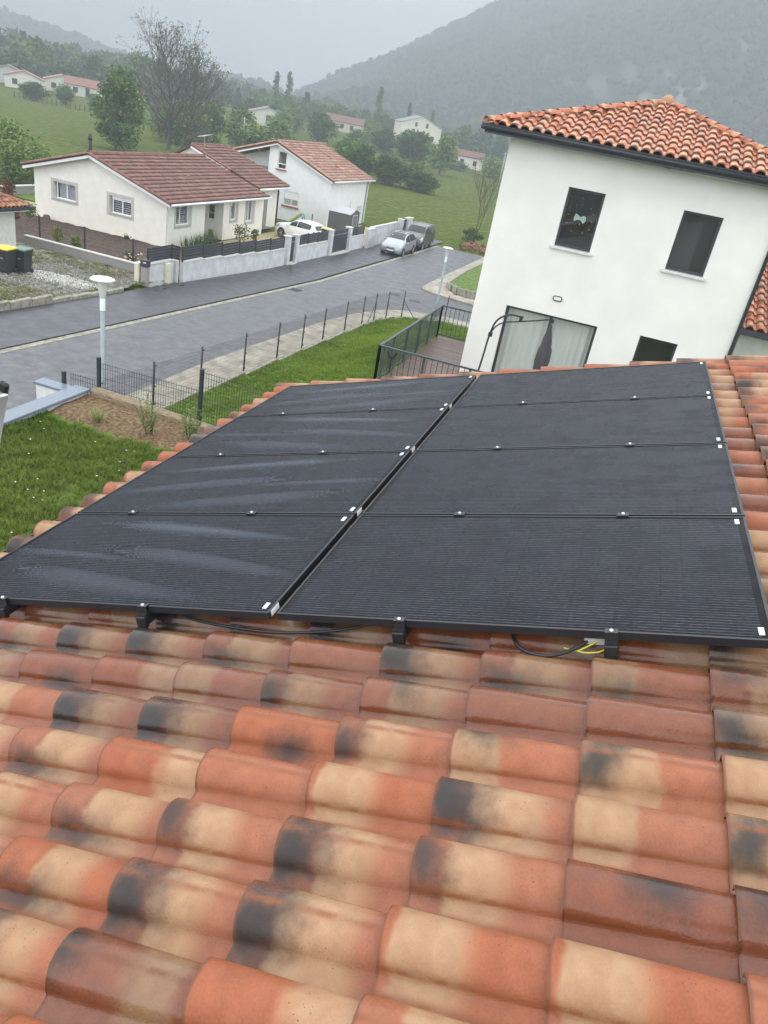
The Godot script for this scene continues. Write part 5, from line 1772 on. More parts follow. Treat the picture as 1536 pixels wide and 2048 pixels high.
func near_left() -> void:
	var h := thing("tiled_outbuilding", "small pale outbuilding with orange tiled hip roof at the photo's left edge", "outbuilding")
	var b := MB.new()
	b.wall(P(-26.5, -6.9, 21.0), Vector3(0, 0, -1), Vector3.UP, Vector3.RIGHT, 7.0, 2.3, [], 0.2)
	b.wall(P(-26.702, -6.9, 28.0), Vector3.LEFT, Vector3.UP, Vector3(0, 0, -1), 3.4, 2.3, [], 0.2)
	obj("wall", b, M("ivory render", lin(0.72, 0.72, 0.66), 0.9, 0.08, 0.5), h)
	var ye := -4.50
	var s := 0.36
	var al := atan(s)
	var o := P(-25.95, ye, 20.6)
	var up := Vector3(-cos(al), sin(al), 0)
	var nn := Vector3(sin(al), cos(al), 0)
	b = MB.new()
	b.quad(P(-28.5, ye + 2.55 * s, 20.6), P(-28.5, ye + 2.55 * s, 25.95), P(-25.95, ye, 28.5), P(-25.95, ye, 20.6))
	b.tri(P(-28.5, ye + 2.55 * s, 25.95), P(-31.0, ye, 28.5), P(-25.95, ye, 28.5))
	obj("roof", b, mats["tile underlay"], h)
	var bs := Basis(up, nn, up.cross(nn))
	var tm := tile_mesh(PROF_LOW, 0.47, 1, false, 21)
	var r := RandomNumberGenerator.new()
	r.seed = 13
	var n := 0
	for c in 31:
		for j in 7:
			var x := c * 0.25 + 0.13
			if (j * 0.4 + 0.2) * cos(al) > 7.9 - x + 0.05: continue
			piece("roof_tile", n, tm, tile_mat(r.randi() % 14, false), h, Transform3D(bs, o + Vector3(0, 0, -x) + up * (-0.06 + j * 0.4) + nn * 0.015))
			n += 1
	caps(h, "hip_tile", P(-26.0, ye + 0.05, 28.42), P(-28.5, ye + 2.55 * s + 0.09, 25.95), 0.12, 0.4, [Color(0.32, 0.14, 0.08), Color(0.45, 0.24, 0.15)], 3, 0)
	b = MB.new()
	b.box(P(-25.86, ye - 0.06, 24.6), Vector3(0.12, 0.13, 8.0))
	b.box(P(-28.4, ye - 0.06, 28.58), Vector3(5.0, 0.13, 0.12))
	obj("gutter", b, mats["anthracite aluminium"], h)
	b = MB.new()
	b.box(P(-26.2, ye - 0.17, 24.4), Vector3(0.5, 0.07, 7.9))
	obj("soffit", b, mats["white pvc"], h)
	# wheelie bins
	for e in [[-22.95, 23.4, "black wheelie bin with yellow lid, nearer of the two", lin(0.62, 0.52, 0.03), 0.60, 1.0], [-22.72, 24.1, "black wheelie bin with dull green lid behind the yellow lidded one", lin(0.12, 0.19, 0.14), 0.54, 0.98]]:
		var t := thing("wheelie_bin", e[2], "wheelie bin", P(e[0], gy(e[1]) + 0.1, e[1]), 0.15, "wheelie bins")
		var dk := M("bin plastic", lin(0.022, 0.023, 0.025), 0.5)
		b = MB.new()
		var w: float = e[4]
		var ht: float = e[5]
		var rings := [[0.06, 0.36], [0.1, 0.4], [ht - 0.12, 0.5], [ht - 0.11, 0.53], [ht - 0.03, 0.53]]
		var prev := []
		for q in rings:
			var k: float = q[1] * w / 0.5
			var ring := [Vector3(-k, q[0], -k * 1.2), Vector3(k, q[0], -k * 1.2), Vector3(k, q[0], k), Vector3(-k, q[0], k)]
			for i in 4: ring[i] *= Vector3(0.5, 1, 0.5)
			if prev.size():
				for i in 4: b.quad(prev[i], prev[(i + 1) % 4], ring[(i + 1) % 4], ring[i])
			prev = ring
		obj("body", b, dk, t)
		b = MB.new()
		b.bevel_box(Vector3(0, ht + 0.01, -0.02), Vector3(w * 1.1, 0.07, w * 1.22), 0.03)
		obj("lid", b, M("lid %s" % e[2].substr(24, 6), e[3], 0.45), t)
		for x in [-w * 0.42, w * 0.42]:
			b = MB.new(false)
			b.lathe([Vector2(0, -0.03), Vector2(0.1, -0.03), Vector2(0.1, 0.03), Vector2(0, 0.03)], 14, Vector3(x, 0.1, -w * 0.52), Basis(Vector3(0, 0, 1), PI / 2))
			obj("wheel", b, M("black rubber", lin(0.012, 0.012, 0.012), 0.8), t)
		b = MB.new(false)
		b.tube([Vector3(-w * 0.4, ht - 0.02, -w * 0.68), Vector3(w * 0.4, ht - 0.02, -w * 0.68)], [0.018], 6)
		obj("handle", b, dk, t)
		b = MB.new()
		b.prism([Vector2(-0.07, -0.02), Vector2(0.0, 0.0), Vector2(0.07, -0.02), Vector2(0.03, 0.03), Vector2(-0.03, 0.03)], Vector3(0.02, ht * 0.62, w * 0.462), Vector3.RIGHT, Vector3.UP, Vector3(0, 0, 0.012))
		obj("emblem", b, M("bin print", lin(0.35, 0.36, 0.36), 0.6), t)
	# metal shed
	var t := thing("metal_shed", "grey ribbed metal shed with pale ridged roof beside the salmon roofed house", "shed")
	var gm := M("shed steel", lin(0.105, 0.108, 0.100), 0.5)
	var yb := -7.55
	b = MB.new()
	b.box(P(-22.5, yb + 0.95, 61.2), Vector3(1.9, 1.9, 2.3))
	for k in 19: b.box(P(-23.4 + k * 0.1, yb + 0.95, 60.035), Vector3(0.05, 1.86, 0.03))
	for k in 23: b.box(P(-21.54, yb + 0.95, 60.1 + k * 0.1), Vector3(0.03, 1.86, 0.05))
	b.prism([Vector2(0, 0), Vector2(2.3, 0), Vector2(1.15, 0.35)], P(-23.45, yb + 1.9, 60.05), Vector3(0, 0, -1), Vector3.UP, Vector3(1.9, 0, 0))
	obj("body", b, gm, t)
	b = MB.new()
	for sg in [1, -1]:
		var bs2 := Basis(Vector3.RIGHT, 0.295 * sg)
		b.box(P(-22.5, yb + 2.1, 61.2 - 0.6 * sg), Vector3(2.1, 0.03, 1.3), bs2)
		for k in 9: b.box(P(-23.45 + k * 0.237, yb + 2.125, 61.2 - 0.6 * sg), Vector3(0.03, 0.03, 1.28), bs2)
	obj("roof", b, M("shed roof", lin(0.38, 0.40, 0.40), 0.4), t)
	b = MB.new()
	b.box(P(-21.51, yb + 0.9, 61.2), Vector3(0.03, 1.7, 1.0))
	var dr := obj("door", b, M("shed door", lin(0.12, 0.12, 0.115), 0.5), t)
	b = MB.new()
	for v in [60.66, 61.74]: b.box(P(-21.495, yb + 0.92, v), Vector3(0.03, 1.8, 0.06))
	b.box(P(-21.495, yb + 1.8, 61.2), Vector3(0.03, 0.06, 1.14))
	obj("door_frame", b, M("shed trim", lin(0.52, 0.53, 0.52), 0.5), dr)
	# toddler's slide and garden oddments by the car
	t = thing("toy_slide", "child's plastic slide, lime chute with blue ladder, behind the white car", "slide", P(-25.2, -7.4, 58.6))
	b = MB.new()
	b.bar(Vector3(-1.2, 0.1, 0), Vector3(0, 1.15, 0), 0.4, 0.05)
	b.bar(Vector3(-1.2, 0.18, 0.2), Vector3(0, 1.23, 0.2), 0.04, 0.12)
	b.bar(Vector3(-1.2, 0.18, -0.2), Vector3(0, 1.23, -0.2), 0.04, 0.12)
	obj("chute", b, M("lime plastic", lin(0.36, 0.47, 0.10), 0.45), t)
	b = MB.new()
	for z in [-0.2, 0.2]: b.bar(Vector3(0.05, 1.2, z), Vector3(0.55, 0, z), 0.07, 0.07)
	for k in 4: b.box(Vector3(0.15 + k * 0.11, 0.95 - k * 0.26, 0), Vector3(0.08, 0.05, 0.4))
	obj("ladder", b, M("blue plastic", lin(0.08, 0.30, 0.42), 0.45), t)
	t = thing("post", "short dark fence post standing beside the child's slide", "post", P(-24.4, -7.5, 58.9))
	b = MB.new()
	b.box(Vector3(0, 0.7, 0), Vector3(0.07, 1.4, 0.07))
	obj("shaft", b, mats["anthracite slats"], t)
	b = MB.new()
	b.bevel_box(Vector3(0, 1.42, 0), Vector3(0.09, 0.03, 0.09), 0.01)
	obj("cap", b, mats["anthracite slats"], t)
	t = thing("yellow_lid_bin", "dark bin with yellow lid just behind the sliding gate", "wheelie bin", P(-20.0, -7.45, 51.2))
	b = MB.new()
	b.bevel_box(Vector3(0, 0.8, 0), Vector3(0.55, 1.6, 0.6), 0.03)
	obj("body", b, M("bin plastic", lin(0.022, 0.023, 0.025), 0.5), t)
	b = MB.new()
	b.bevel_box(Vector3(0, 1.65, 0), Vector3(0.6, 0.08, 0.66), 0.03)
	obj("lid", b, M("lid lemon", lin(0.62, 0.56, 0.10), 0.5), t)
	t = thing("flower_pot", "dark round pot standing in the porch of the cream house", "plant pot", P(-25.0, -7.33, 43.7))
	b = MB.new(false)
	b.lathe([Vector2(0, 0), Vector2(0.2, 0), Vector2(0.27, 0.35), Vector2(0.26, 0.55), Vector2(0.23, 0.56), Vector2(0.2, 0.5), Vector2(0, 0.5)], 16)
	obj("pot", b, M("dark glazed pot", lin(0.03, 0.032, 0.034), 0.35), t)
	b = MB.new(false)
	b.lathe([Vector2(0, 0.5), Vector2(0.2, 0.51), Vector2(0, 0.53)], 10)
	obj("soil", b, M("pot soil", lin(0.05, 0.035, 0.025), 0.95), t)
	b = MB.new(false)
	b.lathe([Vector2(0, 0), Vector2(0.2, 0.0), Vector2(0.23, 0.15), Vector2(0.17, 0.3), Vector2(0, 0.33)], 9, P(-33.3, -7.14, 38.2))
	tag(obj("garden_stone", b, M("rough stone", lin(0.2, 0.16, 0.12), 0.95, 0.4, 3.0, 2.0)), "squat brown stone at the far foot of the cream gable wall", "stone")
	t = thing("watering_can", "small dark can at the foot of the cream gable wall", "watering can", P(-27.4, -7.14, 37.95))
	b = MB.new(false)
	b.lathe([Vector2(0, 0), Vector2(0.14, 0), Vector2(0.15, 0.26), Vector2(0.12, 0.3), Vector2(0, 0.3)], 12)
	obj("body", b, M("black plastic", lin(0.012, 0.012, 0.013), 0.5), t)
	b = MB.new(false)
	b.tube([Vector3(0.1, 0.08, 0), Vector3(0.34, 0.32, 0)], [0.025, 0.018], 6)
	b.tube([Vector3(-0.13, 0.25, 0), Vector3(-0.18, 0.36, 0), Vector3(0.0, 0.42, 0), Vector3(0.08, 0.3, 0)], [0.015], 5)
	obj("spout", b, M("black plastic", lin(0.012, 0.012, 0.013), 0.5), t)
	# white capped wall with a dark wire fence behind the cream house
	t = thing("rear_wall", "low white capped wall with dark fence behind the cream house", "wall")
	b = MB.new()
	b.box(P(-40.0, -7.0, 45.0), Vector3(0.2, 0.9, 16.0))
	obj("wall", b, M("bare block", lin(0.36, 0.35, 0.33), 0.9, 0.2, 2.0), t)
	b = MB.new()
	b.bevel_box(P(-40.0, -6.52, 45.0), Vector3(0.3, 0.08, 16.0), 0.02)
	obj("wall_cap", b, mats["pale wall cap"], t)
	for k in 7:
		b = MB.new()
		b.box(P(-40.0, -5.7, 37.4 + k * 2.5), Vector3(0.06, 1.6, 0.06))
		obj("post", b, mats["anthracite slats"], t)
	b = MB.new()
	b.box(P(-37.6, -7.2, 47.0), Vector3(4.6, 0.3, 9.0))
	struct("rear_lawn", b, lawn_mat())

# ---------------------------------------------------------------- parked cars
# stations from nose to tail: x, y bottom, y waist, y belt, y top, half widths bottom, waist, belt, top
func car(called: String, label: String, at: Vector3, turn: float, st: Array, paint: Material, o: Dictionary) -> Node3D:
	var t := thing(called, label, "car", at, turn, "parked cars")
	var ring := func(s: float, k: float) -> Vector3:
		var i := clampi(int(floor(s)), 0, st.size() - 2)
		var f := s - i
		var a: Array = st[i]
		var c: Array = st[i + 1]
		var g := func(n: int) -> float: return lerpf(a[n], c[n], f)
		var pts := [Vector2(0, g.call(4) + 0.035), Vector2(g.call(8) * 0.72, g.call(4) + 0.025), Vector2(g.call(8), g.call(4) - 0.02), Vector2(g.call(7), g.call(3)), Vector2(g.call(6), g.call(2)), Vector2(g.call(6) - 0.015, lerpf(g.call(1), g.call(2), 0.4)), Vector2(g.call(5), g.call(1)), Vector2(0, g.call(1))]
		var sg := signf(k) if k != 0.0 else 1.0
		var q := absf(k)
		var j := clampi(int(floor(q)), 0, pts.size() - 2)
		var p: Vector2 = (pts[j] as Vector2).lerp(pts[j + 1], q - j)
		return Vector3(g.call(0), p.y, p.x * sg)
	var b := MB.new(false)
	for s in st.size() - 1:
		for sub in 2:
			for k in range(-7, 7):
				var q := []
				for e in [[0, 0], [1, 0], [1, 1], [0, 1]]: q.append(ring.call(s + (sub + e[0]) * 0.5, float(k + e[1])))
				b.quad(q[0], q[1], q[2], q[3])
	for e in [0, st.size() - 1]:
		for k in range(-7, 7):
			b.tri(ring.call(e, k), ring.call(e, k + 1), Vector3(st[e][0], (st[e][4] + st[e][1]) / 2, 0))
	var body := obj("body", b, paint, t)
	var patch := func(s0: float, s1: float, k0: float, k1: float, lift: float, s0b := -1.0, s1b := -1.0) -> MB:
		var m := MB.new(false)
		var n := 6
		var pt := func(x: float, y: float) -> Vector3:
			var a := lerpf(s0, s0b if s0b >= 0 else s0, y)
			var c := lerpf(s1, s1b if s1b >= 0 else s1, y)
			var s := lerpf(a, c, x)
			var k := lerpf(k0, k1, y)
			var p: Vector3 = ring.call(s, k)
			var dx: Vector3 = ring.call(s + 0.02, k) - ring.call(s - 0.02, k)
			var dy: Vector3 = ring.call(s, k + 0.02) - ring.call(s, k - 0.02)
			var nn := dx.cross(dy).normalized()
			if nn.dot(p - Vector3(p.x, 0.75, 0)) < 0: nn = -nn
			return p + nn * lift
		for i in n:
			for j in n:
				m.quad(pt.call(float(i) / n, float(j) / n), pt.call(float(i + 1) / n, float(j) / n), pt.call(float(i + 1) / n, float(j + 1) / n), pt.call(float(i) / n, float(j + 1) / n))
		return m
	var gl := M("car glass", lin(0.012, 0.015, 0.017), 0.06)
	var dk := M("black trim", lin(0.013, 0.013, 0.014), 0.5)
	for w in o.windscreens: obj("windscreen", patch.call(w[0], w[1], -1.75, 1.75, 0.006), gl, body)
	for w in o.windows:
		for sg in [-1.0, 1.0]:
			obj("side_window", patch.call(w[0], w[1], sg * 2.12, sg * 2.9, 0.006, w[2], w[3]), M("car glass green", lin(0.035, 0.05, 0.045), 0.06) if w.size() > 4 else gl, body)
	if o.has("roof_panel"): obj("roof_panel", patch.call(o.roof_panel[0], o.roof_panel[1], -1.9, 1.9, 0.005), gl, body)
	for sg in [-1.0, 1.0]:
		var hl: Array = o.headlight
		obj("headlight", patch.call(hl[0], hl[1], sg * hl[2], sg * hl[3], 0.006), M("lamp lens", lin(0.42, 0.45, 0.47), 0.08), t)
		var tlr: Array = o.taillight
		obj("taillight", patch.call(tlr[0], tlr[1], sg * tlr[2], sg * tlr[3], 0.006), M("red lens", lin(0.28, 0.012, 0.012), 0.12), t)
		b = MB.new()
		b.bevel_box(Vector3(o.mirror, o.mirror_y, sg * (o.half + 0.07)), Vector3(0.12, 0.13, 0.2), 0.03)
		obj("mirror", b, paint, t)
		for j in 2: # sills and door line
			pass
		b = MB.new()
		for x in o.handles: b.bevel_box(Vector3(x, o.handle_y, sg * (o.half - 0.012)), Vector3(0.2, 0.035, 0.03), 0.008)
		obj("door_handle", b, o.get("handle_mat", paint), t)
		obj("rub_strip", patch.call(2.2, st.size() - 2.6, sg * 5.2, sg * 5.9, 0.012), o.get("strip_mat", dk), t)
	var f0: Array = st[0]
	b = MB.new()
	b.bevel_box(Vector3(f0[0] + 0.0, o.grille_y, 0), Vector3(0.05, o.grille_h, o.grille_w), 0.015)
	obj("grille", b, dk, t)
	b = MB.new()
	b.bevel_box(Vector3(f0[0] + 0.0, o.grille_y + 0.01, 0), Vector3(0.065, 0.03, o.grille_w * 0.96), 0.008)
	b.bevel_box(Vector3(f0[0] + 0.012, o.grille_y + 0.02, 0), Vector3(0.06, 0.09, 0.11), 0.02)
	obj("grille_bar", b, M("chrome", lin(0.6, 0.6, 0.62), 0.15, 0, 1, 0, 1.0), t)
	b = MB.new()
	b.bevel_box(Vector3(f0[0] + 0.01, f0[1] + 0.02, 0), Vector3(0.05, 0.13, o.grille_w * 1.1), 0.015)
	obj("lower_intake", b, dk, t)
	b = MB.new()
	b.box(Vector3(f0[0] + 0.03, f0[1] + 0.14, 0), Vector3(0.012, 0.11, 0.52))
	obj("number_plate", b, M("plate white", lin(0.66, 0.67, 0.66), 0.5), t)
	if o.has("rails"):
		b = MB.new(false)
		for sg in [-1.0, 1.0]:
			var z: float = sg * o.rails[2]
			b.tube([Vector3(o.rails[0], o.rails[3] - 0.03, z), Vector3(o.rails[0] - 0.15, o.rails[3] + 0.06, z), Vector3(o.rails[1] + 0.15, o.rails[3] + 0.06, z), Vector3(o.rails[1], o.rails[3] - 0.03, z)], [0.025], 6)
		obj("roof_rail", b, M("rail silver", lin(0.5, 0.5, 0.5), 0.3, 0, 1, 0, 0.7), t)
	# wheels: dark arch, tyre and spoked rim
	for x in o.axles:
		for sg in [-1.0, 1.0]:
			var c := Vector3(x, o.wheel, sg * (o.half - 0.10))
			var bs := Basis(Vector3.RIGHT, PI / 2 * sg)
			b = MB.new(false)
			b.lathe([Vector2(0, 0.095), Vector2(o.wheel + 0.05, 0.106), Vector2(o.wheel + 0.05, -0.1)], 24, c + Vector3(0, 0.02, 0), bs)
			obj("wheel_arch", b, M("arch black", lin(0.008, 0.008, 0.008), 0.9), t)
			b = MB.new(false)
			var R: float = o.wheel
			b.lathe([Vector2(R - 0.1, 0.10), Vector2(R - 0.03, 0.116), Vector2(R - 0.005, 0.1), Vector2(R, 0.06), Vector2(R, -0.1), Vector2(0, -0.1)], 24, c, bs)
			var ty := obj("tyre", b, M("black rubber", lin(0.012, 0.012, 0.012), 0.8), t)
			b = MB.new(false)
			b.lathe([Vector2(R - 0.1, 0.112), Vector2(R - 0.12, 0.10), Vector2(R - 0.13, 0.09)], 24, c, bs)
			b.lathe([Vector2(0.055, 0.10), Vector2(0.05, 0.118), Vector2(0, 0.12)], 12, c, bs)
			b.flat(true)
			for k in 5:
				var an := TAU * k / 5
				var d := bs * Vector3(cos(an), 0, sin(an))
				b.bar(c + d * 0.03 + bs * Vector3(0, 0.108, 0), c + d * (R - 0.11) + bs * Vector3(0, 0.108, 0), 0.055, 0.02, bs.y)
			obj("rim", b, M("alloy", lin(0.45, 0.46, 0.47), 0.3, 0, 1, 0, 0.6), ty)
	return t

func cars() -> void:
	var silver := M("silver paint", lin(0.33, 0.35, 0.37), 0.28, 0, 1, 0, 0.5)
	silver.clearcoat_enabled = true
	silver.clearcoat = 0.8
	var black := M("dark grey green paint", lin(0.028, 0.031, 0.028), 0.25)
	black.clearcoat_enabled = true
	var white := M("white paint", lin(0.80, 0.82, 0.83), 0.3)
	white.clearcoat_enabled = true
	var front := PI / 2 # nose towards us along the street
	var mpv := [[2.18, 0.30, 0.50, 0.62, 0.68, 0.55, 0.64, 0.60, 0.46], [2.09, 0.23, 0.52, 0.70, 0.78, 0.72, 0.81, 0.77, 0.60], [1.82, 0.21, 0.55, 0.80, 0.91, 0.79, 0.865, 0.83, 0.68], [1.30, 0.21, 0.58, 0.90, 1.06, 0.80, 0.885, 0.86, 0.72], [1.08, 0.21, 0.6, 0.94, 1.12, 0.8, 0.885, 0.87, 0.74], [0.62, 0.21, 0.6, 0.96, 1.37, 0.8, 0.885, 0.875, 0.66], [0.15, 0.21, 0.6, 0.97, 1.56, 0.8, 0.885, 0.875, 0.61], [-0.4, 0.21, 0.6, 0.98, 1.615, 0.8, 0.885, 0.875, 0.60], [-1.35, 0.21, 0.62, 1.0, 1.59, 0.8, 0.885, 0.87, 0.60], [-1.85, 0.23, 0.64, 1.02, 1.47, 0.8, 0.88, 0.85, 0.58], [-2.08, 0.27, 0.66, 1.04, 1.14, 0.76, 0.84, 0.82, 0.66], [-2.18, 0.32, 0.62, 0.9, 0.98, 0.66, 0.74, 0.70, 0.55]]
	car("silver_car", "silver people carrier with dark glass roof parked nose towards us on the street", P(-16.5, gy(57.6) + 0.005, 58.3), -front, mpv, silver, {"windscreens": [[4.15, 5.95], [9.1, 9.9]], "windows": [[4.7, 6.6, 4.6, 6.6], [6.72, 8.9, 6.72, 9.2]], "roof_panel": [6.1, 8.2], "headlight": [0.9, 2.3, 2.3, 3.5], "taillight": [9.6, 10.6, 2.6, 4.2], "mirror": 0.85, "mirror_y": 1.0, "half": 0.885, "handles": [-0.1, -1.1], "handle_y": 0.86, "grille_y": 0.6, "grille_h": 0.13, "grille_w": 0.7, "axles": [1.42, -1.33], "wheel": 0.31})
	var van := [[2.2, 0.32, 0.55, 0.72, 0.80, 0.6, 0.70, 0.68, 0.55], [2.1, 0.25, 0.56, 0.82, 0.92, 0.74, 0.86, 0.83, 0.68], [1.75, 0.23, 0.6, 0.95, 1.06, 0.82, 0.905, 0.88, 0.75], [1.30, 0.23, 0.62, 1.05, 1.18, 0.84, 0.915, 0.90, 0.78], [1.12, 0.23, 0.62, 1.08, 1.24, 0.84, 0.915, 0.905, 0.79], [0.80, 0.23, 0.62, 1.1, 1.5, 0.84, 0.915, 0.905, 0.76], [0.45, 0.23, 0.62, 1.1, 1.74, 0.84, 0.915, 0.905, 0.73], [0.0, 0.23, 0.62, 1.1, 1.81, 0.84, 0.915, 0.905, 0.73], [-1.2, 0.23, 0.62, 1.12, 1.82, 0.84, 0.915, 0.905, 0.73], [-2.0, 0.25, 0.62, 1.12, 1.80, 0.83, 0.91, 0.90, 0.74], [-2.18, 0.3, 0.62, 1.1, 1.70, 0.8, 0.9, 0.88, 0.74], [-2.22, 0.4, 0.62, 1.05, 1.55, 0.76, 0.86, 0.84, 0.7]]
	car("dark_van", "dark grey passenger van with pale roof rails parked behind the silver people carrier", P(-16.7, gy(64.2) + 0.005, 64.6), -front, van, black, {"windscreens": [[4.1, 5.95], [10.3, 10.9]], "windows": [[4.7, 6.7, 4.6, 6.7], [6.85, 8.3, 6.85, 8.3], [8.45, 9.7, 8.45, 9.7]], "headlight": [0.9, 2.3, 2.4, 3.6], "taillight": [9.9, 10.7, 2.4, 4.4], "mirror": 0.9, "mirror_y": 1.15, "half": 0.915, "handles": [0.1, -0.9], "handle_y": 0.98, "grille_y": 0.72, "grille_h": 0.12, "grille_w": 0.8, "axles": [1.42, -1.32], "wheel": 0.315, "rails": [0.25, -1.85, 0.68, 1.81]})
	var suv := [[2.06, 0.34, 0.58, 0.74, 0.82, 0.6, 0.66, 0.64, 0.5], [1.98, 0.26, 0.6, 0.84, 0.92, 0.74, 0.82, 0.80, 0.62], [1.65, 0.24, 0.62, 0.92, 0.99, 0.80, 0.86, 0.84, 0.68], [1.05, 0.24, 0.64, 0.98, 1.06, 0.81, 0.87, 0.86, 0.72], [0.80, 0.24, 0.64, 1.0, 1.10, 0.81, 0.87, 0.865, 0.72], [0.42, 0.24, 0.64, 1.01, 1.33, 0.81, 0.87, 0.865, 0.65], [0.05, 0.24, 0.64, 1.02, 1.50, 0.81, 0.87, 0.865, 0.59], [-0.4, 0.24, 0.64, 1.03, 1.555, 0.81, 0.87, 0.865, 0.58], [-1.2, 0.24, 0.66, 1.06, 1.53, 0.81, 0.87, 0.86, 0.57], [-1.65, 0.26, 0.7, 1.1, 1.43, 0.81, 0.865, 0.84, 0.56], [-1.98, 0.3, 0.72, 1.06, 1.12, 0.78, 0.84, 0.81, 0.62], [-2.08, 0.36, 0.66, 0.94, 1.0, 0.7, 0.76, 0.72, 0.55]]
	car("white_car", "white compact crossover parked in the drive between the two houses", P(-22.5, -7.325, 52.6), PI - 0.33, suv, white, {"windscreens": [[4.12, 5.95], [9.1, 9.95]], "windows": [[4.75, 6.5, 4.6, 6.5, 1], [6.6, 8.6, 6.6, 8.75]], "headlight": [0.7, 2.2, 2.6, 3.7], "taillight": [9.6, 10.7, 2.8, 4.2], "mirror": 0.65, "mirror_y": 1.06, "half": 0.87, "handles": [-0.15, -1.0], "handle_y": 0.93, "grille_y": 0.68, "grille_h": 0.2, "grille_w": 0.75, "axles": [1.27, -1.27], "wheel": 0.335})

# ---------------------------------------------------------------- trees and shrubs
func leaf_cloud(seed_: int, lumps: Array, per: int, size: float, c0: Color, c1: Color) -> ArrayMesh:
	var r := RandomNumberGenerator.new()
	r.seed = seed_
	var b := MB.new(true)
	for l in lumps:
		var c: Vector3 = l[0]
		var rad: Vector3 = l[1]
		var tone := r.randf()
		for i in int(per * (l[2] if l.size() > 2 else 1.0)):
			var d := Vector3(r.randfn(), r.randfn(), r.randfn()).normalized()
			var q := pow(r.randf(), 0.4)
			var p := c + d * rad * q
			var x := Vector3(r.randfn(), r.randfn(), r.randfn()).normalized()
			var y := x.cross(Vector3(r.randfn(), r.randfn(), r.randfn()).normalized()).normalized()
			var s := size * r.randf_range(0.55, 1.35)
			b.col = c0.lerp(c1, clampf(tone * 0.6 + r.randf() * 0.45, 0, 1))
			var m := p + x * s * 0.5
			b.tri(p, m + y * s * 0.33, p + x * s)
			b.tri(p, p + x * s, m - y * s * 0.33)
	return b.done()

func crown(seed_: int, n: int, top: float, low: float, wide: float, taper: float, lump: float, per: int, size: float, c0: Color, c1: Color) -> ArrayMesh:
	# n lumps fill a crown between heights low and top; taper 0 is round, 1 is a cone, -1 is a column
	var r := RandomNumberGenerator.new()
	r.seed = seed_
	var lumps := []
	for i in n:
		var t := clampf((i + 0.5 + r.randf_range(-1.5, 1.5)) / n, 0.02, 0.98)
		var w := r.randf_range(0.8, 1.15) * wide * (sqrt(maxf(0.05, 1.0 - pow(2 * t - 1, 2))) if taper == 0.0 else (1.0 - t * 0.92) if taper > 0 else pow(sin(PI * (0.12 + 0.84 * t)), 0.6))
		var a := r.randf() * TAU
		var q := sqrt(r.randf()) * maxf(0.0, w - lump * 0.35)
		var s := lump * r.randf_range(0.5, 1.35) * (0.55 if taper > 0 and t > 0.7 else 1.0)
		lumps.append([Vector3(cos(a) * q, lerpf(low + lump * 0.5, top - lump * 0.5, t), sin(a) * q), Vector3(s, s * (0.6 if taper > 0 else 0.8), s)])
	return leaf_cloud(seed_ + 1, lumps, per, size, c0, c1)

func branches(b: MB, tips: Array, r: RandomNumberGenerator, p: Vector3, d: Vector3, le: float, rad: float, depth: int, most: int, spread: float) -> void:
	var pts := [p]
	var n := 3 if depth < most - 1 else 2
	var q := p
	var dir := d
	for i in n:
		dir = (dir + Vector3(r.randfn(), r.randfn() * 0.5, r.randfn()) * 0.10 + Vector3.UP * 0.07).normalized()
		q += dir * le / n
		pts.append(q)
	var rr := []
	for i in n + 1: rr.append(rad * lerpf(1.0, 0.62, float(i) / n))
	b.tube(pts, rr, 6 if depth == 0 else 4 if depth < 3 else 3)
	if depth >= most:
		tips.append(q)
		return
	var kids := 3 if depth < 3 else 2 + r.randi() % 2
	for k in kids:
		var at: Vector3 = pts[n] if k == 0 else (pts[r.randi_range(1, n)] as Vector3)
		var a := r.randf() * TAU
		var side := dir.cross(Vector3.UP if absf(dir.y) < 0.95 else Vector3.RIGHT).normalized().rotated(dir, a)
		var nd := (dir + side * (spread * (0.35 if k == 0 else 1.0)) * r.randf_range(0.7, 1.25)).normalized()
		branches(b, tips, r, at, nd, le * r.randf_range(0.68, 0.88), maxf(0.02 if most == 6 else 0.006, rad * (0.70 if k == 0 else 0.56)), depth + 1, most, spread)

func tree(called: String, label: String, cat: String, u: float, v: float, turn: float, cr: ArrayMesh, scale_: Vector3, trunk_h: float, trunk_r: float, group := "") -> Node3D:
	var t := thing(called, label, cat, P(u, gy(v) - 0.15, v), turn, group)
	var b := MB.new(false)
	b.tube([Vector3(0, -0.3, 0), Vector3(0.05, trunk_h * 0.5, 0.03), Vector3(0, trunk_h, 0.05)], [trunk_r * 1.2, trunk_r, trunk_r * 0.6], 7)
	for k in 4:
		var a := k * 1.7
		b.tube([Vector3(0, trunk_h * 0.75, 0), Vector3(cos(a) * trunk_h * 0.28, trunk_h * 1.1, sin(a) * trunk_h * 0.28)], [trunk_r * 0.5, trunk_r * 0.15], 5)
	obj("trunk", b, M("bark", lin(0.10, 0.085, 0.07), 0.95, 0.3, 2.0), t)
	var o := obj("crown", cr, vmat("leaves", 0.65, 0.35), t)
	o.scale = scale_
	return t

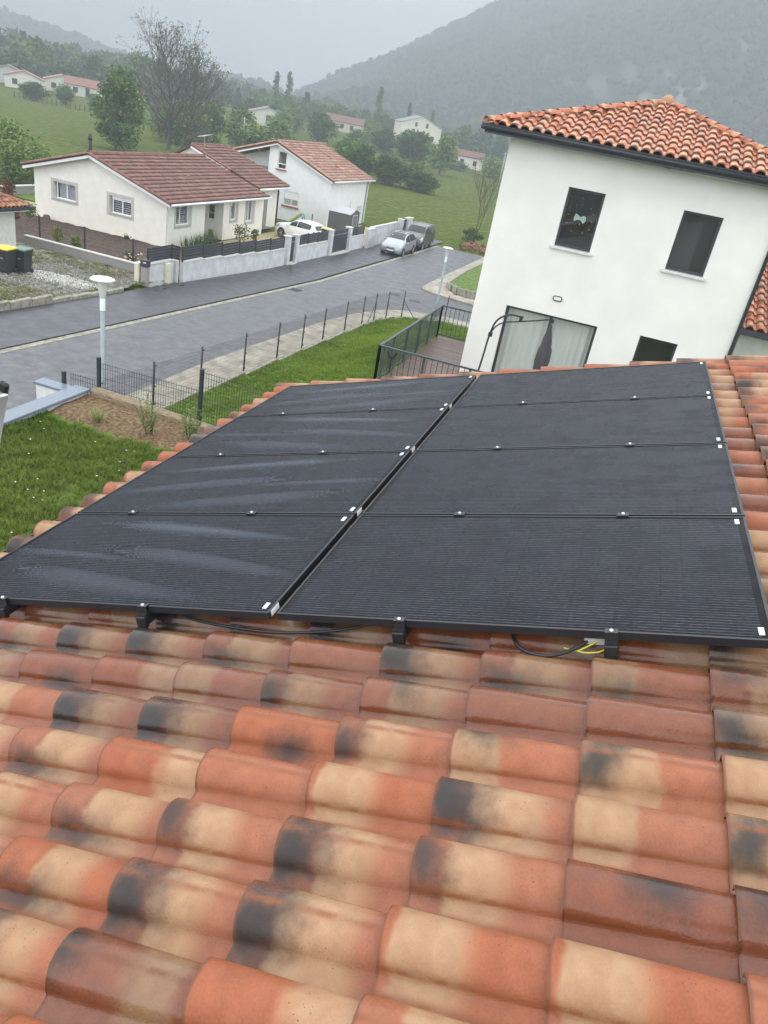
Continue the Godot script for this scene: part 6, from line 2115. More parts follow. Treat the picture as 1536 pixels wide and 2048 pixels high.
func trees() -> void:
	var dkg := [Color(0.03, 0.065, 0.018), Color(0.095, 0.155, 0.042)]
	var mid := [Color(0.055, 0.105, 0.026), Color(0.15, 0.23, 0.06)]
	var spr := [Color(0.075, 0.135, 0.03), Color(0.21, 0.29, 0.08)]
	var con := [Color(0.02, 0.038, 0.022), Color(0.05, 0.085, 0.042)]
	var r := RandomNumberGenerator.new()
	r.seed = 77
	# shared crowns, one unit of height each, scaled to the tree
	var round_a := crown(1, 26, 1.0, 0.12, 0.42, 0.0, 0.2, 150, 0.065, mid[0], mid[1])
	var round_b := crown(2, 24, 1.0, 0.08, 0.45, 0.0, 0.2, 150, 0.065, spr[0], spr[1])
	var round_d := crown(3, 24, 1.0, 0.06, 0.46, 0.0, 0.2, 150, 0.065, dkg[0], dkg[1])
	var column := crown(4, 46, 1.0, 0.04, 0.075, -1.0, 0.06, 60, 0.03, dkg[0], mid[1])
	var cone := crown(5, 30, 1.0, 0.06, 0.26, 1.0, 0.10, 90, 0.05, con[0], con[1])
	var bush := crown(6, 16, 1.0, 0.02, 0.55, 0.0, 0.26, 150, 0.07, mid[0], spr[1])
	# the tall bare tree with two stems and its first buds
	var t := thing("bare_tree", "tall nearly leafless tree with fine spreading branches behind the brown roof", "tree", P(-67.4, -8.1, 106.1))
	t.scale = Vector3(0.95, 0.86, 0.95)
	var b := MB.new(false)
	var tips := []
	var rb := RandomNumberGenerator.new()
	rb.seed = 19
	for stem in [[Vector3(-0.8, 0, 0), Vector3(-1.2, 14.6, 0.4), 0.34, 9.6], [Vector3(1.5, 0, 0.6), Vector3(4.1, 12.8, 0.2), 0.25, 7.8]]:
		var path := []
		var rad := []
		for k in 14:
			var q := k / 13.0
			path.append((stem[0] as Vector3).lerp(stem[1], q) + Vector3(rb.randfn(), 0, rb.randfn()) * 0.16 * sin(q * PI) + Vector3(0.5 * sin(q * 4.0), 0, 0))
			rad.append(maxf(0.035, stem[2] * pow(1.0 - q, 0.8)))
		b.tube(path, rad, 7)
		for k in 44:
			var q := lerpf(0.12, 0.97, (k + rb.randf() * 0.6) / 44.0)
			var i := int(q * 13.0)
			var p0: Vector3 = (path[i] as Vector3).lerp(path[mini(i + 1, 13)], q * 13.0 - i)
			var an := k * 2.399 + rb.randf() * 0.5
			var reach: float = stem[3] * (pow(sin(PI * clampf(0.12 + q * 0.80, 0, 1)), 0.7)) * rb.randf_range(0.7, 1.05)
			var up := lerpf(0.36, 1.25, q)
			var d := Vector3(cos(an), up, sin(an)).normalized()
			branches(b, tips, rb, p0, d, reach * 0.42, maxf(0.03, float(stem[2]) * 0.42 * (1.0 - q * 0.6)), 3, 6, 0.75)
	obj("trunk", b, M("grey bark", lin(0.075, 0.068, 0.058), 0.95), t)
	b = MB.new(true)
	for p: Vector3 in tips:
		for k in 5:
			var x := Vector3(rb.randfn(), rb.randfn(), rb.randfn()).normalized() * 0.26
			var q := p + x * rb.randf_range(-1.5, 1.5)
			b.col = Color(0.10, 0.115, 0.05).lerp(Color(0.20, 0.21, 0.10), rb.randf())
			b.tri(q, q + x + Vector3.UP * 0.13, q + x * 0.4 + Vector3(0, 0.17, 0.08))
	obj("crown", b, vmat("leaves", 0.65, 0.35), t)
	# the leafy tree left of it, and the scrub round their feet
	var tall := crown(11, 52, 1.0, 0.02, 0.34, -1.0, 0.15, 210, 0.04, dkg[0], mid[1])
	tree("leafy_tree", "dense upright leafy tree just left of the tall bare tree", "tree", -65.0, 90.0, 0.4, tall, Vector3(9.6, 9.4, 9.6), 3.0, 0.22)
	tree("leafy_tree", "loose green tree behind the bare tree's foot, right of the chimney", "tree", -76.0, 118.0, 1.4, round_b, Vector3(6.5, 5.4, 6.5), 2.0, 0.15)
	tree("leafy_tree", "pale feathery tree right of the bare tree's trunks", "tree", -70.5, 122.0, 2.0, round_b, Vector3(10, 7.0, 8), 3.0, 0.16)
	tree("leafy_tree", "bright green bushy tree behind the brown roof's rear ridge", "tree", -73.0, 138.0, 0.2, round_a, Vector3(9, 6.6, 9), 2.0, 0.16)
	tree("leafy_tree", "rounded green tree left of the salmon roof's ridge", "tree", -70.0, 146.0, 0.9, round_b, Vector3(9, 5.8, 8), 2.0, 0.16)
	tree("leafy_tree", "low green tree behind the salmon roof's left slope", "tree", -76.0, 128.0, 1.9, round_a, Vector3(8, 5.2, 8), 2.0, 0.16)
	tree("dark_tree", "dark reddish green tree in front of the far gabled building", "tree", -54.4, 189.8, 0.3, round_d, Vector3(11.5, 7.6, 10), 2.0, 0.2)
	tree("leafy_tree", "pale green tree right of the dark tree in the field", "tree", -44.5, 178.0, 1.3, round_b, Vector3(10, 8.0, 8), 2.2, 0.18)
	tree("dark_tree", "round dark tree standing alone on the far green slope", "tree", -87.9, 264.0, 0.3, round_d, Vector3(8.5, 5.6, 8), 1.2, 0.2)
	tree("bush", "round dark bush on the hillside meadow below the first pale house", "bush", -129.2, 149.7, 0.5, round_d, Vector3(7, 3.6, 6), 0.8, 0.15)
	tree("bush", "loose bush on the hillside meadow, second from the left edge", "bush", -126.4, 156.0, 1.5, round_a, Vector3(6, 3.9, 5), 0.8, 0.12)
	tree("bush", "small grey green bush farthest right along the hillside meadow", "bush", -119.5, 157.0, 2.5, round_a, Vector3(5, 3.3, 4.5), 0.8, 0.12)
	for e in [[-72.5, 119.0, 7.5, 4.6, "scrubby green tree straight behind the bare tree's two stems"], [-79.0, 124.0, 8.0, 5.6, "grey green scrub between the leafy tree and the bare tree"], [-66.0, 131.0, 8.5, 4.8, "low scrub below the pale feathery tree"], [-84.0, 139.0, 9.0, 6.0, "taller dull scrub farther back behind the bare tree"]]:
		tree("scrub_tree", e[4], "tree", e[0], e[1], e[0], [round_b, bush][int(e[2] * 2) % 2], Vector3(e[2] * 1.25, e[3], e[2]), 1.0, 0.14)
	# field hedge beside the salmon house
	var hl := [[-43.5, 122.0, 5.0, 5.6, "tallest"], [-40.2, 127.0, 5.2, 4.6, "second"], [-37.0, 131.0, 5.6, 4.2, "third"], [-34.2, 127.5, 4.6, 3.2, "rightmost"], [-47.5, 131.0, 6.0, 5.2, "leftmost"], [-52.0, 141.0, 7.0, 5.6, "rearmost"]]
	for h in hl: tree("hedge_bush", "%s dark green bush of the field hedge right of the salmon roof" % h[4], "bush", h[0], h[1], h[0], round_d if h[2] < 5.4 else round_a, Vector3(h[2] * 1.35, h[3], h[2] * 1.2), 0.8, 0.12, "field hedge bushes")
	for e in [[-51.5, 208.0, 6.0, 2.6, "left"], [-46.5, 206.0, 6.0, 2.3, "middle"], [-38.5, 205.0, 8.0, 4.6, "right"]]: tree("hedge_bush", "%s green bush of the hedge near the small white house" % e[4], "bush", e[0], e[1], e[0], bush, Vector3(e[2] * 1.1, e[3], e[2]), 0.8, 0.12, "bushes by the small white house")
	# thickets along the valley road, countable but far
	var th := [[-92, 196], [-97, 205], [-84, 201], [-75, 206], [-88, 215], [-70, 214], [-101, 222], [-110, 236], [-66, 222], [-118, 246], [-79, 231], [-125, 240]]
	for i in th.size():
		var e: Array = th[i]
		tree("distant_tree", "misty %s tree, %s in the thicket between the far houses" % [["mid green", "pale green", "dark green"][i % 3], ["first from the right", "second from the right", "third from the right", "fourth from the right", "nearest the ochre cottage", "nearest the dark tree", "seventh along", "eighth along", "tallest at the back", "leftmost at the front", "behind the others", "leftmost at the back"][i]], "tree", e[0], e[1], i * 1.1, [round_a, round_b, round_d][i % 3], Vector3(9, r.randf_range(4.5, 7.5), 9), 1.5, 0.2, "thicket between the far houses")
	# tall poplars and conifers fading in the rain
	var pw := [[-139.1, 287.3, 15.5, "left of the two tall poplars behind the far left cottage"], [-143.8, 308.1, 16.5, "right of the two tall poplars behind the far left cottage"], [-113.0, 330.0, 17.5, "tallest misty poplar before the mountain foot"], [-103.0, 340.0, 13.5, "faint slim poplar right of the tallest misty one"], [-94.0, 345.0, 12.5, "faint poplar standing behind the far gabled building"]]
	for e in pw: tree("poplar", e[3], "poplar", e[0], e[1], e[1], column, Vector3(e[2] * 1.0, e[2], e[2] * 1.0), 2.0, 0.25)
	for e in [[-140.8, 320.1, 10.5, "misty conifer right of the two tall poplars"], [-170.0, 300.0, 9.6, "left of the three misty conifers right of the bare tree"], [-163.0, 303.0, 7.6, "middle of the three misty conifers right of the bare tree"], [-158.0, 305.0, 6.8, "right of the three misty conifers right of the bare tree"], [-236.0, 270.0, 13.0, "dark layered conifer on the hill at the photo's upper left"]]:
		tree("conifer", e[3], "conifer", e[0], e[1], e[0], cone, Vector3(e[2] * 1.2, e[2], e[2] * 1.2), 1.5, 0.2)
	for e in [[-243.0, 262.0, 10.5, "narrow dark cypress at the photo's upper left corner, nearer the edge"], [-239.5, 263.5, 10.0, "narrow dark cypress beside the one at the upper left corner"]]: tree("cypress", e[3], "cypress", e[0], e[1], 0, column, Vector3(e[2] * 2.2, e[2], e[2] * 2.2), 1.0, 0.2)
	# woods on the left hill and along the valley, one mass of crowns
	var list := []
	var cols := []
	while list.size() < 520:
		var az := deg_to_rad(r.randf_range(-47, -10))
		var d := r.randf_range(250, 520)
		var left := az < deg_to_rad(-33.0)
		if left and d < 275: continue
		if not left and d < 300: continue
		var p := P(sin(az) * d, 0, cos(az) * d)
		p.y = gy(-p.z) - 0.5
		if absf(p.x + 91.5) < 16 and -p.z < 345 or absf(p.x + 112) < 14 and -p.z < 310 or absf(p.x + 114) < 12 and -p.z < 250: continue
		var s := r.randf_range(6.0, 12.0) * (1.0 if left else 0.8)
		list.append(Transform3D(Basis(Vector3.UP, r.randf() * TAU) * Basis.from_scale(Vector3(s * 1.2, s * r.randf_range(0.7, 1.15), s * 1.2)), p))
		var k := r.randf()
		cols.append(Color(0.55, 0.6, 0.5).lerp(Color(1.3, 1.25, 1.05), k * k))
	many("valley_woods", crown(8, 14, 1.0, 0.0, 0.42, 0.0, 0.26, 46, 0.13, mid[0], mid[1]), vmat("leaves", 0.65, 0.35), list, self, cols)
	# near hedge at the left edge
	for e in [[-46.0, 49.0, 4.6, 4.3, "tall dark green shrub at the left edge behind the rear wall"], [-43.4, 49.6, 3.4, 2.6, "lower green shrub right of the tall one behind the rear wall"], [-42.3, 52.0, 3.0, 2.2, "smallest green shrub behind the rear wall, nearest the cream gable"]]:
		tree("shrub", e[4], "shrub", e[0], e[1], e[0], crown(int(-e[0]), 22, 1.0, 0.02, 0.5, 0.0, 0.22, 260, 0.045, mid[0], spr[1]), Vector3(e[2] * 1.25, e[3], e[2] * 1.25), 0.8, 0.1)
	tree("red_shrub", "red brown leafed shrub above the outbuilding's tiled roof", "shrub", -31.6, 33.5, 0.3, crown(41, 10, 1.0, 0.1, 0.4, 0.0, 0.24, 160, 0.06, Color(0.09, 0.035, 0.03), Color(0.20, 0.09, 0.06)), Vector3(1.7, 2.6, 1.7), 1.2, 0.05)
	# slender young tree with reddish twigs at the road's end, bushy at its foot
	t = thing("young_tree", "slender young tree with thin upright twigs at the road's end", "tree", P(-14.3, gy(78.1) - 0.1, 78.1))
	b = MB.new(false)
	tips = []
	branches(b, tips, rb, Vector3.ZERO, Vector3(0.03, 1, 0), 2.1, 0.09, 0, 5, 0.42)
	obj("trunk", b, M("young bark", lin(0.09, 0.07, 0.05), 0.95), t)
	b = MB.new(true)
	for p: Vector3 in tips:
		for k in 2:
			var x := Vector3(rb.randfn(), rb.randfn(), rb.randfn()).normalized() * 0.08
			var q := p + x * rb.randf_range(-2.0, 2.0)
			b.col = Color(0.08, 0.10, 0.03).lerp(Color(0.17, 0.17, 0.06), rb.randf())
			b.tri(q, q + x + Vector3.UP * 0.08, q + x * 0.4 + Vector3(0, 0.1, 0.05))
	obj("crown", b, vmat("leaves", 0.65, 0.35), t)
	tree("bush", "dense low bush at the foot of the slender young tree", "bush", -14.1, 74.5, 0.7, crown(44, 12, 1.0, 0.0, 0.5, 0.0, 0.28, 220, 0.07, dkg[0], mid[1]), Vector3(2.3, 1.7, 2.3), 0.4, 0.05)
	var br := []
	while br.size() < 500:
		var u := r.randf_range(-14.0, -10.5)
		var v := r.randf_range(69.5, 73.5)
		br.append(Transform3D(Basis(Vector3(r.randfn(), r.randfn(), r.randfn()).normalized(), r.randf() * TAU).scaled(Vector3.ONE * r.randf_range(0.6, 1.6)), P(u, gy(v) + r.randf_range(0, 0.45), v)))
	var lb := MB.new(true)
	lb.tri(Vector3(-0.1, 0, 0), Vector3(0.1, 0, 0.02), Vector3(0.02, 0.02, 0.14))
	lb.tri(Vector3(-0.12, 0.01, 0), Vector3(0.02, 0.03, -0.12), Vector3(0.1, 0, 0))
	many("dry_brushwood", lb.done(), M("dead leaves", lin(0.22, 0.12, 0.06), 0.9), br)
	# small plants of the gardens
	var small := [[-31.2, 32.3, 1.0, "green leafy plant growing in the dug garden before the cream gable", 0], [-32.8, 36.2, 0.9, "low bluish leafy plants at the dug garden's far left", 0], [-26.9, 31.4, 1.1, "thin yellow green staked plant by the block wall's left post", 1], [-25.3, 30.8, 1.1, "thin yellow green staked plant between the first and second wall posts", 1], [-22.0, 30.6, 0.9, "rose bush with pale blooms beside the block wall", 2], [-20.7, 30.4, 0.8, "second pale flowered bush at the block wall's right end", 2], [-20.9, 31.9, 1.3, "tall thin red brown plant near the street wall's corner", 3], [-24.3, 40.6, 0.8, "clump of sword leaved plants below the cream house's corner window", 4], [-23.6, 45.0, 1.2, "flowering shrub with pale blooms before the cream house's porch", 2], [-23.2, 46.3, 1.0, "yellow green grassy shrub right of the porch's flowering shrub", 1], [-24.9, 43.4, 0.7, "yellow leafed plant standing beside the porch pot", 1]]
	for e in small:
		var y := gy(e[1]) + (0.15 if e[1] > 36 else -0.12)
		var p := thing("garden_plant", e[3], "plant", P(e[0], y, e[1]))
		var sz: float = e[2]
		var kind: int = e[4]
		b = MB.new(false)
		for k in 4: b.tube([Vector3(0, 0, 0), Vector3(cos(k * 1.9) * 0.1, sz * 0.5, sin(k * 1.9) * 0.1) , Vector3(cos(k * 1.9) * 0.2, sz * 0.85, sin(k * 1.9) * 0.2)], [0.015, 0.01, 0.005], 4)
		obj("stem", b, M("plant stem", lin(0.12, 0.12, 0.05), 0.9), p)
		var cc: Array = [[Color(0.03, 0.08, 0.025), Color(0.10, 0.19, 0.05)], [Color(0.11, 0.14, 0.03), Color(0.26, 0.29, 0.07)], [Color(0.06, 0.08, 0.03), Color(0.14, 0.16, 0.06)], [Color(0.09, 0.04, 0.03), Color(0.17, 0.10, 0.05)], [Color(0.04, 0.08, 0.02), Color(0.12, 0.18, 0.06)]][kind]
		var w := 0.55 if kind in [0, 2] else 0.22
		if kind == 4:
			b = MB.new(true)
			for k in 260:
				var a := r.randf() * TAU
				var o := Vector3(r.randf_range(-0.4, 0.4), 0, r.randf_range(-2.2, 1.2))
				var d := Vector3(cos(a), 0, sin(a))
				b.col = (cc[0] as Color).lerp(cc[1], r.randf())
				b.tri(o - d.cross(Vector3.UP) * 0.025, o + Vector3.UP * r.randf_range(0.4, 0.8) + d * 0.25, o + d.cross(Vector3.UP) * 0.025)
			obj("leaves", b, vmat("leaves", 0.65, 0.35), p)
		else:
			obj("leaves", crown(int(e[1] * 10), 9, sz, 0.05 if kind == 0 else sz * 0.2, w * sz, 0.0, 0.3 * sz * (1.0 if kind in [0, 2] else 0.5), 60, 0.11, cc[0], cc[1]), vmat("leaves", 0.65, 0.35), p)
		if kind == 2:
			b = MB.new(false)
			for k in 26:
				var q := Vector3(r.randf_range(-0.45, 0.45), r.randf_range(0.45, 1.0) * sz, r.randf_range(-0.45, 0.45))
				b.lathe([Vector2(0, -0.035), Vector2(0.05, -0.01), Vector2(0.06, 0.02), Vector2(0.0, 0.03)], 6, q)
			obj("flower", b, M("cream bloom", lin(0.72, 0.60, 0.44), 0.8), p)
	# three young shrubs in the bed by the timber baulks, nearest us
	for e in [[-7.0, 8.05, 0.30, "low pale grassy clump in the bare soil by the timber baulks", 0], [-6.0, 8.15, 0.62, "young bushy shrub with narrow leaves before the timber baulks", 1], [-5.35, 8.45, 0.5, "young narrow leaved shrub nearest the roof's eave", 1]]:
		var p := thing("young_shrub", e[3], "shrub", P(e[0], -3.58, e[1]))
		b = MB.new(false)
		var lf := MB.new(true)
		for k in 16 if e[4] == 1 else 90:
			var a := r.randf() * TAU
			var lean := r.randf_range(0.05, 0.4 if e[4] == 1 else 0.9)
			var h: float = e[2] * r.randf_range(0.55, 1.15)
			var o := Vector3(cos(a), 0, sin(a)) * 0.05
			var tp := o + Vector3(cos(a) * lean * h, h, sin(a) * lean * h)
			if e[4] == 1:
				b.tube([o, o.lerp(tp, 0.5) + Vector3(0, 0.03, 0), tp], [0.006, 0.004, 0.002], 4)
				for q in 14:
					var s := o.lerp(tp, r.randf_range(0.25, 1.0))
					var d := Vector3(r.randfn(), r.randfn() * 0.5 + 0.4, r.randfn()).normalized()
					var w := d.cross(Vector3(0.3, 1, 0.2)).normalized() * 0.012
					lf.col = Color(0.07, 0.10, 0.035).lerp(Color(0.24, 0.25, 0.11), r.randf())
					lf.tri(s - w, s + d * 0.12, s + w)
			else:
				var w := Vector3(-sin(a), 0, cos(a)) * 0.006
				lf.col = Color(0.15, 0.22, 0.06).lerp(Color(0.36, 0.40, 0.16), r.randf())
				lf.tri(o - w, tp, o + w)
				b.tube([o, o + Vector3(0, 0.05, 0)], [0.004], 3)
		obj("stem", b, M("plant stem", lin(0.12, 0.12, 0.05), 0.9), p)
		obj("leaves", lf, vmat("leaves", 0.65, 0.35), p)

# ---------------------------------------------------------------- far houses
func cottage(called: String, label: String, u: float, v: float, turn: float, w: float, d: float, h: float, rise: float, gable_front: bool, wc: Color, rc: Color, wins: Array) -> void:
	var t := thing(called, label, "house", P(u, gy(v) - 0.2, v), turn)
	var wm := M("far wall %s" % wc.to_html(), wc, 0.9, 0.08, 0.2)
	var rm := M("far roof %s" % rc.to_html(), rc, 0.75, 0.3, 0.5)
	var b := MB.new()
	b.box(Vector3(0, h / 2, 0), Vector3(w, h, d))
	if gable_front: b.prism([Vector2(-w / 2, 0), Vector2(w / 2, 0), Vector2(0, rise)], Vector3(0, h, -d / 2), Vector3.RIGHT, Vector3.UP, Vector3(0, 0, d))
	else: b.prism([Vector2(-d / 2, 0), Vector2(d / 2, 0), Vector2(0, rise)], Vector3(-w / 2, h, 0), Vector3(0, 0, 1), Vector3.UP, Vector3(w, 0, 0))
	obj("wall", b, wm, t)
	b = MB.new()
	var half := (w if gable_front else d) / 2
	var le := Vector2(half, rise).length() + 0.5
	var an := atan2(rise, half)
	for s in [-1, 1]:
		var bs := Basis(Vector3(0, 0, 1), -an * s) if gable_front else Basis(Vector3.RIGHT, an * s)
		var c := Vector3(s * (half + 0.2) / 2, h + rise / 2 + 0.03, 0) if gable_front else Vector3(0, h + rise / 2 + 0.03, s * (half + 0.2) / 2)
		b.box(c, Vector3(le, 0.16, d + 0.8) if gable_front else Vector3(w + 0.8, 0.16, le), bs)
		# courses of tiles
		var n := int(le / 0.8)
		for k in n:
			var o := (k + 0.5) / n - 0.5
			if gable_front: b.box(c + bs * Vector3(o * le, 0.1, 0), Vector3(0.16, 0.06, d + 0.8), bs)
			else: b.box(c + bs * Vector3(0, 0.1, o * le), Vector3(w + 0.8, 0.06, 0.16), bs)
	obj("roof", b, rm, t)
	for q in wins:
		b = MB.new()
		b.box(Vector3(q[0], q[1], d / 2 + 0.03), Vector3(q[2] + 0.2, q[3] + 0.2, 0.08))
		var wf := obj("window", b, M("far frame", lin(0.5, 0.5, 0.48), 0.6), t)
		b = MB.new()
		b.box(Vector3(q[0], q[1], d / 2 + 0.07), Vector3(q[2], q[3], 0.03))
		obj("pane", b, M("far pane", lin(0.03, 0.035, 0.04), 0.1), wf)

func far_houses() -> void:
	var pale := lin(0.66, 0.65, 0.58)
	var clay := lin(0.34, 0.17, 0.12)
	cottage("hill_house", "pale bungalow on the hillside at the photo's left, gable towards us", -156.4, 178.4, 0.7, 9, 9, 2.6, 1.5, true, pale, lin(0.45, 0.24, 0.17), [[2.5, 1.5, 1.2, 1.2], [-2.2, 1.5, 1.2, 1.2]])
	cottage("hill_house", "second pale bungalow along the hillside, salmon roof", -158.5, 195.0, 0.7, 9, 11, 2.6, 1.5, true, pale, lin(0.45, 0.24, 0.17), [[2.5, 1.5, 1.2, 1.2], [-2.2, 1.5, 1.2, 1.2]])
	cottage("hill_house", "third pale bungalow along the hillside, half behind a bush", -150.0, 195.0, 0.6, 11, 9, 2.6, 1.6, false, pale, clay, [[3, 1.5, 1.2, 1.2], [-3, 1.5, 1.2, 1.2], [0, 1.3, 1.0, 2.0]])
	cottage("hill_house", "fourth pale bungalow on the hillside, beside the leafy tree", -141.0, 196.0, 0.5, 13, 9, 2.6, 1.6, false, pale, clay, [[3, 1.5, 1.2, 1.2], [-3, 1.5, 1.2, 1.2]])
	cottage("hill_house", "grey walled house cut by the photo's left edge on the hillside", -168.0, 186.0, 0.7, 9, 9, 2.8, 1.5, true, lin(0.5, 0.51, 0.5), lin(0.3, 0.2, 0.16), [[2.5, 1.5, 1.2, 1.2]])
	cottage("far_cottage", "small white cottage with pale roof left of the two poplars", -113.0, 229.0, 0.55, 10.5, 9, 3.4, 1.7, true, pale, lin(0.40, 0.33, 0.29), [[0, 2.2, 1.4, 1.4], [3.2, 2.0, 1.1, 1.3]])
	cottage("far_cottage", "long low ochre cottage with brown roof in the valley", -112.0, 288.0, 0.30, 16, 9, 3.2, 2.0, false, lin(0.60, 0.52, 0.38), lin(0.25, 0.14, 0.11), [[-6, 1.9, 1.3, 1.5], [-3, 1.6, 1.6, 2.2], [0.5, 1.9, 1.3, 1.5], [4, 1.9, 1.3, 1.5]])
	cottage("gabled_building", "tall cream gabled building with small arched windows in the valley", -92.0, 318.0, 0.42, 15.5, 24, 6.6, 2.9, true, lin(0.70, 0.68, 0.55), lin(0.42, 0.44, 0.44), [[-2.2, 6.6, 0.9, 1.5], [2.0, 6.6, 0.9, 1.5], [-4.8, 2.6, 1.3, 1.7], [-0.2, 2.6, 1.3, 1.7], [4.6, 2.6, 1.3, 1.7]])
	cottage("small_white_house", "small white house with brown roof near the white house's corner", -48.4, 224.0, 0.25, 7.4, 7, 3.0, 1.3, false, pale, lin(0.24, 0.13, 0.10), [[-2, 1.6, 1.0, 1.2], [1.6, 1.6, 1.0, 1.2]])
	cottage("right_house", "pale house glimpsed past the white house's roof at the right edge", 14.0, 190.0, -0.1, 9, 8, 8.6, 1.8, false, pale, lin(0.3, 0.3, 0.31), [[-2, 7.0, 1.0, 1.2], [1.6, 7.0, 1.0, 1.2]])
	# telegraph poles and a tall pale pole in the field
	for e in [[-27.5, 160.0, 7.5, "slim pale pole in the field, left of the pair", 0], [-25.0, 172.0, 6.5, "slim pale pole in the field, right of the pair", 0], [-68.5, 130.0, 5.6, "pale pole standing right of the bare tree", 0]]:
		var t := thing("field_pole", e[3], "pole", P(e[0], gy(e[1]), e[1]))
		var b := MB.new(false)
		b.tube([Vector3.ZERO, Vector3(0, e[2], 0)], [0.13, 0.09], 7, true)
		obj("shaft", b, M("pale pole", lin(0.35, 0.35, 0.34), 0.8), t)
		b = MB.new()
		b.box(Vector3(0, e[2] - 0.3, 0), Vector3(1.1, 0.1, 0.1))
		obj("crossbar", b, M("pale pole", lin(0.35, 0.35, 0.34), 0.8), t)
	# post and rail line on the hillside meadow
	var f := thing("pasture_fence", "thin line of dark pasture posts across the hillside meadow", "fence")
	for k in 26:
		var b := MB.new()
		var u := -131.0 + k * 1.05
		var v := 146.0 + k * 0.15
		b.box(P(u, gy(v) + 0.5, v), Vector3(0.14, 1.2, 0.14))
		obj("post", b, M("dark post", lin(0.07, 0.06, 0.05), 0.9), f)

# ---------------------------------------------------------------- mountains
func mountain(called: String, az0: float, az1: float, steps: int, foot: float, el: Callable, ridge: Callable, seed_: int, cliffs: Array) -> Array:
	var nz := FastNoiseLite.new()
	nz.seed = seed_
	nz.frequency = 0.004
	nz.fractal_octaves = 5
	var n2 := FastNoiseLite.new()
	n2.seed = seed_ + 5
	n2.frequency = 0.02
	n2.fractal_octaves = 3
	var rows := 100
	var h := func(az: float, t: float) -> Vector3:
		var rr: float = ridge.call(az)
		var d := lerpf(foot, rr * 1.12, t)
		var top: float = 2.08 + rr * tan(deg_to_rad(el.call(az)))
		var s := clampf((d - foot) / (rr - foot), 0, 1)
		var y := lerpf(-3.0, top, s * s * (2.2 - 1.2 * s))
		if d > rr: y = top - (d - rr) * 0.25
		var a := deg_to_rad(az)
		var p := P(sin(a) * d, 0, cos(a) * d)
		y += (nz.get_noise_2d(p.x * 1.6, p.z * 1.6) * 15.0 + n2.get_noise_2d(p.x * 1.6, p.z * 1.6) * 2.5) * smoothstep(0.0, 0.35, s) * (1.0 - 0.75 * smoothstep(0.8, 1.0, s))
		p.y = y
		return p
	var b := MB.new(false)
	var rock := func(p: Vector3) -> float:
		var best := 0.0
		for c in cliffs:
			var a: float = rad_to_deg(atan2(p.x, -p.z)) - c[0]
			var e: float = rad_to_deg(atan2(p.y - 2.08, Vector2(p.x, p.z).length())) - c[1]
			var q := pow(a / c[2], 2) + pow((e + a * 0.25) / c[3], 2)
			best = maxf(best, 1.0 - smoothstep(0.3, 1.0, q + 1.3 * n2.get_noise_2d((p.x + p.y * 0.35) * 5.0, p.y * 1.2)))
		return best
	for i in steps:
		for j in rows:
			var q := []
			for e in [[i, j + 1], [i + 1, j + 1], [i + 1, j], [i, j]]: q.append(h.call(lerpf(az0, az1, float(e[0]) / steps), float(e[1]) / rows))
			for k in [0, 1, 2, 0, 2, 3]:
				var p: Vector3 = q[k]
				var m := clampf(0.5 + 0.9 * n2.get_noise_2d(p.x * 0.7, p.z * 0.7), 0, 1)
				b.col = Color(0.035, 0.055, 0.022).lerp(Color(0.085, 0.105, 0.038), m)
				var rk: float = rock.call(p) if cliffs.size() else 0.0
				b.col = b.col.lerp(Color(0.36, 0.345, 0.31) * (0.6 + 0.7 * m), rk * 0.65)
				b.vx(p)
	struct(called, b, vmat("mountain side", 0.95))
	var out := []
	var r := RandomNumberGenerator.new()
	r.seed = seed_
	for i in 20000:
		var az := r.randf_range(az0, az1)
		var t := r.randf_range(0.0, 0.85)
		var p: Vector3 = h.call(az, t)
		if cliffs.size() and rock.call(p) > 0.3: continue
		out.append(p)
	return out

func mountains() -> void:
	var cl := [[-5.0, 4.1, 1.0, 0.75], [-3.3, 4.9, 0.9, 0.6], [-1.9, 3.6, 0.4, 0.6], [0.2, 4.2, 0.45, 0.7], [1.2, 5.0, 0.35, 0.5], [3.0, 7.2, 0.6, 0.4], [6.0, 8.6, 0.6, 0.45], [-6.9, 3.8, 0.3, 0.5], [-8.6, 4.9, 0.2, 0.4], [-0.8, 5.2, 0.5, 0.3]]
	var pts := mountain("mountain", -27.0, 62.0, 250, 375.0,
		func(az: float) -> float: return clampf((az + 24.2) * 0.635, -0.5, 16.0),
		func(az: float) -> float: return lerpf(800.0, 560.0, clampf((az + 24.0) / 26.0, 0, 1)), 3, cl)
	var pts2 := mountain("far_hill", -75.0, -20.0, 60, 520.0,
		func(az: float) -> float: return clampf(0.25 + (-az - 34.0) * 0.16, 0.1, 4.0),
		func(_az: float) -> float: return 780.0, 9, [])
	var r := RandomNumberGenerator.new()
	r.seed = 2
	var list := []
	var cols := []
	for p in pts + pts2.slice(0, 2500):
		var s := r.randf_range(1.1, 2.5)
		list.append(Transform3D(Basis(Vector3.UP, r.randf() * TAU) * Basis.from_scale(Vector3(s, s * r.randf_range(0.8, 1.5), s)), p))
		var k := r.randf()
		cols.append(Color(0.04, 0.06, 0.027).lerp(Color(0.09, 0.11, 0.042), k * k).lerp(Color(0.09, 0.075, 0.05), 0.5 if r.randf() < 0.15 else 0.0))
	var b := MB.new(false)
	b.lathe([Vector2(0, -0.6), Vector2(0.8, -0.3), Vector2(1.0, 0.2), Vector2(0.7, 0.75), Vector2(0, 1.05)], 7)
	many("mountain_forest", b.done(), vmat("forest crowns", 0.95), list, self, cols)

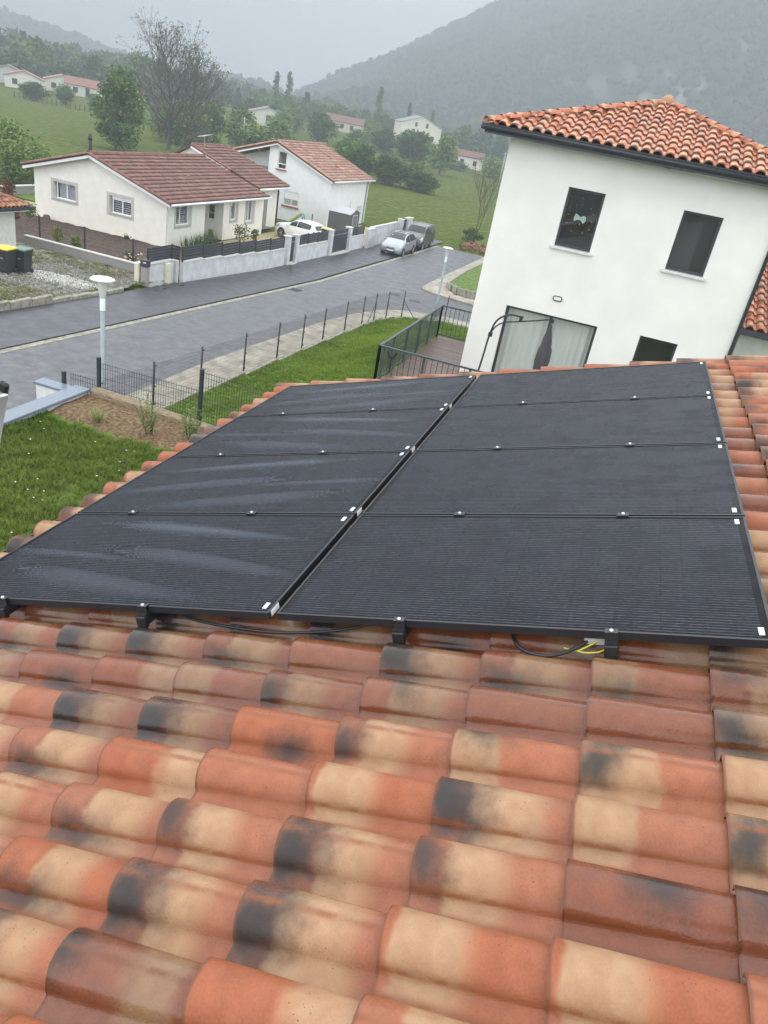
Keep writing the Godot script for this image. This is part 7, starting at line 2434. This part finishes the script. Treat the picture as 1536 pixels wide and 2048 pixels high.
func _ready() -> void:
	# camera: a phone held a little askew above the roof
	var cam := Camera3D.new()
	cam.name = "camera"
	cam.transform = Transform3D(Basis(Vector3(0.93448, 0.16905, -0.31333), Vector3(-0.29008, 0.87177, -0.39480), Vector3(0.20641, 0.45983, 0.86369)).orthonormalized(), Vector3(1.05695, 2.07894, 2.64036))
	cam.fov = 68.37
	cam.near = 0.05
	cam.far = 9000.0
	add_child(cam)
	cam.current = true
	# overcast, rainy air
	var env := Environment.new()
	env.background_mode = Environment.BG_SKY
	var sky := Sky.new()
	var sm := ProceduralSkyMaterial.new()
	sm.sky_top_color = lin(1.8, 1.86, 1.94)
	sm.sky_horizon_color = lin(2.05, 2.16, 2.3)
	sm.sky_curve = 0.6
	sm.ground_bottom_color = lin(0.10, 0.11, 0.08)
	sm.ground_horizon_color = lin(0.5, 0.53, 0.55)
	sm.sun_angle_max = 1.0
	sky.sky_material = sm
	env.sky = sky
	env.tonemap_mode = Environment.TONE_MAPPER_LINEAR
	env.tonemap_exposure = 1.42
	env.fog_enabled = true
	env.fog_density = 0.0010
	env.fog_light_color = Color(0.93, 0.97, 1.0)
	env.volumetric_fog_enabled = true
	env.volumetric_fog_density = 0.0
	env.sdfgi_enabled = true
	env.ssao_enabled = true
	env.ssil_enabled = true
	var we := WorldEnvironment.new()
	we.name = "environment"
	we.environment = env
	add_child(we)
	var sun := DirectionalLight3D.new()
	sun.name = "sun"
	sun.light_color = Color(1.0, 0.965, 0.91)
	sun.light_energy = 0.15
	sun.light_angular_distance = 24.0
	sun.shadow_enabled = true
	add_child(sun)
	sun.look_at_from_position(Vector3(14, 34, 26), Vector3.ZERO)
	ground()
	our_garden()
	lower_lawn()
	mountains()
	our_house()
	white_house()
	garage_beside()
	deck()
	cream_house()
	salmon_house()
	boundary()
	near_left()
	far_houses()
	trees()
	cars()
	solar_array()
	parasol()
	# the bank of rain mist that fills the far end of the valley
	var mist := FogVolume.new()
	mist.name = "rain_mist_cloud"
	mist.set_meta("kind", "stuff")
	mist.shape = RenderingServer.FOG_VOLUME_SHAPE_BOX
	mist.size = Vector3(1450, 200, 480)
	mist.position = P(-30, 80, 588)
	var fm := FogMaterial.new()
	fm.density = 0.0036
	fm.albedo = Color(0.95, 0.98, 1.0)
	mist.material = fm
	add_child(mist)
